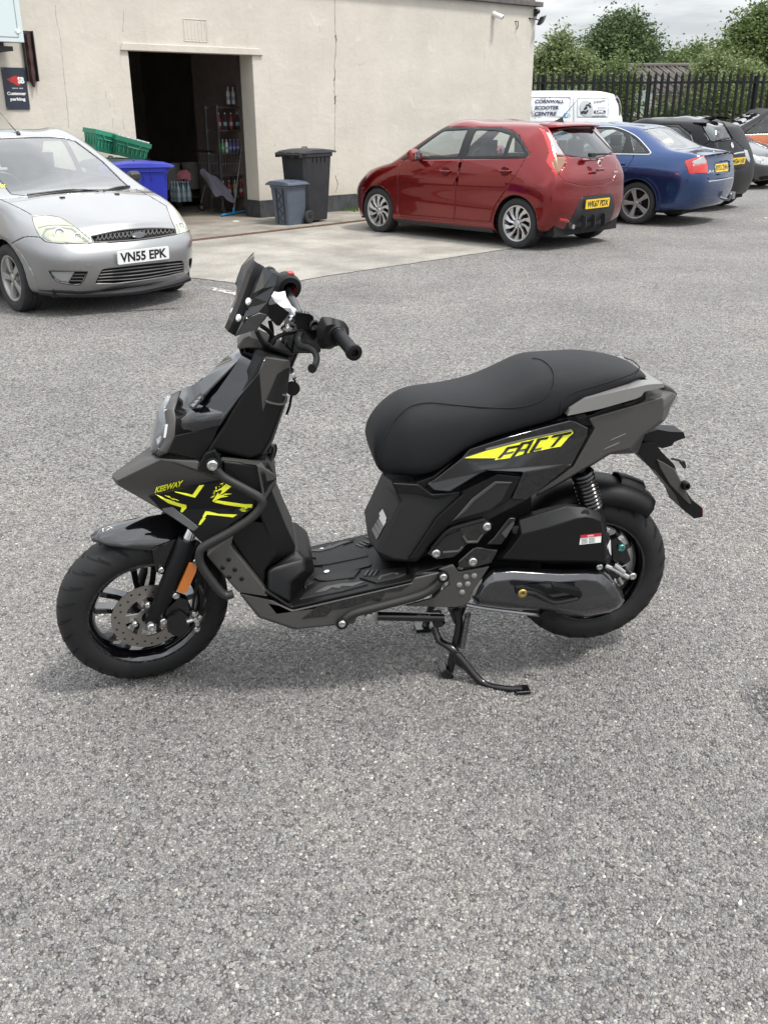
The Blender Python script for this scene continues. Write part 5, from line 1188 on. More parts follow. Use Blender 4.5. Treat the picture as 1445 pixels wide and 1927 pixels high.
sh.part(['body', 'panel_edge'], 'body', WHITEV, van, .016); sh.part(['panel_rear', 'panel_mid'], 'side_panel', WHITEV, van, .01, push=-.003); sh.part('door', 'sliding_door', WHITEV, van, .01); sh.part('shut_line', 'shut_line', DARKCAV, van, push=-.006)
sh.part('rear_lamp', 'tail_light', SMOKEL, van, .01, push=.003); sh.part('rear_glass', 'rear_window', GLASSD, van, push=-.003)
strip(sh, VF, ZV, [(125, 207), (380, 210), (640, 213)], .007, 'side_groove', DSTEEL, van, push=.0)
for x in (0, 3.0):
    for sg in (1, -1): wheel_house(van, x, .33, .382, sg*.55, sg*.88); wheel(van, x, sg*.82, sg, .33, .215, .2, 'five', ALLOYD)
strip(sh, VF, ZV, [(1160, 205), (1192, 262), (1208, 340), (1214, 440)], .016, 'tail_light', GLOSSK, van, push=.0); strip(sh, VF, ZV, [(1175, 200), (1212, 255), (1230, 340), (1236, 440)], .014, 'window_surround', DSTEEL, van, push=.0)
NAVY = mat('navy_vinyl', (.020, .022, .075), .4); BLKV = mat('black_vinyl', (.015, .015, .015), .4); GREYV = mat('grey_vinyl', (.42, .45, .47), .4); FBLUE = mat('light_blue_vinyl', (.06, .30, .62), .4)
def vtext(s, p0, p1, p2, m, nm='van_lettering', bold=.02, shear=.15):
    q = on(sh, VF, ZV, [p0, p1, p2], .006); text_on(nm, s, q[0], q[1]-q[0], q[2]-q[0], m, van, bold=bold, shear=shear)
vtext('CORNWALL', (172, 292), (528, 290), (176, 243), NAVY, bold=.035); vtext('SCOOTER', (166, 370), (464, 368), (170, 322), NAVY, bold=.035); vtext('CENTRE', (162, 446), (440, 444), (166, 396), NAVY, bold=.035)
def vpoly(pts, m, nm, push=.005):
    q = on(sh, VF, ZV, pts, push); return mesh(nm, q, capf(q, 0), m, van, smooth=0, solid=.0015, off=1)
vpoly([(532, 416), (582, 414), (582, 466), (532, 466)], FBLUE, 'social_sign'); vtext('f', (552, 462), (574, 462), (552, 424), WHITEP, bold=.04, shear=0)
vpoly([(808+80*math.cos(a)+14*math.sin(a), 355+103*math.sin(a)) for a in np.linspace(0, 2*math.pi, 33)[:-1]], GREYV, 'oval_emblem', .004)
for poly in ([(735, 395), (770, 382), (800, 390), (822, 372), (835, 385), (818, 408), (800, 430), (775, 418), (750, 425), (738, 412)], [(795, 310), (835, 300), (860, 318), (868, 345), (850, 352), (838, 330), (822, 325), (800, 322)], [(838, 285), (855, 278), (864, 292), (852, 304), (840, 300)], [(800, 325), (822, 335), (815, 362), (795, 375), (770, 372), (780, 350)]): vpoly(poly, BLKV, 'rider_silhouette', .008)
vtext('Vespa', (902, 306), (1042, 276), (900, 262), BLKV, shear=.35, bold=.0); vtext('Sunset', (948, 356), (1050, 350), (948, 330), GREYV, shear=.3, bold=.0)
vpoly([(902, 382), (1044, 380), (1044, 412), (902, 414)], NAVY, 'maker_sign'); vtext('LML', (920, 408), (1030, 406), (920, 386), WHITEP, shear=.1, bold=.04); vtext('Lambretta', (876, 462), (1046, 460), (876, 436), BLKV, shear=.1, bold=.02)
# ------------------------------------------------------------------ the scooter
SF = Frame.yaw((-.732, 2.587, 0), .139)
def rotv(v, a, t):
    c, s = math.cos(t), math.sin(t); return v*c+np.cross(a, v)*s+a*(a@v)*(1-c)
_s0 = SF.ax[0]; _l0 = -SF.ax[1]; _rk = R(27); _ax = math.sin(_rk)*_s0+math.cos(_rk)*np.array([0, 0, 1.0]); STEER = .291
_fl = rotv(_l0, _ax, STEER); _ff = rotv(-_s0, _ax, STEER); _fu = np.cross(_ff, _fl)
TF = Frame((-.732, 2.587, .258), [-_ff, -_fl, _fu])          # frame of everything that turns with the bars
def tl(p): return SF.l(TF.w(p))
def idn(p): return np.array(p, float)
A_ = lambda x, y: (400+x/4.8167, 480+y/4.8167); B_ = lambda x, y: (200+x/4.0139, 630+y/4.0139); C_ = lambda x, y: (90+x/4.0139, 940+y/4.0139)
D_ = lambda x, y: (200+x/4.25, 840+y/4.25); E_ = lambda x, y: (420+x/3.1413, 970+y/3.1413); F_ = lambda x, y: (680+x/4.5156, 820+y/4.5156)
G_ = lambda x, y: (860+x/3.6125, 900+y/3.6125); H_ = lambda x, y: (1040+x/4.8167, 670+y/4.8167); Q_ = lambda x, y: (660+x/2.125, 640+y/2.125); W_ = lambda x, y: (620+x/2.0069, 940+y/2.0069)
scoot = empty('scooter', tuple(SF.o), .139, 'matt black and grey motor scooter with yellow decals on its centre stand', 'scooter')
BARM = mat('bar_graphite_paint', (.022, .021, .0205), .42, .2)
MGREY = mat('matt_graphite_plastic', (.058, .055, .052), .44, .15, var=.08, vscale=4, bump=.12, bscale=700)
MBLK = mat('matt_black_plastic', (.0050, .0050, .0055), .46, spec=.26, bump=.18, bscale=600); TEXB = mat('textured_black_plastic', (.0115, .0115, .012), .56, spec=.42, bump=.5, bscale=900)
GLOSS = mat('gloss_black_paint', (.002, .002, .003), .05, coat=1.0); SEATV = mat('seat_vinyl', (.0075, .0078, .0092), .55, spec=.28, bump=.6, bscale=1100)
LGREY = mat('pale_grey_metal_paint', (.23, .225, .22), .45, .35); YEL = mat('yellow_vinyl', (.88, .90, .04), .35); FRAMEB = mat('black_enamel', (.004, .004, .0045), .22, coat=.3)
SMOKE = mat('polished_dark_cover', (.070, .070, .075), .10, .75, coat=.6); DISCM = mat('brake_disc_steel', (.33, .31, .29), .35, .9); BOLT = mat('bolt_steel', (.55, .55, .54), .25, 1.0)
TYREM = mat('scooter_tyre', (.0125, .0125, .013), .60, spec=.35, var=.2, vscale=20, bump=.2, bscale=200); GROOVE = mat('tyre_groove_shade', (.004, .004, .004), .95)
def F3(fr, tr, pts, y):
    out = []
    for p in pts:
        yy = p[2] if len(p) > 2 else y
        out.append(fr.p(*tr(p[0], p[1]), 1, yy))
    return out
REG = {}
def reg(o, V, Fc): REG.setdefault(o.name, []).append((V, Fc)); return o
def conv(fr): return tl if fr is TF else idn
def stack(name, fr, tr, rings, m, parent=None, mirror=False, bevel=.006, seg=3, smooth=40):
    """rings of traced points lofted from the middle outwards (towards the near side); None repeats the next ring's point"""
    L3 = []
    last = None
    for pts, y in rings[::-1]:
        r = []
        for i, p in enumerate(pts if pts is not None else [None]*len(last)):
            if p is None: q = last[i].copy(); q[1] = y; r.append(q)
            else: r.append(fr.p(*tr(p[0], p[1]), 1, p[2] if len(p) > 2 else y))
        last = r; L3.insert(0, r)
    if mirror:
        L3 = [[np.array([q[0], -q[1], q[2]]) for q in r] for r in L3[::-1]] + L3
    f = conv(fr); b = MB(); b.loft([[f(q) for q in r] for r in L3]); o = b.build(name, m, parent or scoot, smooth, bevel, seg)
    return reg(o, b.V, b.F)
def panel(name, fr, tr, pts, y, thick, m, parent=None, bevel=.004, mirror=False, smooth=40):
    P = F3(fr, tr, pts, y); f = conv(fr); out = []
    for sg in ((1, -1) if mirror else (1,)):
        a = [np.array([p[0], p[1]*sg, p[2]]) for p in P]; b_ = [np.array([p[0], (p[1]+thick)*sg, p[2]]) for p in P]
        b = MB(); b.loft([[f(q) for q in a], [f(q) for q in b_]]); o = b.build(name, m, parent or scoot, smooth, bevel, 2); reg(o, b.V, b.F); out.append(o)
    return out[0]
def ptube(name, fr, tr, pts, y, r, m, parent=None, n=12, dens=5, mirror=False):
    P = catmull(F3(fr, tr, pts, y), dens) if dens else F3(fr, tr, pts, y); f = conv(fr); o = None
    for sg in ((-1, 1) if mirror else (1,)):
        b = MB(); b.tube([f(np.array([p[0], p[1]*sg, p[2]])) for p in P], r, n); q = b.build(name, m, parent or scoot); o = q
    return o
def surf(objs):
    V = []; Fc = []
    for o in objs:
        for v, f in REG[o.name]:
            k = len(V); V += [Vector(x) for x in v]; Fc += [tuple(i+k for i in q) for q in f]
    return BVHTree.FromPolygons(V, Fc)
def onto(bv, P2, push=.0012):
    o = SF.ax@(CAM-SF.o); T = []; D = []
    for p in P2:
        d = SF.ax@ray(*p); d = d/np.linalg.norm(d); h = bv.ray_cast(Vector(o), Vector(d)); T.append(h[3] if h[0] is not None else None); D.append(d)
    g_ = [t for t in T if t is not None]; m = float(np.median(g_)) if g_ else 3.0
    return [o+d*((t if t is not None else m)-push) for d, t in zip(D, T)]
def decal(name, objs, tr, pts, m, parent, push=.0012, thick=.0008):
    q = onto(surf(objs), [tr(*p) for p in pts], push); b = MB(); b.add(q, capf([tr(*p)+(0,) for p in pts], 0)); return b.build(name, m, parent, smooth=0, solid=thick, off=0)
def dtext(name, objs, tr, s, p0, p1, p2, m, parent, bold=.02, shear=0, push=.0014):
    V, Fc = text_geo(s, bold, shear); p0, p1, p2 = (np.array(tr(*p)) for p in (p0, p1, p2)); P2 = [tuple(p0+v[0]*(p1-p0)+v[1]*(p2-p0)) for v in V]
    return mesh(name, onto(surf(objs), P2, push), Fc, m, parent, smooth=0, solid=.0006, off=0)
def bolt(fr, tr, p, y, r=.008, parent=None, m=None, h=.006, name='bolt'):
    f = conv(fr); c = fr.p(*tr(*p), 1, y); b = MB()
    a, d = f(c), f(c+np.array([0, -1, 0]))-f(c)
    b.lathe([(-.004, r), (h*.6, r), (h, r*.8), (h, r*.45), (h*.5, r*.40), (h*.5, .0001)], a, d, 14); return b.build(name, m or BOLT, parent or scoot)
def wheel_tyre(fr, o, R_, W, parent, ns=26):
    k = R_/.252; h = W/2
    pr = [(-.72*h, .166*k), (-.90*h, .176*k), (-h, .195*k), (-.99*h, .210*k), (-.92*h, .226*k), (-.76*h, .240*k), (-.5*h, .2485*k), (-.2*h, .2517*k), (0, .252*k)]
    pr = pr+[(-a, b) for a, b in pr[:-1][::-1]]
    f = conv(fr); c = f(o); ay = f(np.array(o)+np.array([0, 1, 0]))-c; b = MB(); b.lathe(pr, c, ay, 96); ty = b.build('tyre', TYREM, parent)
    P = np.array(pr[2:9])[::-1]                      # crown to the widest point of the sidewall
    P = np.array(catmull(np.c_[P, P[:, :1]*0], 6))[:, :2]; ar = np.r_[0, np.cumsum(np.linalg.norm(np.diff(P, axis=0), axis=1))]; ar /= ar[-1]
    g = MB(); ax = f(np.array(o)+np.array([1, 0, 0]))-c; az = f(np.array(o)+np.array([0, 0, 1]))-c
    for q in range(ns):
        for sg in (-1, 1):
            for w0, w1, sw, of in ((.06, .80, .20, 0), (.40, .74, .09, .55)):
                a0 = 2*math.pi*(q+of+(.25 if sg > 0 else 0))/ns; V = []
                for i in range(14):
                    t = i/13; u = w0+(w1-w0)*t; w = np.interp(u, ar, P[:, 0]); r = np.interp(u, ar, P[:, 1]); a = a0-sw*(t**1.5); wd = .0034*(1-.45*t)/R_
                    nx = abs(w)/h
                    for e in (-1, 1):
                        aa = a+e*wd; rr_ = r+.0009; V.append(c+ay*(-sg*w*(1+.02*nx))+(ax*math.cos(aa)+az*math.sin(aa))*rr_)
                g.add(V, [(2*i, 2*i+1, 2*i+3, 2*i+2) for i in range(13)])
    go = g.build('tread_groove', GROOVE, ty, smooth=0); go['kind'] = 'stuff'  # near-black strips proud of the tread; groove shade is put in as colour
    return ty
def wheel_rim(fr, o, parent, k=1.0, a_off=0.0, hub=.045, hw=.045):
    f = conv(fr); c = f(o); D = lambda v: f(np.array(o)+np.array(v))-c; ay = D([0, 1, 0])
    b = MB(); b.lathe([(-.050, .172*k), (-.056, .176*k), (-.056, .168*k), (-.048, .160*k), (-.030, .148*k), (.030, .148*k), (.048, .160*k), (.056, .168*k), (.056, .176*k), (.050, .172*k)], c, ay, 72); rim = b.build('rim', GLOSS, parent)
    b = MB(); b.lathe([(-hw, .001), (-hw, .022), (-hw*.9, .028), (-hw*.6, hub), (hw*.6, hub), (hw*.9, .028), (hw, .022), (hw, .001)], c, ay, 28); b.build('hub', FRAMEB, parent)
    for i in range(5):
        for e in (-1, 1):
            a = 2*math.pi*i/5+a_off; a1 = a+e*.20; a0 = a+e*.30
            def P(r, th, y): return c+ay*y+D([math.cos(th), 0, math.sin(th)])*r
            b = MB(); rings = []
            for r, th, w, d in ((hub*.8, a0, .011, .024), (.10*k, (a0+a1)/2, .009, .019), (.152*k, a1, .010, .022)):
                dt = w/r; rings.append([P(r, th-dt, -d), P(r, th+dt, -d), P(r, th+dt, d), P(r, th-dt, d)])
            b.loft(rings); b.build('spoke', GLOSS, parent, bevel=.003)
    return rim
def part_empty(name, loc=(0, 0, 0)):
    o = bpy.data.objects.new(name, None); COL.objects.link(o); o.parent = scoot; o.location = loc; return o

# --- wheels
fw_ = part_empty('front_wheel'); wheel_tyre(TF, (0, 0, 0), .256, .125, fw_); wheel_rim(TF, (0, 0, 0), fw_, 1.02, a_off=R(15))
def tring(y0, y1, r0, r1, n, o=(0, 0, 0), fr=TF):
    f = conv(fr); c = f(o); ay = f(np.array(o)+np.array([0, 1, 0]))-c; b = MB(); b.lathe([(y0, r0), (y0, r1), (y1, r1), (y1, r0), (y0, r0)], c, ay, n); return b
tring(-.068, -.063, .070, .110, 72).build('brake_disc', DISCM, fw_)
b = tring(-.072, -.066, .022, .034, 24)
for i in range(5):
    a = 2*math.pi*i/5+.3
    def P(r, th, y): return tl((r*math.cos(th), y, r*math.sin(th)))
    b.loft([[P(.03, a-.35, -.072), P(.03, a+.35, -.072), P(.03, a+.35, -.064), P(.03, a-.35, -.064)], [P(.074, a+.05, -.069), P(.074, a+.45, -.069), P(.074, a+.45, -.064), P(.074, a+.05, -.064)]])
cr = b.build('disc_carrier', DISCM, fw_)
hb = MB()
for i in range(28):
    a = 2*math.pi*i/28; r = .099 if i % 2 else .088; c0 = tl((r*math.cos(a), -.0684, r*math.sin(a))); d = tl((r*math.cos(a), -.0688, r*math.sin(a)))-c0
    hb.lathe([(0, .0001), (.0002, .0036)], d*0+c0, d, 8)
hh = hb.build('disc_hole', DARKCAV, cr); hh['kind'] = 'stuff'
for i in range(5):
    a = 2*math.pi*i/5+.55; c0 = tl((.052*math.cos(a), -.071, .052*math.sin(a))); d = tl((.052*math.cos(a), -1.071, .052*math.sin(a)))-c0
    b = MB(); b.lathe([(0, .008), (.004, .008), (.005, .005), (.005, .0001)], c0, d, 10); b.build('disc_bolt', BOLT, cr)
rw_ = part_empty('rear_wheel'); RH = (1.398, 0, .292); wheel_tyre(SF, RH, .253, .135, rw_); wheel_rim(SF, RH, rw_, 1.0, a_off=R(40), hub=.06)
tring(-.05, -.02, .001, .085, 36, RH, SF).build('brake_drum', FRAMEB, rw_)

# --- fork, mudguard, brake
fk = part_empty('fork')
def leg(sg):
    o = [TF.p(*C_(785, 955), 1, -.095), TF.p(*C_(1060, 300), 1, -.095), TF.p(*C_(1115, 190), 1, -.095)]; o = [tl((p[0], p[1]*(-sg), p[2])) for p in o]
    b = MB(); d = o[1]-o[0]; p = [o[0]-d*.02, o[0]+d*.02, o[0]+d*.30, o[0]+d*.33, o[0]+d*.97, o[1]]; b.tube(p, [.014, .022, .0255, .0275, .0285, .0255], 20); b.build('fork_slider', MBLK, fk)
    b = MB(); b.tube([o[1]-d*.03, o[2], o[2]+(o[2]-o[1])*1.2], .0165, 16); b.build('fork_tube', CHROME, fk)
leg(-1); leg(1)
b = MB(); b.tube([tl((0, -.135, 0)), tl((0, .13, 0))], .009, 12); b.build('axle', BOLT, fk); bolt(TF, C_, (785, 958), -.128, .015, fk, h=.012)
bolt(TF, C_, (875, 920), -.118, .011, fk); bolt(TF, C_, (970, 725), -.118, .011, fk); bolt(TF, C_, (757, 796), -.085, .009, fk); bolt(TF, C_, (662, 940), -.082, .009, fk); bolt(TF, C_, (1118, 465), -.115, .009, fk)
panel('reflector', TF, C_, rnd([(1075, 480), (1128, 500), (1122, 545), (1052, 700), (1010, 712), (982, 688), (1040, 560)], .25), -.135, .008, AMBL, fk)
panel('brake_caliper', TF, C_, rnd([(960, 860), (1010, 845), (1080, 900), (1070, 985), (1010, 1040), (950, 1030), (905, 990), (900, 905)], .2), -.118, .06, FRAMEB, fk, bevel=.006)
panel('caliper_bracket', TF, C_, rnd([(1000, 740), (1060, 760), (1100, 850), (1060, 900), (960, 880), (880, 930), (900, 830)], .2), -.108, .03, FRAMEB, fk)
for pts, r in (([(1150, 480), (1140, 600), (1110, 720), (1095, 850)], .0045), ([(1225, 560), (1225, 700), (1200, 800), (1160, 870), (1125, 910)], .005), ([(1190, 520), (1195, 650), (1175, 760), (1150, 860)], .004)): ptube('brake_hose', TF, C_, pts, -.115, r, MBLK, fk, 8)
for pts in ([(1125, 900), (1130, 940), (1118, 975)], [(1090, 850), (1105, 862), (1135, 850)], [(1050, 920), (1100, 905)], [(1140, 905), (1160, 870)]): ptube('hose_union', TF, C_, pts, -.122, .0075, BOLT, fk, 8, 2)
for p in ((1125, 975), (1108, 858), (1120, 905)): bolt(TF, C_, p, -.128, .010, fk, h=.008)
# gloss mudguard: three traced lines across half the width, mirrored
L0 = F3(TF, C_, [(332, 300, -.004), (400, 250, .004), (560, 178, .012), (740, 120, .012), (900, 92, .012), (1080, 110, .012)], .012)
L1 = F3(TF, C_, [(336, 305, -.012), (420, 305, -.034), (560, 318, -.055), (740, 300, -.060), (900, 290, -.060), (1050, 280, -.060)], -.058)
L2 = F3(TF, C_, [(340, 315, -.016), (470, 350, -.058), (600, 366, -.076), (790, 386, -.082), (900, 350, -.082), (1040, 330, -.082)], -.080)
b = MB(); rings = []
for a, c_, d in zip(L0, L1, L2):
    a = np.array([a[0], 0, a[2]]); m1 = np.array([c_[0], -c_[1], c_[2]]); m2 = np.array([d[0], -d[1], d[2]])
    mid = (a+c_)/2+np.array([-.001, 0, .004]); mm = np.array([mid[0], -mid[1], mid[2]])
    rings.append([tl(q) for q in (d, c_, mid, a, mm, m1, m2)])
b.loft(rings, closed=False, cap=False); fen = b.build('front_mudguard', GLOSS, None, smooth=50, solid=.004, off=0); fen.parent = scoot; reg(fen, b.V, b.F)
panel('mudguard_stay', TF, C_, rnd([(790, 384), (975, 300), (960, 400), (885, 575), (820, 548), (800, 440)], .12), -.088, .008, FRAMEB, fk); bolt(TF, C_, (858, 530), -.092, .009, fk)
cx_, cy_ = 458, 232
bp_ = [(cx_+40*math.cos(q)+4*math.sin(q), cy_+27*math.sin(q)) for q in np.linspace(0, 2*math.pi, 33)]
sb_ = surf([fen]); q = onto(sb_, [C_(*p) for p in bp_], .0015); b = MB(); b.tube(q[:-1], .0012, 5, closed=True)
q = onto(sb_, [C_(*p) for p in ((428, 250), (462, 222), (490, 215), (470, 238), (452, 240))], .0015); b.tube(q, .0012, 5); b.build('mudguard_emblem', WHITEP, fen)

# --- bars, instruments, fly screen (all turn with the wheel)
hb_ = part_empty('handlebar')
bx, bz = .535, .885
b = MB(); b.tube([tl((bx-.004, -.345, bz-.006)), tl((bx, -.2, bz)), tl((bx-.01, -.1, bz-.02)), tl((bx-.02, 0, bz-.035)), tl((bx-.01, .1, bz-.02)), tl((bx, .2, bz)), tl((bx, .35, bz-.004))], .0115, 14); b.build('bar', FRAMEB, hb_)
for sg in (-1, 1):
    def yy(v): return sg*v
    b = MB(); n = 26; P = []; rr = []
    for i in range(n+1):
        t = i/n; P.append(tl((bx-.004*t, yy(.235+.118*t), bz-.006*t))); rr.append(.0168+.0010*(i % 2)+(.002 if i in (0, 1, n, n-1) else 0))
    b.tube(P, rr, 20); gp = b.build('grip', MBLK, hb_)
    b = MB(); c0 = tl((bx-.004, yy(.352), bz-.006)); d = tl((bx-.004, yy(1.352), bz-.006))-c0
    b.lathe([(-.006, .0195), (.004, .0215), (.012, .0205), (.014, .017), (.014, .010), (.004, .009), (.004, .0001)], c0, d, 24); b.build('bar_end', MBLK, gp)
    rt = Matrix([SF.ax@TF.ax[0], SF.ax@TF.ax[1], SF.ax@TF.ax[2]]).transposed()
    if sg > 0:
        b = MB(); c0 = tl((bx, yy(.165), bz)); d = tl((bx, yy(1.165), bz))-c0; b.lathe([(0, .020), (.002, .034), (.015, .040), (.050, .040), (.056, .036), (.062, .028), (.070, .022), (.072, .018)], c0, d, 24); b.build('switch_housing', MBLK, hb_, smooth=50)
        pv = (bx-.055, .135, bz-.004); pts = [tl((pv[0]+a, yy(pv[1]+y), pv[2]+z)) for a, y, z in ((.0, 0, 0), (-.035, .02, -.002), (-.052, .055, -.006), (-.050, .10, -.008), (-.050, .15, -.010), (-.058, .185, -.012))]
        b = MB(); b.tube(catmull(pts, 4), [.009]*4+[.008]*8+[.0065]*6+[.008, .010, .011], 10); b.build('brake_lever', MBLK, hb_)
hs = lambda nm, pts, y0, y1, m, bev=.008, par=None: stack(nm, TF, A_, [(pts, y0), (pts, (y0+y1*2)/3), ([None]*len(pts), y1)], m, par or hb_, bevel=bev, seg=3, smooth=50)
sw = stack('switch_housing', TF, A_, [(rnd([(985, 556), (1090, 565), (1165, 625), (1188, 700), (1150, 800), (1080, 852), (985, 852), (948, 790), (945, 660)], .25), -.185), (rnd([(985, 556), (1090, 565), (1165, 625), (1188, 700), (1150, 800), (1080, 852), (985, 852), (948, 790), (945, 660)], .25), -.222), (rnd([(1030, 640), (1090, 625), (1140, 655), (1170, 715), (1150, 780), (1100, 820), (1040, 815), (1010, 760), (1005, 690)], .25), -.238)], MBLK, hb_, bevel=.006, smooth=50)
b = MB(); c0 = tl((bx-.002, -.222, bz-.001)); d = tl((bx-.002, -1.222, bz-.001))-c0; b.lathe([(0, .036), (.008, .035), (.016, .026), (.020, .022)], c0, d, 28); b.build('grip_flange', MBLK, sw)
stack('housing_cap', TF, A_, [(rnd([(1085, 565), (1160, 605), (1180, 640), (1130, 620), (1080, 590)], .2), -.19), (rnd([(1085, 565), (1160, 605), (1180, 640), (1130, 620), (1080, 590)], .2), -.215)], FRAMEB, sw, bevel=.004)
rv_p = rnd([(750, 530), (770, 510), (880, 535), (912, 560), (905, 655), (860, 672), (770, 662), (745, 600)], .15)
rs = stack('brake_reservoir', TF, A_, [(rv_p, -.085), (rv_p, -.150)], MBLK, hb_, bevel=.006)
lid = stack('reservoir_lid', TF, A_, [([(748, 500), (880, 522), (916, 548), (914, 562), (880, 540), (748, 520)], -.080), ([(748, 512), (880, 532), (916, 556), (914, 568), (880, 548), (748, 530)], -.154)], FRAMEB, hb_, bevel=.002)
for k in range(4):
    x = 775+30*k; ptube('lid_rib', TF, A_, [(x, 503+k*5, -.088), (x+4, 512+k*5, -.115), (x+8, 522+k*5, -.146)], 0, .0022, GLOSS, lid, 6, 0)
panel('lever_perch', TF, A_, [(775, 668), (905, 668), (930, 600), (990, 590), (985, 700), (930, 790), (900, 800), (780, 730)], -.150, .035, FRAMEB, hb_, bevel=.005)
b = MB(); c0 = TF.p(*A_(910, 632), 1, -.158); d = tl(c0+np.array([.15, -1, .1]))-tl(c0); b.lathe([(0, .015), (.010, .015), (.012, .011), (.010, .008), (.006, .0001)], tl(c0), d, 18); b.build('mirror_boss', FRAMEB, hb_)
lv = catmull(F3(TF, A_, [(800, 705, -.165), (778, 770, -.175), (805, 825, -.20), (870, 845, -.225), (925, 880, -.25), (945, 940, -.275), (925, 1010, -.30), (900, 1030, -.315)], 0), 4)
b = MB(); n_ = len(lv); b.tube([tl(p) for p in lv], [.011]*6+[.010]*6+[.0085]*(n_-16)+[.0085, .010, .0120, .0115], 12); b.build('brake_lever', MBLK, hb_)
REDB = mat('red_switch', (.45, .02, .015), .4)
for pxy, w in (((705, 195), .030), ((752, 315), .022)): b = MB(); b.box(tl(TF.p(*A_(*pxy), 1, .195)), (.018, .026, w), rot=rt); b.build('red_button', REDB, hb_, bevel=.003)
b = MB(); b.loft([[tl(p) for p in ((bx-.07, -.05, bz-.115), (bx+.02, -.05, bz-.125), (bx+.03, -.055, bz-.03), (bx-.05, -.055, bz-.02))], [tl(p) for p in ((bx-.07, .05, bz-.115), (bx+.02, .05, bz-.125), (bx+.03, .055, bz-.03), (bx-.05, .055, bz-.02))]]); b.build('bar_clamp', FRAMEB, hb_, bevel=.008)
b = MB(); b.tube([tl((bx-.02, 0, bz-.05)), tl((bx-.085, 0, bz-.19))], .024, 16); b.build('steering_stem', FRAMEB, hb_)
stack('instrument_pod', TF, A_, [(rnd([(515, 455), (585, 438), (698, 528), (612, 640), (580, 640), (508, 560)], .12), -.075)], MBLK, hb_, mirror=True, bevel=.008)
panel('instrument_face', TF, A_, [(520, 452), (588, 436), (702, 525), (690, 535)], -.06, .12, GLOSS, hb_, bevel=0)
# screen: dark centre strip, grey side wings
def tri_sheet(name, rows, m, parent, solid=.004, smooth=30):
    b = MB(); n = len(rows[0]); V = [p for r in rows for p in r]; b.add(V, [(i*n+k, i*n+k+1, (i+1)*n+k+1, (i+1)*n+k) for i in range(len(rows)-1) for k in range(n-1)]); o = b.build(name, m, parent, smooth=smooth, solid=solid, off=0); return reg(o, b.V, b.F)
WINGM = mat('screen_satin_plastic', (.005, .005, .007), .16, coat=.35, spec=.35)
near = F3(TF, A_, [(462, 100), (415, 230), (372, 350), (320, 490), (265, 620), (212, 735)], -.045)
rows = []
for p in near:
    rows.append([tl(p), tl((p[0]-.012, p[1]*.4, p[2]+.004)), tl((p[0]-.012, -p[1]*.4, p[2]+.004)), tl((p[0], -p[1], p[2]))])
scr = tri_sheet('fly_screen', rows, mat('screen_black', (.004, .004, .005), .3, spec=.22), hb_, .005, 20)
edge = F3(TF, A_, [(470, 100), (560, 165), (602, 185)], -.05)
for sg in (1, -1):
    f2 = lambda pts: [tl((p[0], p[1]*sg, p[2])) for p in pts]
    up = F3(TF, A_, [(464, 103, -.046), (555, 165, -.095), (470, 300, -.105), (385, 385, -.085), (372, 352, -.048)], 0); b = MB(); b.add(f2(up), capf(up, 0)); w1 = b.build('screen_wing', WINGM, hb_, smooth=0, solid=.004, off=0); reg(w1, b.V, b.F)
    md_ = F3(TF, A_, [(555, 165, -.097), (602, 185, -.115), (572, 280, -.125), (505, 425, -.13), (500, 540, -.125), (420, 520, -.105), (330, 560, -.07), (212, 735, -.047), (318, 492, -.048), (372, 352, -.050), (385, 385, -.087), (470, 300, -.107)], 0); b = MB(); b.add(f2(md_), capf([A_(555, 165)+(0,)]+[A_(*q)+(0,) for q in ((602, 185), (572, 280), (505, 425), (500, 540), (420, 520), (330, 560), (212, 735), (318, 492), (372, 352), (385, 385), (470, 300))], 0)); w2 = b.build('screen_wing', WINGM, hb_, smooth=0, solid=.004, off=0)
    lo_ = F3(TF, A_, [(212, 735, -.047), (330, 565, -.072), (430, 530, -.10), (500, 545, -.122), (400, 675, -.10)], 0); b = MB(); b.add(f2(lo_), capf(lo_, 0)); b.build('screen_wing', GLOSS, hb_, smooth=0, solid=.004, off=0)
mv = F3(TF, A_, [(440, 120, -.040), (458, 125, -.047), (400, 330, -.052), (312, 500, -.052), (330, 420, -.046)], 0); b = MB(); b.add([tl(p) for p in mv], capf(mv, 0)); b.build('screen_mesh', TEXB, hb_, smooth=0, solid=.003, off=0)
for p, y in (((350, 430), -.058), ((262, 578), -.052), ((292, 352), .035), ((212, 520), .035)):
    c0 = TF.p(*A_(*p), 1, y); c0 = c0+np.array([-.006, 0, .003]); a, d = tl(c0), tl(c0+np.array([-.8, -.45, .35]))-tl(c0); b = MB(); b.lathe([(-.006, .010), (.003, .010), (.006, .006), (.006, .0001)], a, d, 14); b.build('screen_bolt', CHROME, hb_)
b = MB(); b.tube([tl(TF.p(*A_(400, 250), 1, .27)), tl(TF.p(*A_(320, 262), 1, .30)), tl(TF.p(*A_(262, 268), 1, .32)), tl(TF.p(*A_(250, 268), 1, .325))], [.008, .007, .010, .011], 10); b.build('lever_tip', MBLK, hb_)
BAG = mat('clear_plastic_wrap', (.70, .71, .74), .25); r_ = random.Random(4)
bagp = [[TF.p(*A_(*p), 1, y) for p in row] for row, y in (([(560, 318), (600, 325), (648, 345)], -.03), ([(545, 365), (600, 380), (660, 400)], -.055), ([(560, 430), (640, 440), (690, 455)], -.06), ([(640, 470), (700, 485), (748, 490)], -.07), ([(690, 525), (722, 545), (744, 560)], -.08))]
tri_sheet('protective_wrap', [[tl(p+np.array([r_.uniform(-.006, .006), r_.uniform(-.012, .012), r_.uniform(-.005, .005)])) for p in row] for row in bagp], BAG, hb_, .001, 0)
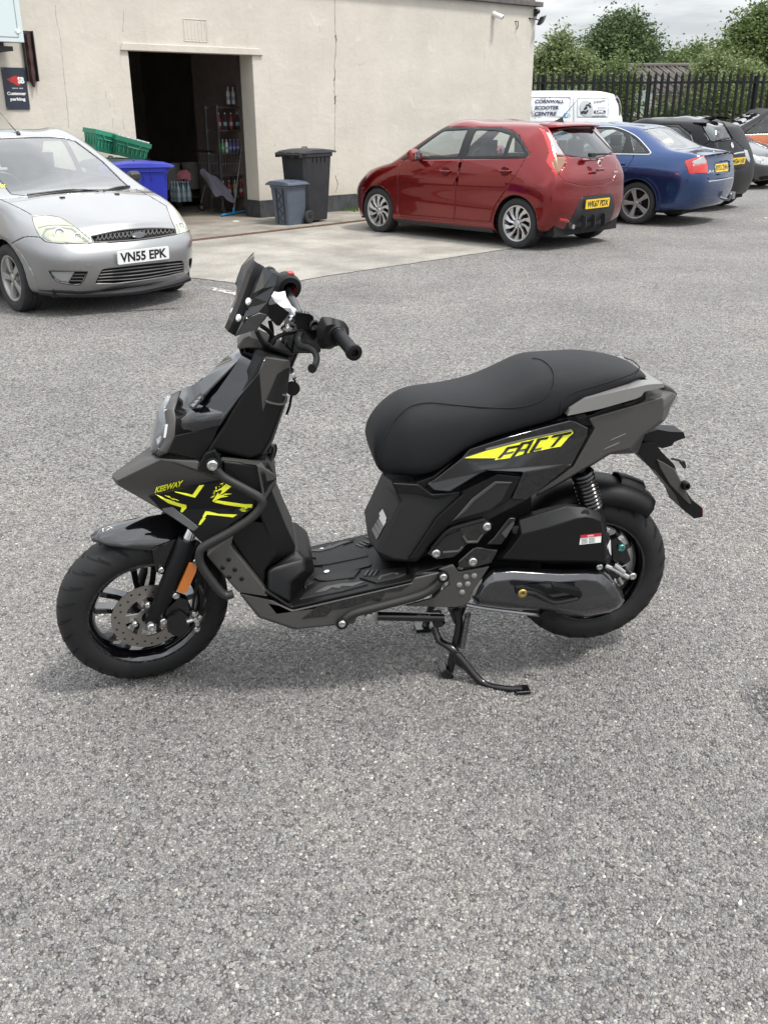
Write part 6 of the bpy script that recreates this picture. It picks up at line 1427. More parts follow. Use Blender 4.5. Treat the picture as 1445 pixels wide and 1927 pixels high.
for pts in ([(640, 650), (660, 668), (690, 650), (712, 655), (705, 680)], [(700, 590), (722, 570), (738, 590), (720, 605)]): ptube('cable_adjuster', TF, A_, pts, -.10, .009, BOLT, hb_, 10)
for pts, y in (([(440, 640), (520, 700), (560, 780), (500, 830)], -.06), ([(520, 600), (540, 700), (520, 790)], -.03), ([(760, 700), (640, 720), (560, 760), (540, 800)], -.09), ([(400, 690), (450, 780), (520, 820)], -.07)): ptube('cable', TF, A_, pts, y, .006, MBLK, hb_, 8)
stack('yoke_cover', TF, A_, [([(510, 810), (610, 850), (742, 900), (735, 938), (700, 930), (560, 880), (500, 850)], -.075)], MBLK, hb_, mirror=True, bevel=.006)

# --- body: leg shield, nose, headlight
hood_top = stack('shield_cap', SF, B_, [([(985, 90), (1040, 30), (1090, 5), (1180, 60), (1190, 110), (1060, 105), (1000, 115)], -.05)], MGREY, mirror=True, bevel=.008)
shield = stack('leg_shield', SF, B_, [([(1130, 120), (1385, 195), (1392, 255), (1352, 540), (1262, 800), (1200, 905), (1090, 945), (815, 885), (700, 960), (760, 850), (870, 690), (925, 575)], -.095), ([(1195, 170), (1380, 235), (1378, 270), (1335, 540), (1245, 790), (1180, 895), (1085, 930), (830, 870), (760, 890), (800, 820), (885, 690), (950, 575)], -.128)], MBLK, mirror=True, bevel=.008)
panel('shield_edge', SF, B_, [(1200, 172), (1385, 200), (1385, 250), (1300, 300), (1180, 600), (1155, 290)], -.1295, .02, MGREY, mirror=True)
panel('cubby', SF, B_, [(1350, 260), (1388, 255), (1350, 520), (1205, 500), (1300, 300)], -.131, .006, DARKCAV, bevel=0); ptube('cubby_lip', SF, B_, [(1203, 498), (1240, 515), (1340, 525), (1362, 465), (1330, 455)], -.132, .004, MGREY, n=8, dens=3)
# gloss front: ridge, crease and lower edge, mirrored
pC = F3(SF, B_, [(1040, 85), (900, 180), (730, 345), (645, 392), (579, 410, -.004)], .0)
pB = F3(SF, B_, [(1050, 130), (990, 205), (745, 445), (672, 520), (517, 574, -.074)], -.062); pA = F3(SF, B_, [(1195, 170), (1150, 290), (1020, 440), (890, 590), (527, 641, -.096)], -.115); pZ = F3(SF, B_, [(1205, 175), (1152, 300), (1000, 480), (862, 685), (521, 766, -.116)], -.128)
mir = lambda P: [np.array([p[0], -p[1], p[2]]) for p in P]
gl = tri_sheet('gloss_front_panel', [[P[i] for P in (pZ, pA, pB, pC, mir(pB), mir(pA), mir(pZ))] for i in range(5)], GLOSS, scoot, .005, 25)
for sg in (1, -1):
    f2 = lambda pts: [np.array([p[0], p[1]*sg, p[2]]) for p in pts]
    v = F3(SF, B_, [(745, 448, -.066), (985, 212, -.066), (800, 400, -.085), (690, 530, -.085)], 0); b = MB(); b.add(f2(v), [(0, 1, 2, 3)]); b.build('air_slot', TEXB, scoot, smooth=0, solid=.003, off=0)
    v = F3(SF, B_, [(628, 530, -.078), (715, 438, -.078), (742, 450, -.084), (738, 485, -.088), (665, 560, -.088), (630, 552, -.084)], 0); b = MB(); b.add(f2(v), capf(v, 0)); vt = b.build('vent_grille', GLOSS, scoot, smooth=0, solid=.008, off=0)
    for k in range(3):
        t = k/3; q = F3(SF, B_, [(642+78*t*.95, 532-78*t, -.086), (668+78*t*.9, 518-76*t, -.086), (690+60*t*.8, 520-70*t, -.092), (660+70*t, 548-84*t, -.092)], 0); b = MB(); b.add(f2(q), [(0, 1, 2, 3)]); b.build('vent_fin', LGREY, vt, smooth=0, solid=.004, off=0)
panel('front_side_panel', SF, B_, [(520, 765), (862, 685), (800, 820), (712, 950), (462, 890)], -.124, .03, MBLK, mirror=True)
# headlight: the frame and the lens wrap round the front, centre line to flank
S2 = F3(SF, B_, [(562, 438, -.006), (540, 492, -.045), (515, 572, -.078), (527, 640, -.098), (520, 770, -.118), (465, 888, -.118), (395, 915, -.105)], 0)
S1 = F3(SF, B_, [(500, 465, -.004), (478, 515, -.040), (448, 565, -.060), (462, 680, -.078), (448, 775, -.080), (402, 868, -.074), (376, 895, -.060)], 0)
S0 = F3(SF, B_, [(480, 475, 0), (452, 515, 0), (428, 555, 0), (392, 650, 0), (366, 755, 0), (356, 825, 0), (366, 875, 0)], 0)
q_ = np.array([.012, 0, -.004])
hf = tri_sheet('headlight_surround', [[S2[i]+q_*0, S1[i], mir(S1)[i], mir(S2)[i]] for i in range(7)], MGREY, scoot, .006, 30)
def half(P, Q, t): return [np.array([a_[0]+(b_[0]-a_[0])*t, a_[1]+(b_[1]-a_[1])*t, a_[2]+(b_[2]-a_[2])*t]) for a_, b_ in zip(P, Q)]
Sm = [m_+np.array([-.006, 0, 0]) for m_ in half(S1, S0, .5)]; fo = np.array([-.006, 0, .001])
hl = tri_sheet('headlight', [[S1[i]+fo*.5, Sm[i]+fo, S0[i]+fo*1.3, mir(Sm)[i]+fo, mir(S1)[i]+fo*.5] for i in range(7)], mat('headlight_glass', (.16, .17, .18), .06, .2, coat=1.0), scoot, .004, 60)
decal('daytime_light', [hl, hf], B_, [(476, 512), (440, 570), (408, 622), (448, 690), (436, 772), (408, 842), (396, 858), (402, 868), (452, 780), (468, 680), (428, 622), (462, 565)], WHITEP, hl, push=.003, thick=.002)
decal('lamp_projector', [hl], B_, [(392, 700), (412, 690), (424, 740), (410, 810), (388, 830), (380, 770)], CHROME, hl, push=.002, thick=.001)
# nose and its lower flanks
nose_o = [(85, 275, -.05), (450, 97, -.115), (750, 120, -.145), (735, 195, -.150), (925, 240, -.160), (1100, 330, -.168), (1180, 420, -.17), (1185, 490, -.17), (1000, 620, -.165), (780, 785, -.145), (640, 640, -.128), (440, 505, -.105), (100, 315, -.045)]
nose_i = [(42, 238, -.008), (380, 90, -.075), (720, 100, -.11), (720, 180, -.12), None, None, None, None, None, (790, 790, -.10), (650, 650, -.08), (450, 515, -.07), (75, 300, -.010)]
nose = stack('nose_fairing', SF, D_, [(nose_i, -.11), (nose_o, -.15)], MGREY, mirror=True, bevel=.006)
xpan = panel('flank_panel', SF, D_, [(340, 402, -.1225), (560, 350, -.137), (870, 288, -.1585), (960, 268, -.162), (1180, 420, -.172), (1188, 490, -.172), (1000, 622, -.167), (780, 788, -.147), (640, 645, -.1305), (442, 508, -.108)], -.15, .012, MBLK, mirror=True)
panel('indicator', SF, D_, [(445, 497, -.112), (530, 485, -.122), (745, 650, -.146), (700, 685, -.142), (455, 520, -.112)], -.13, .008, mat('smoked_clear', (.10, .10, .105), .12, coat=1.0), mirror=True)
lower = stack('lower_shield', SF, D_, [([(900, 100), (1230, 108), (1290, 113), (1365, 255), (1362, 292), (1322, 345), (1445, 650), (1518, 805), (1500, 850), (1285, 960), (1275, 1150), (1050, 760)], -.11), ([(930, 112), (1200, 150), (1262, 230), (1270, 330), (1240, 470), (1225, 520), (1300, 680), (1350, 800), (1350, 870), (1270, 1000), (1270, 1150), (1010, 760)], -.160)], MBLK, mirror=True, bevel=.008)
panel('shield_shoulder', SF, D_, [(905, 118, -.150), (1205, 152, -.168), (1240, 350, -.168), (1252, 480, -.160), (1325, 340, -.13), (1362, 292, -.115), (1350, 230, -.115), (1235, 130, -.135), (930, 100, -.14)], -.15, .02, MGREY, mirror=True)
pedge = panel('shield_flank', SF, D_, [(1020, 715, -.168), (1000, 800, -.176), (1280, 1158, -.188), (1300, 1205, -.19), (1050, 1168, -.180), (800, 875, -.165), (835, 835, -.164)], -.17, .06, MGREY, mirror=True, bevel=.006)
for p in ((980, 905), (932, 970), (1030, 985), (985, 1045), (1085, 1058)):
    q = onto(surf([pedge]), [D_(*p)], .0008)[0]; b = MB(); b.lathe([(0, .007), (.0015, .005), (.0018, .0001)], q, (0, -1, .1), 12); b.build('dimple', MBLK, pedge)
# decals
XV = lambda pts: decal('decal', [xpan, nose], D_, pts, YEL, xpan)
XV([(395, 385), (410, 390), (570, 452), (640, 470), (645, 490), (610, 528), (595, 522), (605, 488), (500, 455), (440, 415)]); XV([(530, 352), (690, 388), (745, 312), (785, 308), (712, 410), (640, 392), (555, 366)]); XV([(862, 442), (890, 405), (905, 395), (895, 372), (850, 438)]); XV([(862, 446), (885, 432), (1100, 462), (1170, 464), (1165, 490), (1100, 488), (960, 468)])
XV([(738, 628), (795, 518), (830, 522), (900, 540), (1050, 545), (1015, 568), (880, 552), (808, 545), (785, 575), (800, 572), (755, 628)])
rr = random.Random(12)
def slash(x, y, a, l, w): c_, s_ = math.cos(a), math.sin(a); XV([(x, y), (x+c_*l*.5-s_*w, y+s_*l*.5+c_*w), (x+c_*l, y+s_*l), (x+c_*l*.5+s_*w*.6, y+s_*l*.5-c_*w*.6)])
for k in range(20): slash(875+rr.uniform(0, 95)-k*2.2, 300+k*6.2+rr.uniform(-6, 6), R(-35+rr.uniform(-25, 25)), rr.uniform(14, 42), rr.uniform(2, 6))
for k in range(9): slash(1040+rr.uniform(0, 70), 488+k*4+rr.uniform(-3, 3), R(-6), rr.uniform(25, 60), rr.uniform(1.5, 3.5))
for k in range(8): slash(470+k*11, 388+k*5+rr.uniform(-6, 6), R(22), rr.uniform(15, 40), rr.uniform(1.5, 3))
XV([(868, 436), (900, 395), (960, 378), (1004, 380), (925, 392), (975, 400), (915, 410)]); XV([(900, 350), (960, 300), (1000, 322), (940, 372), (905, 392), (930, 350)])
dtext('decal_lettering', [nose, xpan], D_, 'KEEWAY', (390, 374), (614, 316), (394, 328), YEL, nose, bold=.035, shear=.25, push=.004)
# crash bars
ptube('crash_bar', SF, D_, [(850, 150), (880, 185), (945, 250), (1100, 335), (1225, 410), (1245, 470), (1170, 565), (1000, 680), (800, 790), (748, 850), (760, 950), (870, 1110), (950, 1188), (1015, 1180)], -.192, .0122, BARM, n=16, dens=6, mirror=True)
panel('crash_bar_bracket', SF, D_, [(790, 60), (870, 30), (930, 130), (920, 240), (735, 200), (730, 175)], -.168, .02, MBLK); bolt(SF, D_, (852, 150), -.200, .015, h=.01); bolt(SF, D_, (852, 150), -.196, .020, m=MBLK)
bars2 = [(702, 640), (735, 600), (790, 572), (950, 530), (1150, 475), (1240, 430), (1290, 380), (1302, 362)]
ptube('crash_bar', SF, E_, bars2, -.205, .0130, BARM, n=16, dens=6, mirror=True)
for p in ((703, 640), (1300, 364)): bolt(SF, E_, p, -.215, .018, m=MBLK); bolt(SF, E_, p, -.220, .011)
# --- floorboard
f0 = SF.p(*E_(405, 545), 1, -.19); f1 = SF.p(*E_(1110, 380), 1, -.19); sl_ = (f1[2]-f0[2])/(f1[0]-f0[0]); fn = np.array([-sl_, 0, 1.0]); fn /= np.linalg.norm(fn)
skirt = stack('floor_skirt', SF, E_, [([(95, 460), (295, 500), (410, 553), (1115, 392), (1130, 362), (1270, 330), (1300, 335), (1180, 470), (790, 600), (775, 640), (620, 655), (420, 676), (210, 606)], -.17), ([(100, 462), (297, 505), (410, 560), (1113, 398), (1128, 368), (1268, 336), (1296, 342), (1176, 465), (785, 598), (770, 632), (620, 648), (420, 668), (215, 600)], -.196)], MGREY, mirror=True, bevel=.006)
decal('skirt_graphic', [skirt], E_, [(465, 612), (560, 535), (900, 455), (1110, 405), (1050, 445), (960, 455), (925, 505), (870, 500), (740, 545), (640, 560), (610, 595)], GLOSS, skirt)
fl = stack('floorboard', SF, E_, [([(262, 320, -.12), (255, 440, -.19), (405, 541, -.19), (1115, 380, -.19), (1128, 345, -.19), (1285, 305, -.19), (1340, 292, -.16), (1330, 345, -.19), (1140, 372, -.19), (1122, 392, -.19), (405, 553, -.19), (240, 462, -.19)], -.19)], MBLK, mirror=True, bevel=.006)
def fpad(name, pts, h, m, mirror=True, parent=None):
    P = []
    for p in pts:
        q = SF.plane(*E_(*p), f0, fn); P.append(q)
    for sg in ((1, -1) if mirror else (1,)):
        a = [np.array([p[0], p[1]*sg, p[2]])-fn*.01 for p in P]; c_ = [np.array([p[0], p[1]*sg, p[2]])+fn*h for p in P]
        b = MB(); b.loft([a, c_]); o = b.build(name, m, parent or fl, smooth=30, bevel=.0025); 
    return o
fpad('floor_plate', rnd([(565, 195), (600, 180), (820, 122), (838, 135), (880, 300), (620, 368), (600, 352)], .1), .004, MBLK, False)
fpad('battery_cover', [(548, 255), (590, 240), (690, 200), (830, 160), (860, 250), (620, 300), (555, 305)], .007, TEXB, False)
for pts in ([(535, 375), (565, 362), (815, 325), (775, 372), (620, 395), (565, 392)], [(805, 375), (840, 340), (1085, 312), (1080, 355), (1040, 372), (905, 405)], [(450, 505), (480, 470), (580, 405), (740, 385), (785, 420), (860, 410), (700, 455)], [(310, 392), (340, 372), (480, 372), (540, 402), (480, 430), (405, 508), (312, 455)]): fpad('foot_grip', pts, .006, TEXB)
for x in (832, 858, 884): fpad('grip_rib', [(x, 370), (x+28, 335), (x+40, 335), (x+12, 372)], .010, MGREY)
for x in (440, 462, 484): fpad('grip_rib', [(x, 438), (x, 402), (x+9, 398), (x+9, 434)], .010, MGREY)
for pts in ([(540, 470), (610, 432), (700, 415), (760, 412), (840, 400), (760, 432), (700, 432), (690, 445), (640, 440), (600, 460)], [(912, 392), (935, 362), (1000, 345), (1040, 352), (1030, 362), (1000, 356), (945, 372), (925, 395)]): fpad('grip_rib', pts, .009, MGREY)
for p in ((582, 208), (614, 340)):
    q = SF.plane(*E_(*p), f0, fn)+fn*.0045; b = MB(); b.lathe([(0, .009), (.002, .009), (.0025, .007), (.001, .0001)], q, fn, 14); b.build('floor_screw', CHROME, fl)
stack('shield_foot', SF, E_, [([(430, 195), (520, 250), (545, 330), (500, 380), (410, 540), (262, 445), (258, 315), (330, 270)], -.10), ([(430, 215, -.11), (480, 260, -.13), (485, 330, -.15), (395, 395, -.17), (400, 520, -.185), (262, 445, -.188), (260, 320, -.17), (330, 280, -.14)], -.16)], MBLK, mirror=True, bevel=.01)
# --- seat and tail
tp = [(694, 835), (700, 800), (722, 768), (760, 741), (800, 733), (850, 728), (900, 717), (940, 700), (985, 677), (1010, 671), (1060, 669), (1110, 669), (1160, 676), (1195, 688), (1213, 708)]
bt = [(697, 848), (715, 893), (760, 906), (800, 905), (830, 893), (870, 858), (905, 838), (960, 822), (1020, 806), (1055, 792), (1080, 768), (1140, 747), (1215, 720)]
TP = np.array([SF.p(x, y, 1, -.02)[[0, 2]] for x, y in tp]); BT = np.array([SF.p(x, y, 1, -.155)[[0, 2]] for x, y in bt])
BT[0] = SF.p(700, 843, 1, -.085)[[0, 2]]; BT[1] = SF.p(715, 893, 1, -.12)[[0, 2]]
def arc(Q, t): d = np.r_[0, np.cumsum(np.linalg.norm(np.diff(Q, axis=0), axis=1))]; d /= d[-1]; return np.array([np.interp(t, d, Q[:, 0]), np.interp(t, d, Q[:, 1])])
TPs = np.array(catmull(np.c_[TP, TP[:, :1]*0], 5))[:, :2]; BTs = np.array(catmull(np.c_[BT, BT[:, :1]*0], 5))[:, :2]
nS = 46; rings = []
for i in range(nS+1):
    t = .5-.5*math.cos(math.pi*i/nS); ft = arc(TPs, t); fb = arc(BTs, t)
    xm = (ft[0]+fb[0])/2; hw = np.interp(t, [0, .03, .10, .18, .40, .60, .80, .94, 1], [.075, .100, .125, .145, .160, .152, .150, .122, .085])
    pr = [(-.86, 0), (-1.0, .08), (-1.03, .30), (-.99, .55), (-.90, .76), (-.72, .90), (-.45, .972), (-.2, .995), (0, 1.0)]
    pr = pr+[(-a_, c_) for a_, c_ in pr[:-1][::-1]]
    k_ = .80 if i in (0, nS) else 1.0; mid_ = (ft+fb)/2
    rings.append([(mid_[0]+(fb[0]+(ft[0]-fb[0])*c_-mid_[0])*k_, a_*hw*k_, mid_[1]+(fb[1]+(ft[1]-fb[1])*c_-mid_[1])*k_) for a_, c_ in pr])
b = MB(); b.loft(rings); seat = b.build('seat', SEATV, scoot, smooth=75); reg(seat, b.V, b.F)
md = seat.modifiers.new('sub', 'SUBSURF'); md.levels = 1; md.render_levels = 1
STITCH = mat('seat_stitching', (.006, .006, .007), .8)
def seam(pts, r=.0016):
    q = onto(surf([seat]), [Q_(*p) for p in catmull(pts, 6)], .0002); b = MB(); b.tube(q, r, 5); b.build('seam', STITCH, seat)
seam([(108, 500), (118, 440), (140, 380), (175, 320), (220, 275), (270, 255), (330, 250), (450, 262), (580, 270), (680, 266), (760, 240), (800, 200), (812, 150), (800, 110), (765, 80), (725, 72)]); seam([(838, 300), (840, 260), (855, 230), (900, 205), (1000, 175), (1080, 150), (1130, 130), (1155, 110)]); seam([(1155, 110), (1130, 85), (1090, 70)])
gp = panel('side_panel', SF, Q_, [(300, 575, -.15), (330, 562, -.155), (445, 472, -.165), (475, 438, -.168), (640, 385, -.17), (870, 322, -.162), (900, 325, -.160), (950, 352, -.157), (945, 385, -.155), (885, 497, -.160), (700, 642, -.165), (642, 638, -.168), (690, 530, -.178), (600, 527, -.18), (540, 522, -.18), (400, 607, -.172), (330, 602, -.16)], -.17, .05, GLOSS, mirror=True, bevel=.005)
panel('seat_base', SF, Q_, [(250, 575), (330, 545), (445, 455), (640, 375), (880, 305), (960, 300), (1180, 190), (1180, 240), (960, 345), (900, 340), (640, 400), (475, 450), (330, 580), (260, 600)], -.142, .05, MBLK, mirror=True)
decal('decal', [gp], Q_, [(455, 472), (545, 442), (700, 402), (885, 362), (888, 372), (870, 388), (838, 425), (800, 432), (690, 455), (640, 470), (575, 480), (580, 472)], YEL, gp)
decal('decal', [gp], Q_, [(438, 460), (545, 432), (700, 393), (880, 356), (882, 361), (700, 400), (545, 440), (455, 470)], mat('grey_vinyl_stripe', (.20, .19, .17), .4), gp)
# the word on the tail, cut from slanted bars
def bars(quads, m=GLOSS):
    for q_ in quads:
        c_ = np.mean(q_, axis=0); q_ = [tuple(c_+(np.array(p)-c_)*np.array([1.16, 1.16])) for p in q_]
        decal('decal_letter', [gp], Q_, q_, m, gp, push=.0045)
bars([[(588, 470), (600, 470), (632, 436), (618, 438)], [(618, 438), (628, 428), (672, 420), (664, 430)], [(612, 452), (650, 444), (644, 452), (606, 460)],
      [(640, 468), (652, 468), (690, 418), (678, 418)], [(678, 418), (684, 410), (728, 402), (722, 412)], [(690, 455), (702, 453), (730, 402), (718, 405)], [(668, 440), (708, 432), (704, 440), (662, 448)],
      [(716, 445), (728, 445), (758, 400), (744, 402)], [(744, 402), (750, 394), (788, 388), (782, 397)], [(716, 445), (722, 438), (762, 430), (756, 438)],
      [(800, 425), (812, 423), (850, 380), (838, 382)], [(806, 390), (814, 380), (880, 366), (874, 376)]])
tail = stack('tail_cover', SF, H_, [([(300, 540), (650, 440), (770, 405), (1000, 320), (1075, 330), (1125, 352), (1062, 470), (1052, 520), (1012, 590), (830, 712), (770, 885), (520, 892), (362, 990), (200, 1085), (0, 1200), (-150, 1275), (-150, 1225), (0, 1118), (172, 985), (335, 668)], -.09), ([(320, 565), (645, 470), (770, 435), (990, 368), (1000, 400), (1000, 470), (1000, 480), (1000, 520), (985, 585), (830, 700), (700, 840), (510, 880), (362, 975), (200, 1070), (0, 1185), (-148, 1262), (-145, 1232), (0, 1130), (185, 1000), (375, 660)], -.152)], MGREY, mirror=True, bevel=.006)
for pts in ([(515, 770), (540, 750), (662, 698), (650, 712)], [(455, 852), (480, 832), (606, 778), (590, 795)], [(430, 890), (445, 880), (440, 888)]): decal('cooling_slot', [tail], H_, pts, LGREY, tail)
panel('grab_rail', SF, H_, rnd([(130, 542), (155, 480), (300, 385), (860, 258), (1003, 248), (1008, 284), (830, 322), (800, 365), (750, 388), (420, 482)], .1), -.165, .05, LGREY, mirror=True, bevel=.007)
stack('grab_rail_bridge', SF, H_, [([(860, 215), (930, 225), (1003, 248), (1005, 270), (930, 275), (860, 262)], -.112)], LGREY, mirror=True, bevel=.007)
panel('rail_gap', SF, H_, [(640, 430), (752, 402), (755, 425), (690, 452), (645, 455)], -.1535, .01, DARKCAV); panel('rail_gap', SF, H_, [(185, 545), (295, 520), (310, 555), (235, 588)], -.154, .01, DARKCAV)
stack('tail_top', SF, H_, [([(1000, 250), (1080, 290), (1138, 345), (1110, 380), (1040, 345), (1000, 340)], -.075)], MGREY, mirror=True, bevel=.006)
stack('tail_light', SF, H_, [([(1108, 335), (1145, 362), (1078, 472), (1058, 465)], -.055)], CLEARL, mirror=True, bevel=.004)
# plate hanger
hg = stack('plate_hanger', SF, H_, [(rnd([(670, 862), (800, 792), (930, 790), (978, 862), (1100, 985), (1135, 1110), (1262, 1310), (1355, 1378), (1356, 1458), (1280, 1475), (1160, 1380), (1110, 1262), (930, 1042), (868, 1002), (770, 892)], .08), -.045)], MBLK, mirror=True, bevel=.006)
stack('tail_pod', SF, H_, [(rnd([(820, 712), (950, 666), (1060, 686), (1182, 690), (1200, 742), (1100, 778), (1080, 812), (990, 838), (870, 792), (808, 762)], .08), -.035)], MBLK, mirror=True, bevel=.006)
panel('hanger_side', SF, H_, [(940, 935), (1000, 965), (1110, 1030), (1165, 1140), (1260, 1345), (1235, 1350), (1060, 1170), (970, 1020)], -.052, .01, MGREY); ptube('plate_hook', SF, H_, [(1075, 930), (1140, 945), (1165, 975), (1195, 1012), (1185, 960), (1150, 955)], -.03, .004, FRAMEB, hg, 8, 3)
panel('number_plate_lamp', SF, H_, [(1080, 980), (1112, 985), (1110, 1030), (1085, 1035)], -.03, .06, CLEARL, hg); panel('rear_reflector', SF, H_, [(1340, 1378), (1360, 1380), (1360, 1455), (1340, 1458)], -.04, .08, REDL, hg)
bolt(SF, H_, (1190, 1165), -.05, .014, hg, m=MBLK, h=.02)
# --- under-seat body
ub = stack('underseat_body', SF, F_, [([(205, 365, -.02), (490, 400), None, None, None, None, None, None, None, (470, 1085), (180, 1062, -.05), (58, 880, -.02), (240, 455, -.02)], -.075), ([(262, 402), (490, 418), (620, 508), (850, 485), (1150, 300), (1440, 335), (1400, 560), (1060, 745), (720, 805), (470, 1072), (260, 1050), (125, 992), (330, 562)], -.155)], TEXB, mirror=True, bevel=.008)
panel('seat_skirt', SF, F_, [(205, 368, -.03), (262, 402, -.158), (485, 416, -.160), (600, 500, -.163), (850, 482, -.172), (640, 545, -.162), (470, 500, -.160), (300, 490, -.158), (235, 440, -.03)], -.16, .02, MBLK, mirror=True)
panel('body_rail', SF, F_, [(850, 480), (1160, 325), (1365, 350), (1260, 540), (1180, 600), (770, 740), (560, 950), (480, 1050), (400, 1060), (640, 700), (860, 500)], -.170, .03, MBLK, mirror=True)
panel('body_inset', SF, F_, [(775, 730), (950, 545), (1140, 400), (1275, 405), (1200, 555), (1100, 635), (900, 690)], -.1735, .01, TEXB, mirror=True)
panel('body_inset_lip', SF, F_, [(770, 735), (940, 540), (1135, 392), (1285, 398), (1275, 410), (1145, 412), (960, 560), (870, 660)], -.176, .008, MGREY, mirror=True)
for k in range(4): decal('front_slot', [ub], F_, [(88+20*k, 795-32*k), (104+20*k, 770-32*k), (150+20*k, 850-40*k), (128+20*k, 882-38*k)], LGREY if k < 3 else WHITEP, ub, push=.004)
decal('paper_label', [ub], F_, [(150, 660), (180, 622), (214, 700), (186, 758)], WHITEP, ub, push=.0025)
# peg bracket
br = panel('footpeg_bracket', SF, F_, rnd([(560, 1000), (720, 815), (860, 760), (1040, 715), (1110, 745), (1100, 810), (1030, 850), (990, 915), (890, 915), (850, 980), (780, 1030), (640, 1050)], .06), -.184, .03, GLOSS, bevel=.005)
ptube('bracket_rib', SF, F_, [(600, 960), (730, 815), (880, 760), (1050, 715)], -.186, .006, MBLK, br, 8, 4); ptube('bracket_rib', SF, F_, [(690, 990), (820, 980), (862, 940)], -.186, .004, MGREY, br, 8, 0); ptube('bracket_rib', SF, F_, [(860, 850), (895, 905), (980, 900), (1030, 835)], -.186, .004, MGREY, br, 8, 0)
panel('bracket_inset', SF, F_, [(700, 860), (840, 800), (900, 920), (820, 990), (640, 985), (600, 980)], -.187, .004, DARKCAV, br, bevel=0)
bolt(SF, F_, (1066, 772), -.186, .013); bolt(SF, F_, (633, 1000), -.186, .013)
pg = stack('pillion_footpeg', SF, F_, [([(1050, 930), (1110, 870), (1250, 680), (1320, 690), (1310, 730), (1215, 900), (1190, 935)], -.18), ([(1060, 920), (1120, 870), (1255, 695), (1312, 702), (1300, 735), (1210, 890), (1185, 925)], -.215)], FRAMEB, bevel=.005)
panel('footpeg_slot', SF, F_, [(1190, 830), (1290, 725), (1300, 745), (1225, 870)], -.2165, .004, MGREY, pg, bevel=0)
hp = stack('frame_lug', SF, F_, [([(815, 1140), (800, 1060), (930, 940), (1000, 930), (1180, 960), (1120, 1090), (960, 1130)], -.16), ([(830, 1120), (820, 1070), (950, 955), (1000, 945), (1160, 970), (1100, 1080), (960, 1115)], -.195)], GLOSS, bevel=.006); bolt(SF, F_, (945, 1070), -.197, .013)
gp2 = panel('hanger_plate', SF, F_, [(650, 1140), (780, 1098), (830, 1160), (1090, 1112), (1000, 1250), (940, 1340), (930, 1400), (880, 1445), (760, 1462), (360, 1450), (620, 1380), (745, 1270), (720, 1160)], -.188, .012, MGREY)
for p in ((888, 1198), (958, 1190), (832, 1268), (903, 1260), (855, 1330)):
    q = onto(surf([gp2]), [F_(*p)], .0008)[0]; b = MB(); b.lathe([(0, .0085), (.0015, .006), (.0018, .0001)], q, (0, -1, .1), 12); b.build('dimple', LGREY, gp2)
# --- engine, airbox, drive cover
panel('engine_frame', SF, F_, [(440, 1085), (720, 790), (1000, 640), (1250, 520), (1445, 480), (1445, 1100), (1100, 1180), (800, 1180)], -.10, .06, MBLK)
air = stack('air_filter_box', SF, G_, [([(405, 262), (560, 210), (735, 165), (860, 178), (960, 208), (1003, 250), (1030, 420), (1052, 545), (1035, 582), (945, 588), (560, 580), (260, 568), (225, 545), (300, 470)], -.09), ([(420, 285), (560, 240), (740, 190), (860, 195), (950, 222), (985, 258), (1015, 420), (1035, 540), (1020, 570), (945, 575), (560, 570), (280, 556), (265, 545), (330, 480)], -.165), ([(440, 380), (600, 340), (810, 275), (870, 265), (940, 275), (975, 290), (1000, 430), (1010, 530), (1000, 555), (940, 562), (560, 560), (320, 548), (310, 540), (365, 480)], -.190)], MBLK, bevel=.01, smooth=50)
for p in ((400, 352), (870, 240), (1008, 392)):
    q = onto(surf([air]), [G_(*p)], .0006)[0]; b = MB(); b.lathe([(0, .013), (.001, .011), (-.0, .0001)], q, (0, -1, .15), 16); b.build('screw_well', DARKCAV, air)
decal('warning_label', [air], G_, [(838, 388), (980, 372), (975, 436), (830, 452)], WHITEP, air); decal('warning_label_band', [air], G_, [(838, 388), (980, 372), (979, 392), (836, 408)], mat('label_red', (.45, .02, .03), .5), air, push=.0022)
for k in range(4): dtext('label_print', [air], G_, 'iiilii liilii', (845, 418+k*9), (935, 408+k*9), (845, 413+k*9), BLKV, air, bold=.0, push=.0024)
dtext('label_print', [air], G_, 'NOTICE', (885, 398), (925, 394), (885, 388), WHITEP, air, bold=.02, push=.003)
decal('barcode_label', [air], G_, [(1020, 460), (1040, 420), (1045, 520), (1022, 538)], WHITEP, air)
cvt_o = [(235, 612), (380, 604), (700, 620), (900, 617), (1000, 628), (1062, 690), (1120, 765), (1137, 830), (1112, 878), (1040, 915), (900, 945), (760, 935), (600, 905), (350, 890), (130, 862), (95, 800), (130, 725), (185, 662)]
cvt_m = [(245, 640), (380, 632), (700, 650), (890, 645), (985, 655), (1040, 705), (1095, 770), (1112, 830), (1092, 868), (1030, 900), (890, 925), (760, 917), (600, 890), (350, 872), (150, 848), (118, 800), (150, 735), (198, 680)]
cvt_i = [(260, 700), (380, 690), (690, 705), (860, 690), (950, 700), (1000, 740), (1040, 785), (1052, 830), (1040, 850), (1000, 872), (880, 895), (760, 890), (600, 868), (360, 850), (180, 830), (155, 800), (180, 755), (215, 715)]
cvt = stack('drive_cover', SF, G_, [(cvt_o, -.08), (cvt_o, -.150), (cvt_m, -.178), (cvt_i, -.192)], SMOKE, bevel=.008, seg=3, smooth=60)
kl = ptube('kick_lever', SF, G_, [(430, 770), (520, 775), (630, 832), (700, 835), (815, 812)], -.224, .010, FRAMEB, n=10, dens=3)
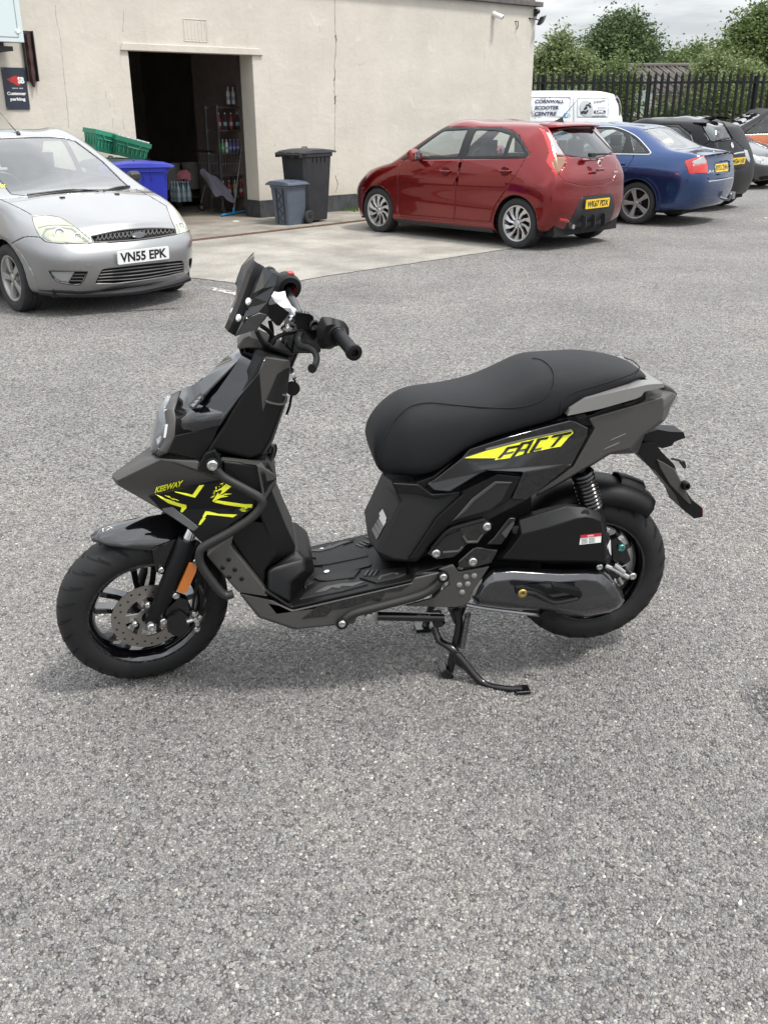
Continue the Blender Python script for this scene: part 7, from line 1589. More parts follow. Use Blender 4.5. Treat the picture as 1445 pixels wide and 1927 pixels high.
panel('kick_lever_arm', SF, G_, [(395, 745), (450, 740), (560, 770), (660, 825), (800, 805), (845, 770), (850, 800), (830, 825), (660, 855), (620, 850), (500, 800), (400, 790)], -.232, .016, MBLK); panel('kick_pedal', SF, G_, rnd([(655, 735), (700, 740), (845, 770), (850, 800), (800, 800), (660, 760)], .1), -.245, .03, MBLK); bolt(SF, G_, (442, 780), -.230, .014, m=mat('brass_bolt', (.55, .40, .14), .3, 1.0))
panel('cover_tab', SF, G_, [(590, 905), (650, 880), (655, 870), (672, 870), (672, 890), (678, 970), (640, 972), (562, 955), (568, 930)], -.16, .02, MBLK); ptube('breather_pipe', SF, G_, [(60, 860), (200, 885), (400, 910), (560, 928)], -.13, .007, DSTEEL, n=8)
stack('engine_case', SF, G_, [([(120, 600), (300, 560), (950, 560), (1050, 640), (1080, 780), (1000, 880), (700, 900), (150, 850), (60, 760)], -.06)], FRAMEB, mirror=True, bevel=.01)
for pts in ([(1000, 595), (1060, 620), (1145, 665), (1160, 670)], [(1090, 670), (1115, 715)], [(1060, 590), (1130, 640)]): ptube('brake_arm', SF, G_, pts, -.10, .009, BOLT, n=10, dens=2)
ptube('brake_spring', SF, G_, [(1130, 610), (1165, 640), (1200, 665)], -.095, .008, FRAMEB, n=10, dens=2); bolt(SF, G_, (1190, 665), -.10, .012); bolt(SF, G_, (965, 602), -.175, .010); bolt(SF, G_, (1115, 472), -.08, .012, m=mat('teal_bolt', (.10, .30, .28), .3, .8)); panel('brake_plate', SF, G_, rnd([(1045, 420), (1090, 405), (1150, 470), (1180, 560), (1120, 600), (1060, 560)], .15), -.075, .03, FRAMEB)
# rear hugger and mudguard
def arc_guard(name, r, a0, a1, w, m, thick=.006, o=RH, flare=0.0):
    b = MB(); rings = []
    for k in range(25):
        a = R(a0+(a1-a0)*k/24); c0 = np.array([o[0]+r*math.cos(a), 0, o[2]+r*math.sin(a)]); d = np.array([math.cos(a), 0, math.sin(a)])
        t = k/24; ww = w*(1-.0*t)
        rings.append([c0+np.array([0, y*ww, 0])+d*e for y, e in ((-1, -.045), (-.95, -.012), (-.7, .010), (0, .018), (.7, .010), (.95, -.012), (1, -.045))])
    b.loft(rings, closed=False, cap=False); return b.build(name, m, scoot, smooth=60, solid=thick, off=0)
arc_guard('rear_mudguard', .285, 52, 150, .085, MBLK); arc_guard('rear_mudguard_tip', .303, 60, 76, .045, MBLK)
# shock absorber
sa, sb2 = SF.p(*H_(262, 1050), 1, -.125), SF.p(*H_(352, 1380), 1, -.125); b = MB(); d = sb2-sa; b.tube([sa-d*.15, sb2+d*.1], .014, 12); sh_o = b.build('shock_absorber', FRAMEB, scoot)
b = MB(); P = []; u_ = np.array([0, 1.0, 0]); dn_ = d/np.linalg.norm(d); v_ = np.cross(dn_, u_)
for k in range(10*16+1):
    t = k/160; q = 2*math.pi*k/16; P.append(sa+d*t+(u_*math.cos(q)+v_*math.sin(q))*.029)
b.tube(P, .0062, 7); b.build('spring', FRAMEB, sh_o)
# --- stands
cs = part_empty('centre_stand')
ptube('stand_leg', SF, W_, [(478, 415), (490, 470), (470, 570), (455, 640), (447, 660)], -.13, .013, FRAMEB, cs, 12, 4)
panel('stand_foot', SF, W_, [(418, 655), (440, 640), (470, 665), (470, 680), (430, 680)], -.15, .05, FRAMEB, cs); panel('stand_gusset', SF, W_, [(445, 410), (520, 400), (500, 460), (490, 480), (470, 470)], -.13, .02, FRAMEB, cs)
pf = SF.l(np.array(list(ground(800, 1180, .008)))); b = MB(); pt_ = SF.p(*W_(478, 415), 1, -.13); b.tube(catmull([(pt_[0], .10, pt_[2]), (pt_[0]-.02, .12, .14), (pf[0]+.01, pf[1], .05), (pf[0], pf[1], .012)], 4), .013, 12); b.box((pf[0], pf[1], .008), (.07, .05, .012)); b.build('stand_leg', FRAMEB, cs)
b = MB(); b.tube([(pt_[0], -.13, pt_[2]), (pt_[0], .10, pt_[2])], .012, 12); b.build('stand_pivot', FRAMEB, cs)
ss = part_empty('side_stand'); s1 = SF.l(ground(982, 1297, .01)); s0 = SF.p(*W_(470, 570), 1, -.15); m1 = SF.p(*W_(565, 682), 1, -.19); z0_ = SF.p(*W_(395, 478), 1, -.09)
b = MB(); b.tube(catmull([z0_, SF.p(*W_(415, 530), 1, -.11), s0, m1, (s1+m1)/2+np.array([0, -.01, -.005]), s1], 4), [.011]*4+[.013]*9+[.010]*8, 12); b.build('stand_leg', FRAMEB, ss)
b = MB(); b.box(s1+np.array([0, 0, -.002]), (.045, .04, .012)); b.build('stand_foot', FRAMEB, ss, bevel=.003); panel('stand_web', SF, W_, [(470, 570), (490, 575), (565, 670), (555, 680), (470, 620)], -.165, .008, FRAMEB, ss)
b = MB(); P = []; q0, q1 = SF.p(*W_(522, 430), 1, -.15), SF.p(*W_(500, 560), 1, -.15); d = q1-q0; dn_ = d/np.linalg.norm(d); v_ = np.cross(dn_, u_)
for k in range(22*8+1): t = k/176; q = 2*math.pi*k/8; P.append(q0+d*t+(u_*math.cos(q)+v_*math.sin(q))*.008)
b.tube(P, .002, 5); b.build('stand_spring', FRAMEB, cs)
b = MB(); b.tube([SF.p(*W_(180, 440), 1, -.12), SF.p(*W_(430, 445), 1, -.12)], .014, 12); b.tube([SF.p(*W_(400, 430), 1, -.11), SF.p(*W_(415, 470), 1, -.11)], .02, 12); b.build('frame_tube', FRAMEB, scoot)
b = MB(); p = SF.p(*W_(148, 440), 1, -.14); b.lathe([(0, .014), (.012, .014), (.014, .006), (.014, .0001)], p, (0, -1, 0), 6); b.build('frame_bolt', BOLT, scoot)
# keys and hook behind the shield
b = MB(); p = SF.p(*B_(1395, 300), 1, -.04); b.lathe([(0, .016), (.012, .016), (.014, .010), (.014, .0001)], p, (.9, 0, .3), 16); ky = b.build('ignition_lock', CHROME, scoot)
b = MB(); p2 = SF.p(*B_(1408, 405), 1, -.04); b.lathe([(-.006, .001), (-.006, .020), (.006, .020), (.006, .001)], p2, (.2, -1, 0), 16); b.tube([p, (p+p2)/2+np.array([.01, 0, 0]), p2], .003, 6); b.tube([p2, p2+np.array([-.01, 0, -.05]), p2+np.array([-.02, 0, -.075])], .004, 6); b.build('key', MBLK, scoot)
ptube('bag_hook', SF, B_, [(1225, 880), (1250, 830), (1262, 860), (1245, 920), (1225, 945)], -.03, .012, GLOSS, n=10, dens=3)
# ------------------------------------------------------------------ bins
BINK = mat('black_bin_plastic', (.022, .023, .027), .55, var=.25, vscale=5, bump=.2, bscale=250); BING = mat('grey_bin_plastic', (.085, .105, .135), .5, var=.12, vscale=5, bump=.15, bscale=250)
BINB = mat('blue_bin_plastic', (.010, .020, .30), .42, var=.12, vscale=4, bump=.1, bscale=250); BINT = mat('dark_green_bin_plastic', (.03, .055, .045), .55, var=.2)
def wheelie_bin(loc, rz, m, label, h=1.06, w=.56, d=.70, group='wheelie bins'):
    """front faces +x; wheels and hinge at -x"""
    t = empty('wheelie_bin', (loc[0], loc[1], loc[2]), rz, label, 'bin', group)
    def sec(z, x0, x1, hw, c_=.05): return [(x0+c_, -hw, z), (x1-c_, -hw, z), (x1, -hw+c_, z), (x1, hw-c_, z), (x1-c_, hw, z), (x0+c_, hw, z), (x0, hw-c_, z), (x0, -hw+c_, z)]
    b = MB(); b.loft([sec(.03, -.20*d/.7, .26*d/.7, w*.40), sec(.30, -.27*d/.7, .285*d/.7, w*.43), sec(h-.09, -.31*d/.7, .335*d/.7, w*.475), sec(h-.085, -.33*d/.7, .36*d/.7, w*.5), sec(h-.035, -.33*d/.7, .365*d/.7, w*.5)]); b.build('bin_body', m, t, bevel=.01)
    b = MB(); xs = [-.36, -.30, -.1, .15, .34, .40]; zz = [0, .028, .05, .048, .03, .012]; rings = []
    for x, z in zip(xs, zz): rings.append([(x*d/.7, -w*.52, h-.032), (x*d/.7, -w*.50, h-.022+z*.8), (x*d/.7, -w*.3, h-.02+z), (x*d/.7, w*.3, h-.02+z), (x*d/.7, w*.50, h-.022+z*.8), (x*d/.7, w*.52, h-.032)])
    b.loft(rings); lid = b.build('bin_lid', m, t, bevel=.008, smooth=50)
    b = MB(); b.box((.41*d/.7, 0, h-.03), (.05, w*.55, .025)); b.build('lid_lip', m, lid, bevel=.008)
    b = MB(); b.tube([(-.02, -.055, h+.028), (-.02, -.05, h+.05), (-.02, .05, h+.05), (-.02, .055, h+.028)], .008, 8); b.build('lid_handle', m, lid)
    b = MB(); b.tube([(-.40*d/.7, -w*.46, h-.05), (-.40*d/.7, w*.46, h-.05)], .017, 12)
    for y in (-.44, -.15, .15, .44): b.box((-.365*d/.7, y*w, h-.055), (.09, .028, .07))
    b.build('hinge_bar', m, t, bevel=.004)
    for k in range(4): b = MB(); b.box((-.02+.09*k-.1, -w*.487, h-.13), (.012, .012, .075)); b.build('rim_rib', m, t)
    for sg in (1, -1):
        b = MB(); b.lathe([(-.022, .03), (-.025, .085), (-.015, .10), (.015, .10), (.025, .085), (.022, .03), (.012, .025), (.012, .001)], (-.235*d/.7, sg*w*.44, .10), (0, sg, 0), 28); wh = b.build('bin_wheel', RUBBER, t)
        for k in range(5): q = 2*math.pi*k/5; b = MB(); b.tube([(-.235*d/.7+.02*math.cos(q), sg*(w*.44+.016), .10+.02*math.sin(q)), (-.235*d/.7+.07*math.cos(q), sg*(w*.44+.016), .10+.07*math.sin(q))], .008, 6); b.build('spoke', BLACKP, wh)
    b = MB(); b.tube([(-.235*d/.7, -w*.42, .10), (-.235*d/.7, w*.42, .10)], .012, 10); b.build('axle', DSTEEL, t)
    return t
k0, k1_ = ground(577, 423), ground(619, 417.5); bd_ = math.atan2(k1_[1]-k0[1], k1_[0]-k0[0]); ctr = np.array([math.cos(bd_), math.sin(bd_)])*.30+np.array([-math.sin(bd_), math.cos(bd_)])*.25+k0[:2]
wheelie_bin((ctr[0], ctr[1], .012), bd_, BINK, 'tall black wheelie bin against the cream wall behind the small grey bin')
# small grey pedal bin
c0, c1_, c2_ = ground(544, 426), ground(574.5, 422), ground(524, 417.5); ux = (c1_-c0)/np.linalg.norm(c1_-c0); wx = np.linalg.norm(c1_-c0); uy = np.array([-ux[1], ux[0], 0]); wy = .30
gb = empty('pedal_bin', (c0[0], c0[1], .012), math.atan2(ux[1], ux[0]), 'small slate grey plastic bin with a sloping lid in front of the black wheelie bin', 'bin')
gh = .60
def rs_(z, e, c_=.02): return [(-e+c_, -e, z), (wx+e-c_, -e, z), (wx+e, -e+c_, z), (wx+e, wy+e-c_, z), (wx+e-c_, wy+e, z), (-e+c_, wy+e, z), (-e, wy+e-c_, z), (-e, -e+c_, z)]
b = MB(); b.loft([rs_(0, 0), rs_(.05, .003), rs_(gh-.06, .035), rs_(gh-.055, .045), rs_(gh-.02, .048)]); b.build('bin_body', BING, gb, bevel=.006)
b = MB(); rings = []
for y, z in ((-.075, 0), (-.06, .03), (.05, .05), (.20, .055), (wy+.03, .05), (wy+.10, .02), (wy+.12, 0)): rings.append([(-.06, y, gh-.02), (-.05, y, gh-.01+z), (wx*.5, y, gh+z), (wx+.05, y, gh-.01+z), (wx+.06, y, gh-.02)])
b.loft(rings); ld = b.build('bin_lid', BING, gb, bevel=.006, smooth=50); b = MB(); b.box((wx*.5, -.02, gh+.035), (wx*.7, .06, .012)); b.build('lid_grip', BING, ld, bevel=.004)
for y in (.07, .21):
    b = MB(); b.loft([[(-.004-.0, y-.012, .02), (-.004, y+.012, .02), (.01, y+.012, .02), (.01, y-.012, .02)], [(-.042, y-.012, gh-.07), (-.042, y+.012, gh-.07), (-.02, y+.012, gh-.07), (-.02, y-.012, gh-.07)]]); b.build('side_rib', BLACKP, gb)
b = MB(); zg = [(-.006-.034*t, .14+(.04 if i % 2 else -.04), .04+(gh-.14)*t) for i, t in enumerate(np.linspace(0, 1, 8))]; b.tube(zg, .005, 5); b.build('zigzag_rib', BLACKP, gb)
b = MB(); rc = ground(521, 417); b.box((rc[0]+.05, rc[1]+.1, .09), (.10, .06, .16), rz=.6); tag(b.build('red_carton', mat('red_card', (.42, .03, .02), .6), bevel=.006), 'small red carton half hidden behind the grey pedal bin', 'carton')
# blue bin and the bin under the crates, left of the doorway
bl = ground(272, 312, 1.05); wheelie_bin((bl[0]-.1, bl[1], .012), R(18), BINB, 'bright blue wheelie bin standing in the store doorway beside the silver car')
gr = WALL.w(WALL.p(212, 303, 1, -.55)); wheelie_bin((gr[0], gr[1], .012), R(41), BINT, 'dark green wheelie bin under the green tote crates', h=gr[2])
# green tote crates, tipped, one inside the other
CRG = mat('green_crate_plastic', (.012, .15, .085), .5, var=.15, vscale=6); CRG2 = mat('pale_green_crate_plastic', (.03, .24, .15), .5, var=.15, vscale=6); LIDW = mat('white_crate_lid', (.62, .66, .64), .5)
def crate(c, rot, w, d, h, m, label, lidm=None):
    t = empty('tote_crate', tuple(c), 0, label, 'crate', 'green crates stacked on the bin'); t.rotation_euler = rot
    b = MB(); th = .012
    def rg(z, e): return [(-w/2-e, -d/2-e, z), (w/2+e, -d/2-e, z), (w/2+e, d/2+e, z), (-w/2-e, d/2+e, z)]
    b.loft([rg(h, -th+.03), rg(.02, -th-.02), ], cap=False); b.loft([rg(0, -.02), rg(h-.06, .02), rg(h-.06, .035), rg(h, .035), rg(h, .02)], cap=False); b.add(rg(0.001, -.02), [(3, 2, 1, 0)]); b.build('crate_body', m, t, smooth=0, bevel=.003)
    for sg in (1, -1):
        for k in range(7): q = MB(); q.box((-w*.42+w*.84*k/6, sg*(d/2+.012), h*.5), (.014, .014, h*.62)); q.build('crate_rib', m, t)
        for k in range(4): q = MB(); q.box((sg*(w/2+.012), -d*.38+d*.76*k/3, h*.5), (.014, .014, h*.62)); q.build('crate_rib', m, t)
        q = MB(); q.box((0, sg*(d/2+.022), h*.60), (w*1.0, .014, .014)); q.build('crate_rib', m, t)
        q = MB(); q.tube([(-.10, sg*(d/2+.04), h-.05), (-.08, sg*(d/2+.05), h-.11), (.08, sg*(d/2+.05), h-.11), (.10, sg*(d/2+.04), h-.05)], .008, 6); q.build('crate_handle', m, t)
    if lidm:
        for sg in (1, -1):
            q = MB()
            for k in range(12):
                x = -w/2+w*(k+.5)/12; q.box((x, sg*d*.27+((-1)**k)*.012, h+.012), (w/12.5, d*.5, .016))
            q.build('crate_lid', lidm, t, smooth=0)
    return t
q1 = WALL.w(WALL.p(192, 286, 1, -.45)); q2 = WALL.w(WALL.p(238, 296, 1, -.62))
crate(q1, (R(3), R(13), R(41)), .36, .34, .27, CRG2, 'pale green tote crate tipped at the left on the dark bin')
crate(q2, (R(3), R(15), R(33)), .44, .36, .25, CRG, 'deep green tote crate with a white interlocking lid leaning at the right', LIDW)

# ------------------------------------------------------------------ fixtures on the cream wall
def wl(x, y, z): return WALL.w((x, y, z))
def wthing(name, px, py, label, cat, y=-.002):
    x, z = wp(px, py); o = empty(name, tuple(wl(x, y, z)), R(41.3), label, cat); return o, x, z
def rel(x0, z0, px, py): a = wp(px, py); return a[0]-x0, a[1]-z0
o, x0, z0 = wthing('security_camera', 928, 29, 'white bullet security camera high on the cream wall', 'camera')
b = MB(); b.lathe([(0, .05), (.03, .05), (.045, .03), (.045, .0001)], (0, 0, .02), (0, -1, 0), 20); b.build('mount', WHITEP, o)
b = MB(); b.lathe([(-.10, .02), (-.09, .042), (.04, .045), (.10, .045), (.105, .036), (.098, .034)], (.02, -.10, -.01), (.35, -.85, -.35), 20); b.build('housing', WHITEP, o, smooth=50)
b = MB(); b.lathe([(0, .034), (.004, .02), (.006, .0001)], (.053, -.185, -.043), (.35, -.85, -.35), 20); b.build('lens', GLOSS, o)
o, x0, z0 = wthing('cable_hook', 970, 46, 'small rusty hook on the wall right of the security camera', 'hook')
b = MB(); b.tube([(-.03, 0, .05), (.03, -.03, .05), (.03, -.03, -.04), (.0, -.03, -.08)], .009, 8); b.build('hook_arm', RUST, o)
o, x0, z0 = wthing('floodlight', 1003, 38, 'black floodlight with a motion sensor at the top corner of the wall', 'lamp')
b = MB(); b.loft([[(.01, -.16, -.10), (.16, -.10, -.06), (.20, -.16, .09), (.05, -.22, .05)], [(-.0, -.08, -.09), (.11, -.03, -.05), (.14, -.08, .07), (.04, -.13, .05)]]); b.build('lamp_head', BLACKP, o, bevel=.008)
b = MB(); b.add([(.03, -.168, -.07), (.155, -.118, -.04), (.185, -.163, .065), (.065, -.213, .035)], [(0, 1, 2, 3)]); b.build('lamp_glass', CLEARL, o, smooth=0, solid=.004, off=1)
b = MB(); b.tube([(-.14, 0, .03), (-.02, -.03, .02), (.05, -.10, .0)], .012, 8); b.box((.03, -.02, .13), (.06, .05, .12)); b.tube([(.03, -.04, .0), (.03, -.04, .2)], .008, 8); b.build('bracket', BLACKP, o, bevel=.004)
b = MB(); b.lathe([(-.05, .04), (.02, .05), (.05, .03), (.055, .0001)], (.03, -.06, .15), (.1, -1, -.2), 16); b.build('sensor', BLACKP, o)
# customer parking sign
o, x0, z0 = wthing('parking_sign', 29, 166, 'dark blue customer parking sign with a red and white crest', 'sign', -.012)
SIGNB = mat('sign_navy', (.022, .028, .045), .4)
cs_ = [rel(x0, z0, *p) for p in ((2, 127), (46.5, 127), (57, 205), (12.5, 207))]; sx0 = (cs_[0][0]+cs_[3][0])/2; sx1 = (cs_[1][0]+cs_[2][0])/2; sz1 = (cs_[0][1]+cs_[1][1])/2; sz0 = (cs_[2][1]+cs_[3][1])/2
b = MB(); b.bb((sx0, -.006, sz0), (sx1, .006, sz1)); b.build('sign_board', SIGNB, o, smooth=0, bevel=.004)
sw_, sh_ = sx1-sx0, sz1-sz0
def SP(u, v, e=.0075): return np.array([sx0+u*sw_, -e, sz0+v*sh_])
def stext(s, u0, u1, v0, v1, m, nm, bold=.03): text_on(nm, s, SP(u0, v0), SP(u1, v0)-SP(u0, v0), SP(u0, v1)-SP(u0, v0), m, o, bold=bold)
stext('Customer', .10, .90, .345, .425, WHITEP, 'sign_lettering', .035); stext('parking', .20, .84, .19, .29, WHITEP, 'sign_lettering', .035); stext('SINCE 1838', .34, .80, .495, .52, WHITEP, 'sign_lettering', .01); stext('SB', .62, .90, .62, .78, WHITEP, 'sign_crest', .05)
SRED = mat('sign_red', (.45, .03, .025), .45)
for pts in ([(.16, .72), (.50, .80), (.70, .79), (.66, .68), (.40, .66)], [(.30, .67), (.62, .67), (.74, .58), (.60, .57)], [(.20, .70), (.42, .665), (.34, .64)]): b = MB(); b.add([SP(*p, .0068) for p in pts], capf([(p[0], p[1], 0) for p in pts], 0)); b.build('sign_crest', SRED, o, smooth=0, solid=.0006)
for u, v in ((.04, .97), (.96, .96), (.04, .03), (.96, .03)): b = MB(); p = SP(u, v, .006); b.lathe([(0, .006), (.002, .006), (.003, .0001)], p, (0, -1, 0), 8); b.build('sign_screw', DSTEEL, o)
# hanging iron channel and pale cabinet sign
o, x0, z0 = wthing('iron_channel', 55, 106, 'long rusty iron channel fixed upright beside the parking sign', 'channel')
DK = mat('dark_iron', (.045, .04, .042), .6, .5, var=.3); RB = mat('red_brown_iron', (.055, .022, .022), .7, var=.4, vscale=12)
t0, t1 = rel(x0, z0, 52, 55), rel(x0, z0, 59, 150)
ln_ = t0[1]-t1[1]
b = MB(); b.bb((-.075, -.07, -ln_/2), (-.06, 0, ln_/2)); b.bb((.06, -.07, -ln_/2), (.075, 0, ln_/2)); b.bb((-.0599, -.02, -ln_/2), (.0599, 0, ln_/2)); b.build('channel_frame', DK, o, bevel=.004)
b = MB(); P = [(-.01, -.05, ln_/2-.06+.0)]
rings = []
for k in range(13):
    z = ln_/2-.04-k*(ln_+.03)/12; w_ = .045+.010*math.sin(k*1.6); w_ = .01 if k == 12 else w_
    rings.append([(-w_, -.025, z), (-w_*.4, -.066, z), (w_*.4, -.066, z), (w_, -.025, z)])
b.loft(rings); b.build('channel_core', RB, o, smooth=50)
o, x0, z0 = wthing('cabinet_sign', 0, 30, 'corner of a pale blue white box sign projecting at the top left', 'sign')
PB = mat('pale_sign_metal', (.55, .63, .64), .4)
a0, a1 = wp(47, 80, -.42), wp(33, 0, -.42)
dx_ = a0[0]-x0; zb_ = a0[1]-z0
b = MB(); b.bb((dx_-1.3, -.42, zb_), (dx_, -.20, zb_+1.1)); cb = b.build('sign_box', PB, o, smooth=0, bevel=.006)
b = MB(); b.bb((dx_-1.3, -.424, zb_+.055), (dx_-.075, -.4205, zb_+.062)); b.bb((dx_-.075, -.424, zb_+.055), (dx_-.068, -.4205, zb_+1.1)); b.build('panel_joint', DSTEEL, o, smooth=0)
b = MB(); b.box((dx_-.07, -.425, zb_+.13), (.035, .012, .05)); b.box((dx_-.07, -.425, zb_+.13), (.07, .008, .016)); b.build('panel_latch', WHITEP, o)
b = MB(); b.bb((dx_-1.3, -.34, zb_-.10), (dx_-.13, -.28, zb_-.045)); b.bb((dx_-.30, -.33, zb_-.044), (dx_-.24, -.22, zb_)); b.bb((dx_-.20, -.30, zb_-.10), (dx_-.14, 0, zb_-.05)); b.build('sign_bracket', DK, o, smooth=0)

# ------------------------------------------------------------------ what stands in the store room
def thing_at(name, px, py, label, cat, z=0.013, group=None): g_ = ground(px, py, z); return empty(name, tuple(g_), R(41.3), label, cat, group)
BUCK = mat('white_bucket_plastic', (.80, .79, .76), .45)
for px, py, lb in ((326, 357, 'white plastic bucket in the doorway nearer the blue bin'), (363, 355, 'white plastic bucket behind the bottle pack, right of the other bucket')):
    o = thing_at('bucket', px, py, lb, 'bucket', z=.19, group='white buckets in the store'); o.scale = (1.05, 1.05, 1.25)
    b = MB(); b.lathe([(.34, .001), (.34, .14)], (0, 0, 0), (0, 0, 1), 28); b.lathe([(.35, .14), (0.35, .001)], (0, 0, .0), (0, 0, 1), 28); b.lathe([(0, .001), (0, .135), (.36, .165), (.375, .175), (.40, .175), (.40, .165), (.375, .16), (.05, .13)], (0, 0, 0), (0, 0, 1), 32); b.build('bucket_shell', BUCK, o)
    for z in (.30, .34): b = MB(); b.lathe([(z, .163), (z, .171), (z+.012, .171), (z+.012, .163)], (0, 0, 0), (0, 0, 1), 32); b.build('bucket_ring', BUCK, o)
PALL = mat('dark_pallet', (.03, .027, .025), .8); p = thing_at('platform_truck', 352, 388, 'low dark platform carrying the bottle packs and grey cloth', 'trolley')
b = MB(); b.bb((-.45, -.25, .16), (.65, 1.0, .19)); b.build('deck', PALL, p)
for x in (-.28, .58):
    for y in (-.2, .9): b = MB(); b.lathe([(-.02, .001), (-.02, .07), (.02, .07), (.02, .001)], (x, y, .075), (0, 1, 0), 16); b.build('castor', RUBBER, p)
BOTT = mat('pet_bottle', (.16, .24, .27), .12, .0, coat=1.0); CAPM = mat('bottle_cap', (.45, .55, .65), .4); LBL = mat('bottle_label', (.25, .30, .34), .5)
bq = ground(352, 380, .20)
def bottle(loc, m, s, label, group, cap=CAPM):
    o = empty('bottle', tuple(loc), 0, label, 'bottle', group)
    b = MB(); b.lathe([(0, .001), (0, .040), (.01, .044), (.20, .044), (.24, .034), (.28, .014), (.31, .014)], (0, 0, 0), (0, 0, 1), 14); b.build('bottle_body', m, o)
    b = MB(); b.lathe([(.305, .016), (.33, .016), (.33, .0001)], (0, 0, 0), (0, 0, 1), 12); b.build('cap', cap, o)
    b = MB(); b.lathe([(.08, .0448), (.15, .0448)], (0, 0, 0), (0, 0, 1), 14); b.build('label', LBL, o); o.scale = (s, s, s); return o
proto = None
def dup(root, loc, rz=0.0, label=None):
    r = root.copy(); COL.objects.link(r); r.location = loc; r.rotation_euler = (0, 0, rz)
    if label: r['label'] = label
    for c in root.children:
        k = c.copy(); COL.objects.link(k); k.parent = r
    return r
proto = bottle((bq[0]-.12, bq[1]-.05, .203), BOTT, 1.0, 'clear water bottle in the front row of the pack, on the left', 'water bottles on the platform')
for i in range(3):
    for j in range(3):
        if i or j:
            q = wl(0, 0, 0); dx, dy = .10*i, .10*j; c_, s_ = math.cos(R(41.3)), math.sin(R(41.3)); dup(proto, (bq[0]-.12+dx*c_-dy*s_, bq[1]-.05+dx*s_+dy*c_, .203), 0, 'clear water bottle in the %s row of the pack, %s' % (('front', 'middle', 'back')[j], ('on the left', 'in the centre', 'on the right')[i]))
# cloths
def cloth(name, pts, zs, m, label):
    n = len(pts[0]); V = [p for r in pts for p in r]; o = mesh(name, V, [(i*n+k, i*n+k+1, (i+1)*n+k+1, (i+1)*n+k) for i in range(len(pts)-1) for k in range(n-1)], m, smooth=80, solid=.008, off=0)
    md = o.modifiers.new('sub', 'SUBSURF'); md.levels = 2; md.render_levels = 2; return tag(o, label, 'cloth')
rc_ = random.Random(9)
def rowpx(pts, z, dy): return [tuple(ground(px, py, z)+np.array([0, dy+rc_.uniform(-.03, .03), rc_.uniform(-.015, .015)])) for px, py in pts]
def atdepth(px, py, Y): return tuple(at_y(px, py, Y))
Yc = bq[1]-.15
cloth('cloth', [[atdepth(372+10*i+9*j+3*math.sin(i*3+j), 316+7*abs(i-1)+13*j-4*math.sin(i*2.1), Yc+.06*math.sin(i*2.4+j*1.3)-.03*j) for i in range(5)] for j in range(5)], 0, mat('lilac_grey_cloth', (.13, .127, .16), .9), 'lilac grey cloth draped over the platform edge')
cloth('cloth', [[atdepth(333+9*i, 316+6*abs(i-1.5)+9*j, Yc+.05*math.sin(i*2.3+j)) for i in range(4)] for j in range(3)], 0, mat('pink_cloth', (.30, .10, .13), .9), 'pink cloth heaped on the bottle pack')
# red and yellow drink crates, boxes, shelving at the back
REDC = mat('red_crate_plastic', (.22, .015, .018), .5); YELC = mat('yellow_crate_plastic', (.30, .22, .03), .5); CARD = mat('cardboard', (.26, .21, .15), .85, var=.1); WHCARD = mat('white_card', (.42, .40, .37), .8)
def drinks_crate(loc, m, label):
    o = empty('drinks_crate', tuple(loc), R(41.3), label, 'crate', 'drinks crates in the store'); w, d, h = .42, .30, .27
    b = MB(); b.bb((-w/2, -d/2, 0), (w/2, d/2, .012)); b.build('crate_floor', m, o, smooth=0)
    for z in (.03, .12, .22):
        b = MB(); b.bb((-w/2, -d/2, z), (w/2, -d/2+.012, z+.05)); b.bb((-w/2, d/2-.012, z), (w/2, d/2, z+.05)); b.bb((-w/2, -d/2+.0125, z), (-w/2+.012, d/2-.0125, z+.05)); b.bb((w/2-.012, -d/2+.0125, z), (w/2, d/2-.0125, z+.05)); b.build('crate_band', m, o, smooth=0)
    for x in (-.2, 0, .2): b = MB(); b.bb((x-.012, -d/2-.002, 0), (x+.012, -d/2+.002, h)); b.build('crate_rib', m, o, smooth=0)
    for k in range(4): b = MB(); b.lathe([(0, .001), (0, .034), (.15, .034), (.20, .014), (.25, .013), (.25, .0001)], (-.15+.1*k, -.07, .015), (0, 0, 1), 10); b.build('glass_bottle', mat('brown_glass', (.03, .015, .008), .1, coat=.5) if 'brown_glass' not in MATS else MATS['brown_glass'], o)
    return o
cz = ground(327, 372, .013)
for i, (dx, z, m, lb) in enumerate(((0, .013, REDC, 'red drinks crate at the bottom of the stack behind the buckets'), (.02, .29, REDC, 'red drinks crate on top of the stack behind the buckets'), (.78, .013, YELC, 'yellow drinks crate standing alone right of the red stack'))):
    drinks_crate((cz[0]+dx+.1, cz[1]+dx*.85+.7, z), m, lb)
def carton(c, d, m, label, rz=R(41.3)):
    o = empty('carton', tuple(c), rz, label, 'box', 'cartons in the store')
    b = MB(); b.bb((-d[0]/2, -d[1]/2, 0), (d[0]/2, d[1]/2, d[2])); b.build('box_body', m, o, smooth=0, bevel=.004)
    for sg in (1, -1): q = MB(); q.add([(-d[0]/2, sg*.002, d[2]+.001), (d[0]/2, sg*.002, d[2]+.001), (d[0]/2, sg*d[1]/2, d[2]+.002), (-d[0]/2, sg*d[1]/2, d[2]+.002)], [(0, 1, 2, 3)]); q.build('box_flap', m, o, smooth=0, solid=.002)
    q = MB(); q.box((0, -d[1]/2-.0012, d[2]*.6), (d[0]*.3, .001, .05)); q.build('hand_hole', DARKCAV, o, smooth=0); return o
tb = wl(-3.0, 4.2, 0)
tbl = empty('trestle_table', tuple(wl(-3.1, 3.6, .013)), R(41.3), 'long trestle table deep in the dark store', 'table')
b = MB(); b.bb((-.9, -.35, .78), (.9, .35, .82)); b.build('table_top', CARD, tbl)
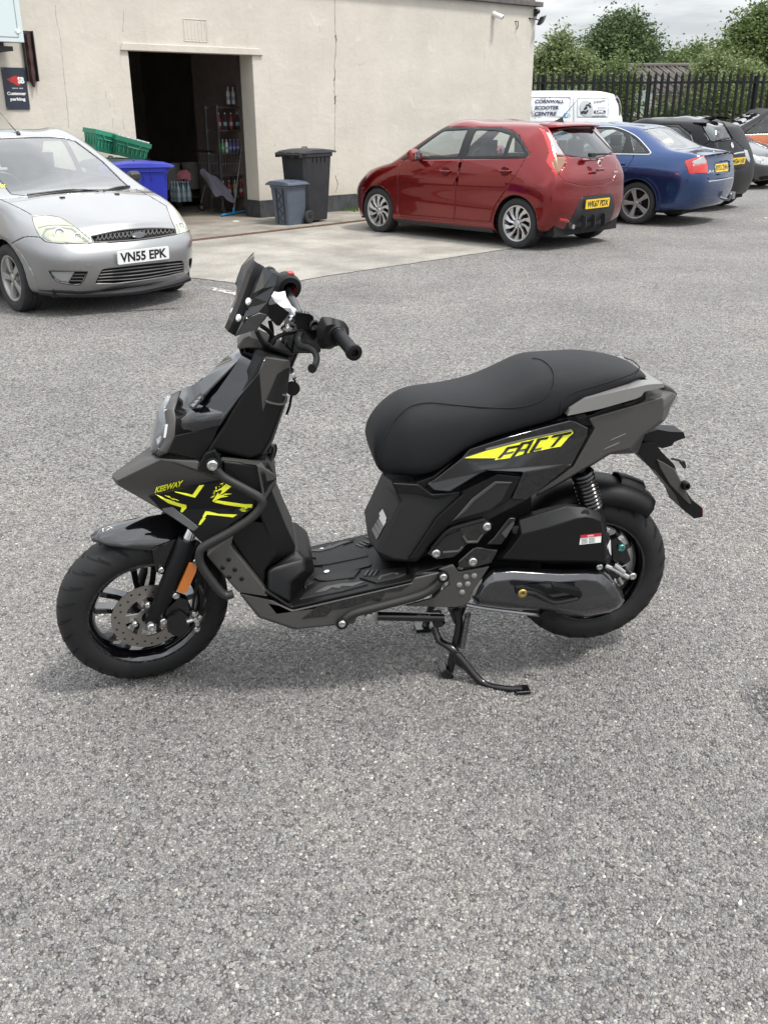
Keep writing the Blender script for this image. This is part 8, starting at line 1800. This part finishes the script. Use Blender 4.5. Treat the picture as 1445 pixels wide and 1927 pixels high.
for x in (-.8, .8):
    for y in (-.3, .3): b = MB(); b.bb((x-.02, y-.02, 0), (x+.02, y+.02, .78)); b.build('leg', DK, tbl)
for k, (x, z, m, lb) in enumerate(((-.55, .835, WHCARD, 'white carton at the left end of the trestle table'), (-.15, .835, WHCARD, 'white carton in the middle of the trestle table'), (-.50, 1.07, CARD, 'brown carton stacked on a white carton'))):
    q = wl(-3.1+x, 3.6, z); carton(q, (.34, .28, .22), m, lb)
def rack(c, rz, w, h, n, label, bm_, seed):
    o = empty('shelf_rack', tuple(c), rz, label, 'shelf'); rr_ = random.Random(seed)
    for x in (-w/2, w/2):
        for y in (-.18, .18): b = MB(); b.bb((x-.015, y-.015, 0), (x+.015, y+.015, h)); b.build('upright', DSTEEL, o, smooth=0)
    for k in range(n):
        z = .25+k*(h-.3)/(n-1); b = MB(); b.bb((-w/2+.016, -.2, z), (w/2-.016, .2, z+.02)); b.build('shelf_board', DSTEEL, o, smooth=0)
    return o
GRN = mat('green_bottle', (.05, .30, .06), .3); BLU = mat('blue_bottle', (.05, .07, .28), .3); PUR = mat('purple_bottle', (.16, .06, .20), .3); WHB = mat('white_bottle', (.5, .5, .5), .35)
rk = wl(-1.86, 1.15, .013); rack(rk, R(41.3), .55, 1.72, 5, 'narrow metal shelf rack with cleaning bottles just inside the doorway', None, 1)
for k, (zz, names) in enumerate(((0, ('brown', 'red', 'brown', 'red')), (3, ('red', 'dark', 'red', 'dark')))):
    for i, nm in enumerate(names):
        q = wl(-2.07+.12*i, 1.02, .013+.25+zz*1.42/4+.022); bottle(q, {'brown': CARD, 'red': REDC, 'dark': PALL}[nm], .8, '%s bottle on the %s shelf of the narrow rack, %s from the left' % (nm, ('lowest', 'fourth')[k], ('first', 'second', 'third', 'fourth')[i]), 'bottles on the narrow rack', WHB)
for i, m in enumerate((GRN, GRN, WHB, BLU, BLU, PUR, PUR)):
    q = wl(-2.10+.075*i, 1.02, .013+.25+2*(1.42)/4+.022); bottle(q, m, .62, ['bright green bottle at the left end of the narrow rack', 'bright green bottle beside the white one on the narrow rack', 'white bottle between green and blue ones on the narrow rack', 'blue cleaning bottle next to the white one on the rack', 'blue cleaning bottle next to the purple ones on the rack', 'purple cleaning bottle next to the blue ones on the rack', 'purple cleaning bottle at the right end of the rack'][i], 'cleaning bottles on the rack', WHB)
for i in range(2): q = wl(-1.86+.10*i, 1.02, 1.745); bottle(q, WHB, .8, 'white bottle on the very top of the narrow rack, %s' % ('at the left', 'at the right')[i], 'white bottles on top of the rack', WHB)
rk2 = wl(-3.2, 5.6, .013); rack(rk2, R(41.3), 2.2, 2.0, 4, 'wide metal rack of bottles along the dark back wall', None, 2)
pb = bottle(wl(-4.2, 5.45, 1.40), BOTT, .9, 'clear bottle on the upper shelf of the wide back rack, first from the left', 'bottles on the back rack', WHB)
for k in range(2):
    for i in range(8):
        if i or k: dup(pb, tuple(wl(-4.2+.25*i, 5.45, (1.40, .855)[k])), 0, 'clear bottle on the %s shelf of the wide back rack, %s from the left' % (('upper', 'lower')[k], ('first', 'second', 'third', 'fourth', 'fifth', 'sixth', 'seventh', 'eighth')[i]))
# roll cage trolley with castors and squeegee
CHW = mat('bright_wire', (.20, .20, .205), .35)
tr = thing_at('shopping_trolley', 420, 398, 'chrome shopping trolley parked just inside the right of the doorway', 'trolley')
f_ = 'tubes'
b = MB(); L4 = [(-.22, -.35), (.26, -.35), (.26, .35), (-.22, .35)]
for x, y in L4: b.tube([(x*1.0, y, .14), (x*.75, y*.75, .42)], .011, 8)
b.tube([(x*.75, y*.75, .42) for x, y in L4], .011, 8, closed=True); b.build('chassis', CHW, tr)
b = MB()
for z, s_ in ((.44, .72), (.62, .85), (.80, .95), (.95, 1.02)): b.tube([(x*s_, y*s_, z) for x, y in L4], .006, 6, closed=True)
for k in range(9):
    t = k/8; x = -.22+.48*t
    for y in (-.35, .35): b.tube([(x*.72, y*.72, .44), (x*1.02, y*1.02, .95)], .003, 5)
for k in range(9):
    y = -.35+.7*k/8
    for x in (-.22, .26): b.tube([(x*.72, y*.72, .44), (x*1.02, y*1.02, .95)], .003, 5)
b.build('wire_basket', CHW, tr); b = MB(); b.tube([(-.3, -.36, 1.0), (-.3, .36, 1.0)], .014, 10); b.build('push_handle', BLACKP, tr)
for x, y in L4:
    q = MB(); q.lathe([(-.014, .02), (-.016, .058), (.016, .058), (.014, .02), (.014, .001)], (x, y, .062), (0, 1, 0), 20); q.build('castor', RUBBER, tr); q = MB(); q.lathe([(-.017, .001), (-.017, .028), (.017, .028), (.017, .001)], (x, y, .062), (0, 1, 0), 14); q.build('castor_hub', CHW, tr)
sq = thing_at('squeegee', 440, 403, 'blue floor squeegee with a pale handle leaning in the doorway', 'squeegee')
SQB = mat('sky_blue_plastic', (.05, .30, .60), .4); g0 = ground(440, 403, .03); top = at_y(456, 272, g0[1]+.35); rel_ = Frame.yaw(sq.location, R(41.3)); tp_ = rel_.l(top); ba = rel_.l(ground(417, 407, .02)); bb2 = rel_.l(ground(463, 399, .02))
b = MB(); b.tube([(ba+bb2)/2+np.array([0, 0, .06]), tp_], .011, 10); b.build('handle', LGREY, sq)
d_ = bb2-ba; b = MB(); b.box((ba+bb2)/2+np.array([0, 0, .02]), (np.linalg.norm(d_), .035, .03), rz=math.atan2(d_[1], d_[0])); b.tube([(ba+bb2)/2+np.array([0, 0, .02]), (ba+bb2)/2+np.array([0, 0, .10])], .018, 10); b.build('squeegee_head', SQB, sq, bevel=.006); b = MB(); b.box((ba+bb2)/2+np.array([0, 0, .002]), (np.linalg.norm(d_)*1.02, .008, .02), rz=math.atan2(d_[1], d_[0])); b.build('rubber_blade', RUBBER, sq)
# ------------------------------------------------------------------ weeds and litter
GRASS = leafmat('weed_leaf', (.06, .12, .03), (.14, .22, .06)); rg = np.random.default_rng(4); V = []
for k in range(900):
    t = rg.random(); c_ = np.array(wl(-.30+1.7*t**.9, -.03-.32*rg.random()**2.2, .012)); a = rg.random()*6.28; h = .02+.07*rg.random()**2; w_ = .004
    d = np.array([math.cos(a), math.sin(a), 0]); e_ = np.array([-d[1], d[0], 0]); V += [c_-e_*w_, c_+e_*w_, c_+e_*w_*.4+d*h*.5+np.array([0, 0, h]), c_-e_*w_*.4+d*h*.5+np.array([0, 0, h])]
tag(leaf_mesh('weeds', np.array(V), GRASS), kind='stuff')
MOSS = mat('moss', (.10, .12, .05), .95, var=.5, vscale=30, bump=1.0, bscale=60)
flat('moss_patch', [wl(-.42, -.01, 0), wl(.2, -.01, 0), wl(1.3, -.01, 0), wl(1.2, -.22, 0), wl(.3, -.32, 0), wl(-.25, -.20, 0)], .016, MOSS, 'stuff')
LITW = mat('pale_litter', (.62, .58, .48), .7)
for px, py, w_, l_, a, lb, nm in ((444, 417, .10, .06, .4, 'scrap of white paper on the concrete by the squeegee', 'paper_scrap'), (1440, 411, .05, .03, .2, 'white scrap on the tarmac at the right edge behind the cars', 'paper_scrap'), (1391, 1704, .004, .010, 1.0, 'tan leaf fragment on the tarmac near the lower right corner', 'leaf_fragment'), (1238, 1738, .0014, .015, .9, 'pale straw on the tarmac at the lower right', 'straw')):
    g_ = ground(px, py, .008); b = MB(); c_, s_ = math.cos(a), math.sin(a); P = [(g_[0]+c_*u*l_-s_*v*w_, g_[1]+s_*u*l_+c_*v*w_, .012+.012*abs(u)*abs(v)) for u, v in ((-1, -.4), (-.2, -1), (1, -.3), (.8, .5), (-.3, 1))]
    b.add(P, [(0, 1, 2, 3, 4)]); tag(b.build(nm, LITW, smooth=0, solid=.001), lb, nm.replace('_', ' '))
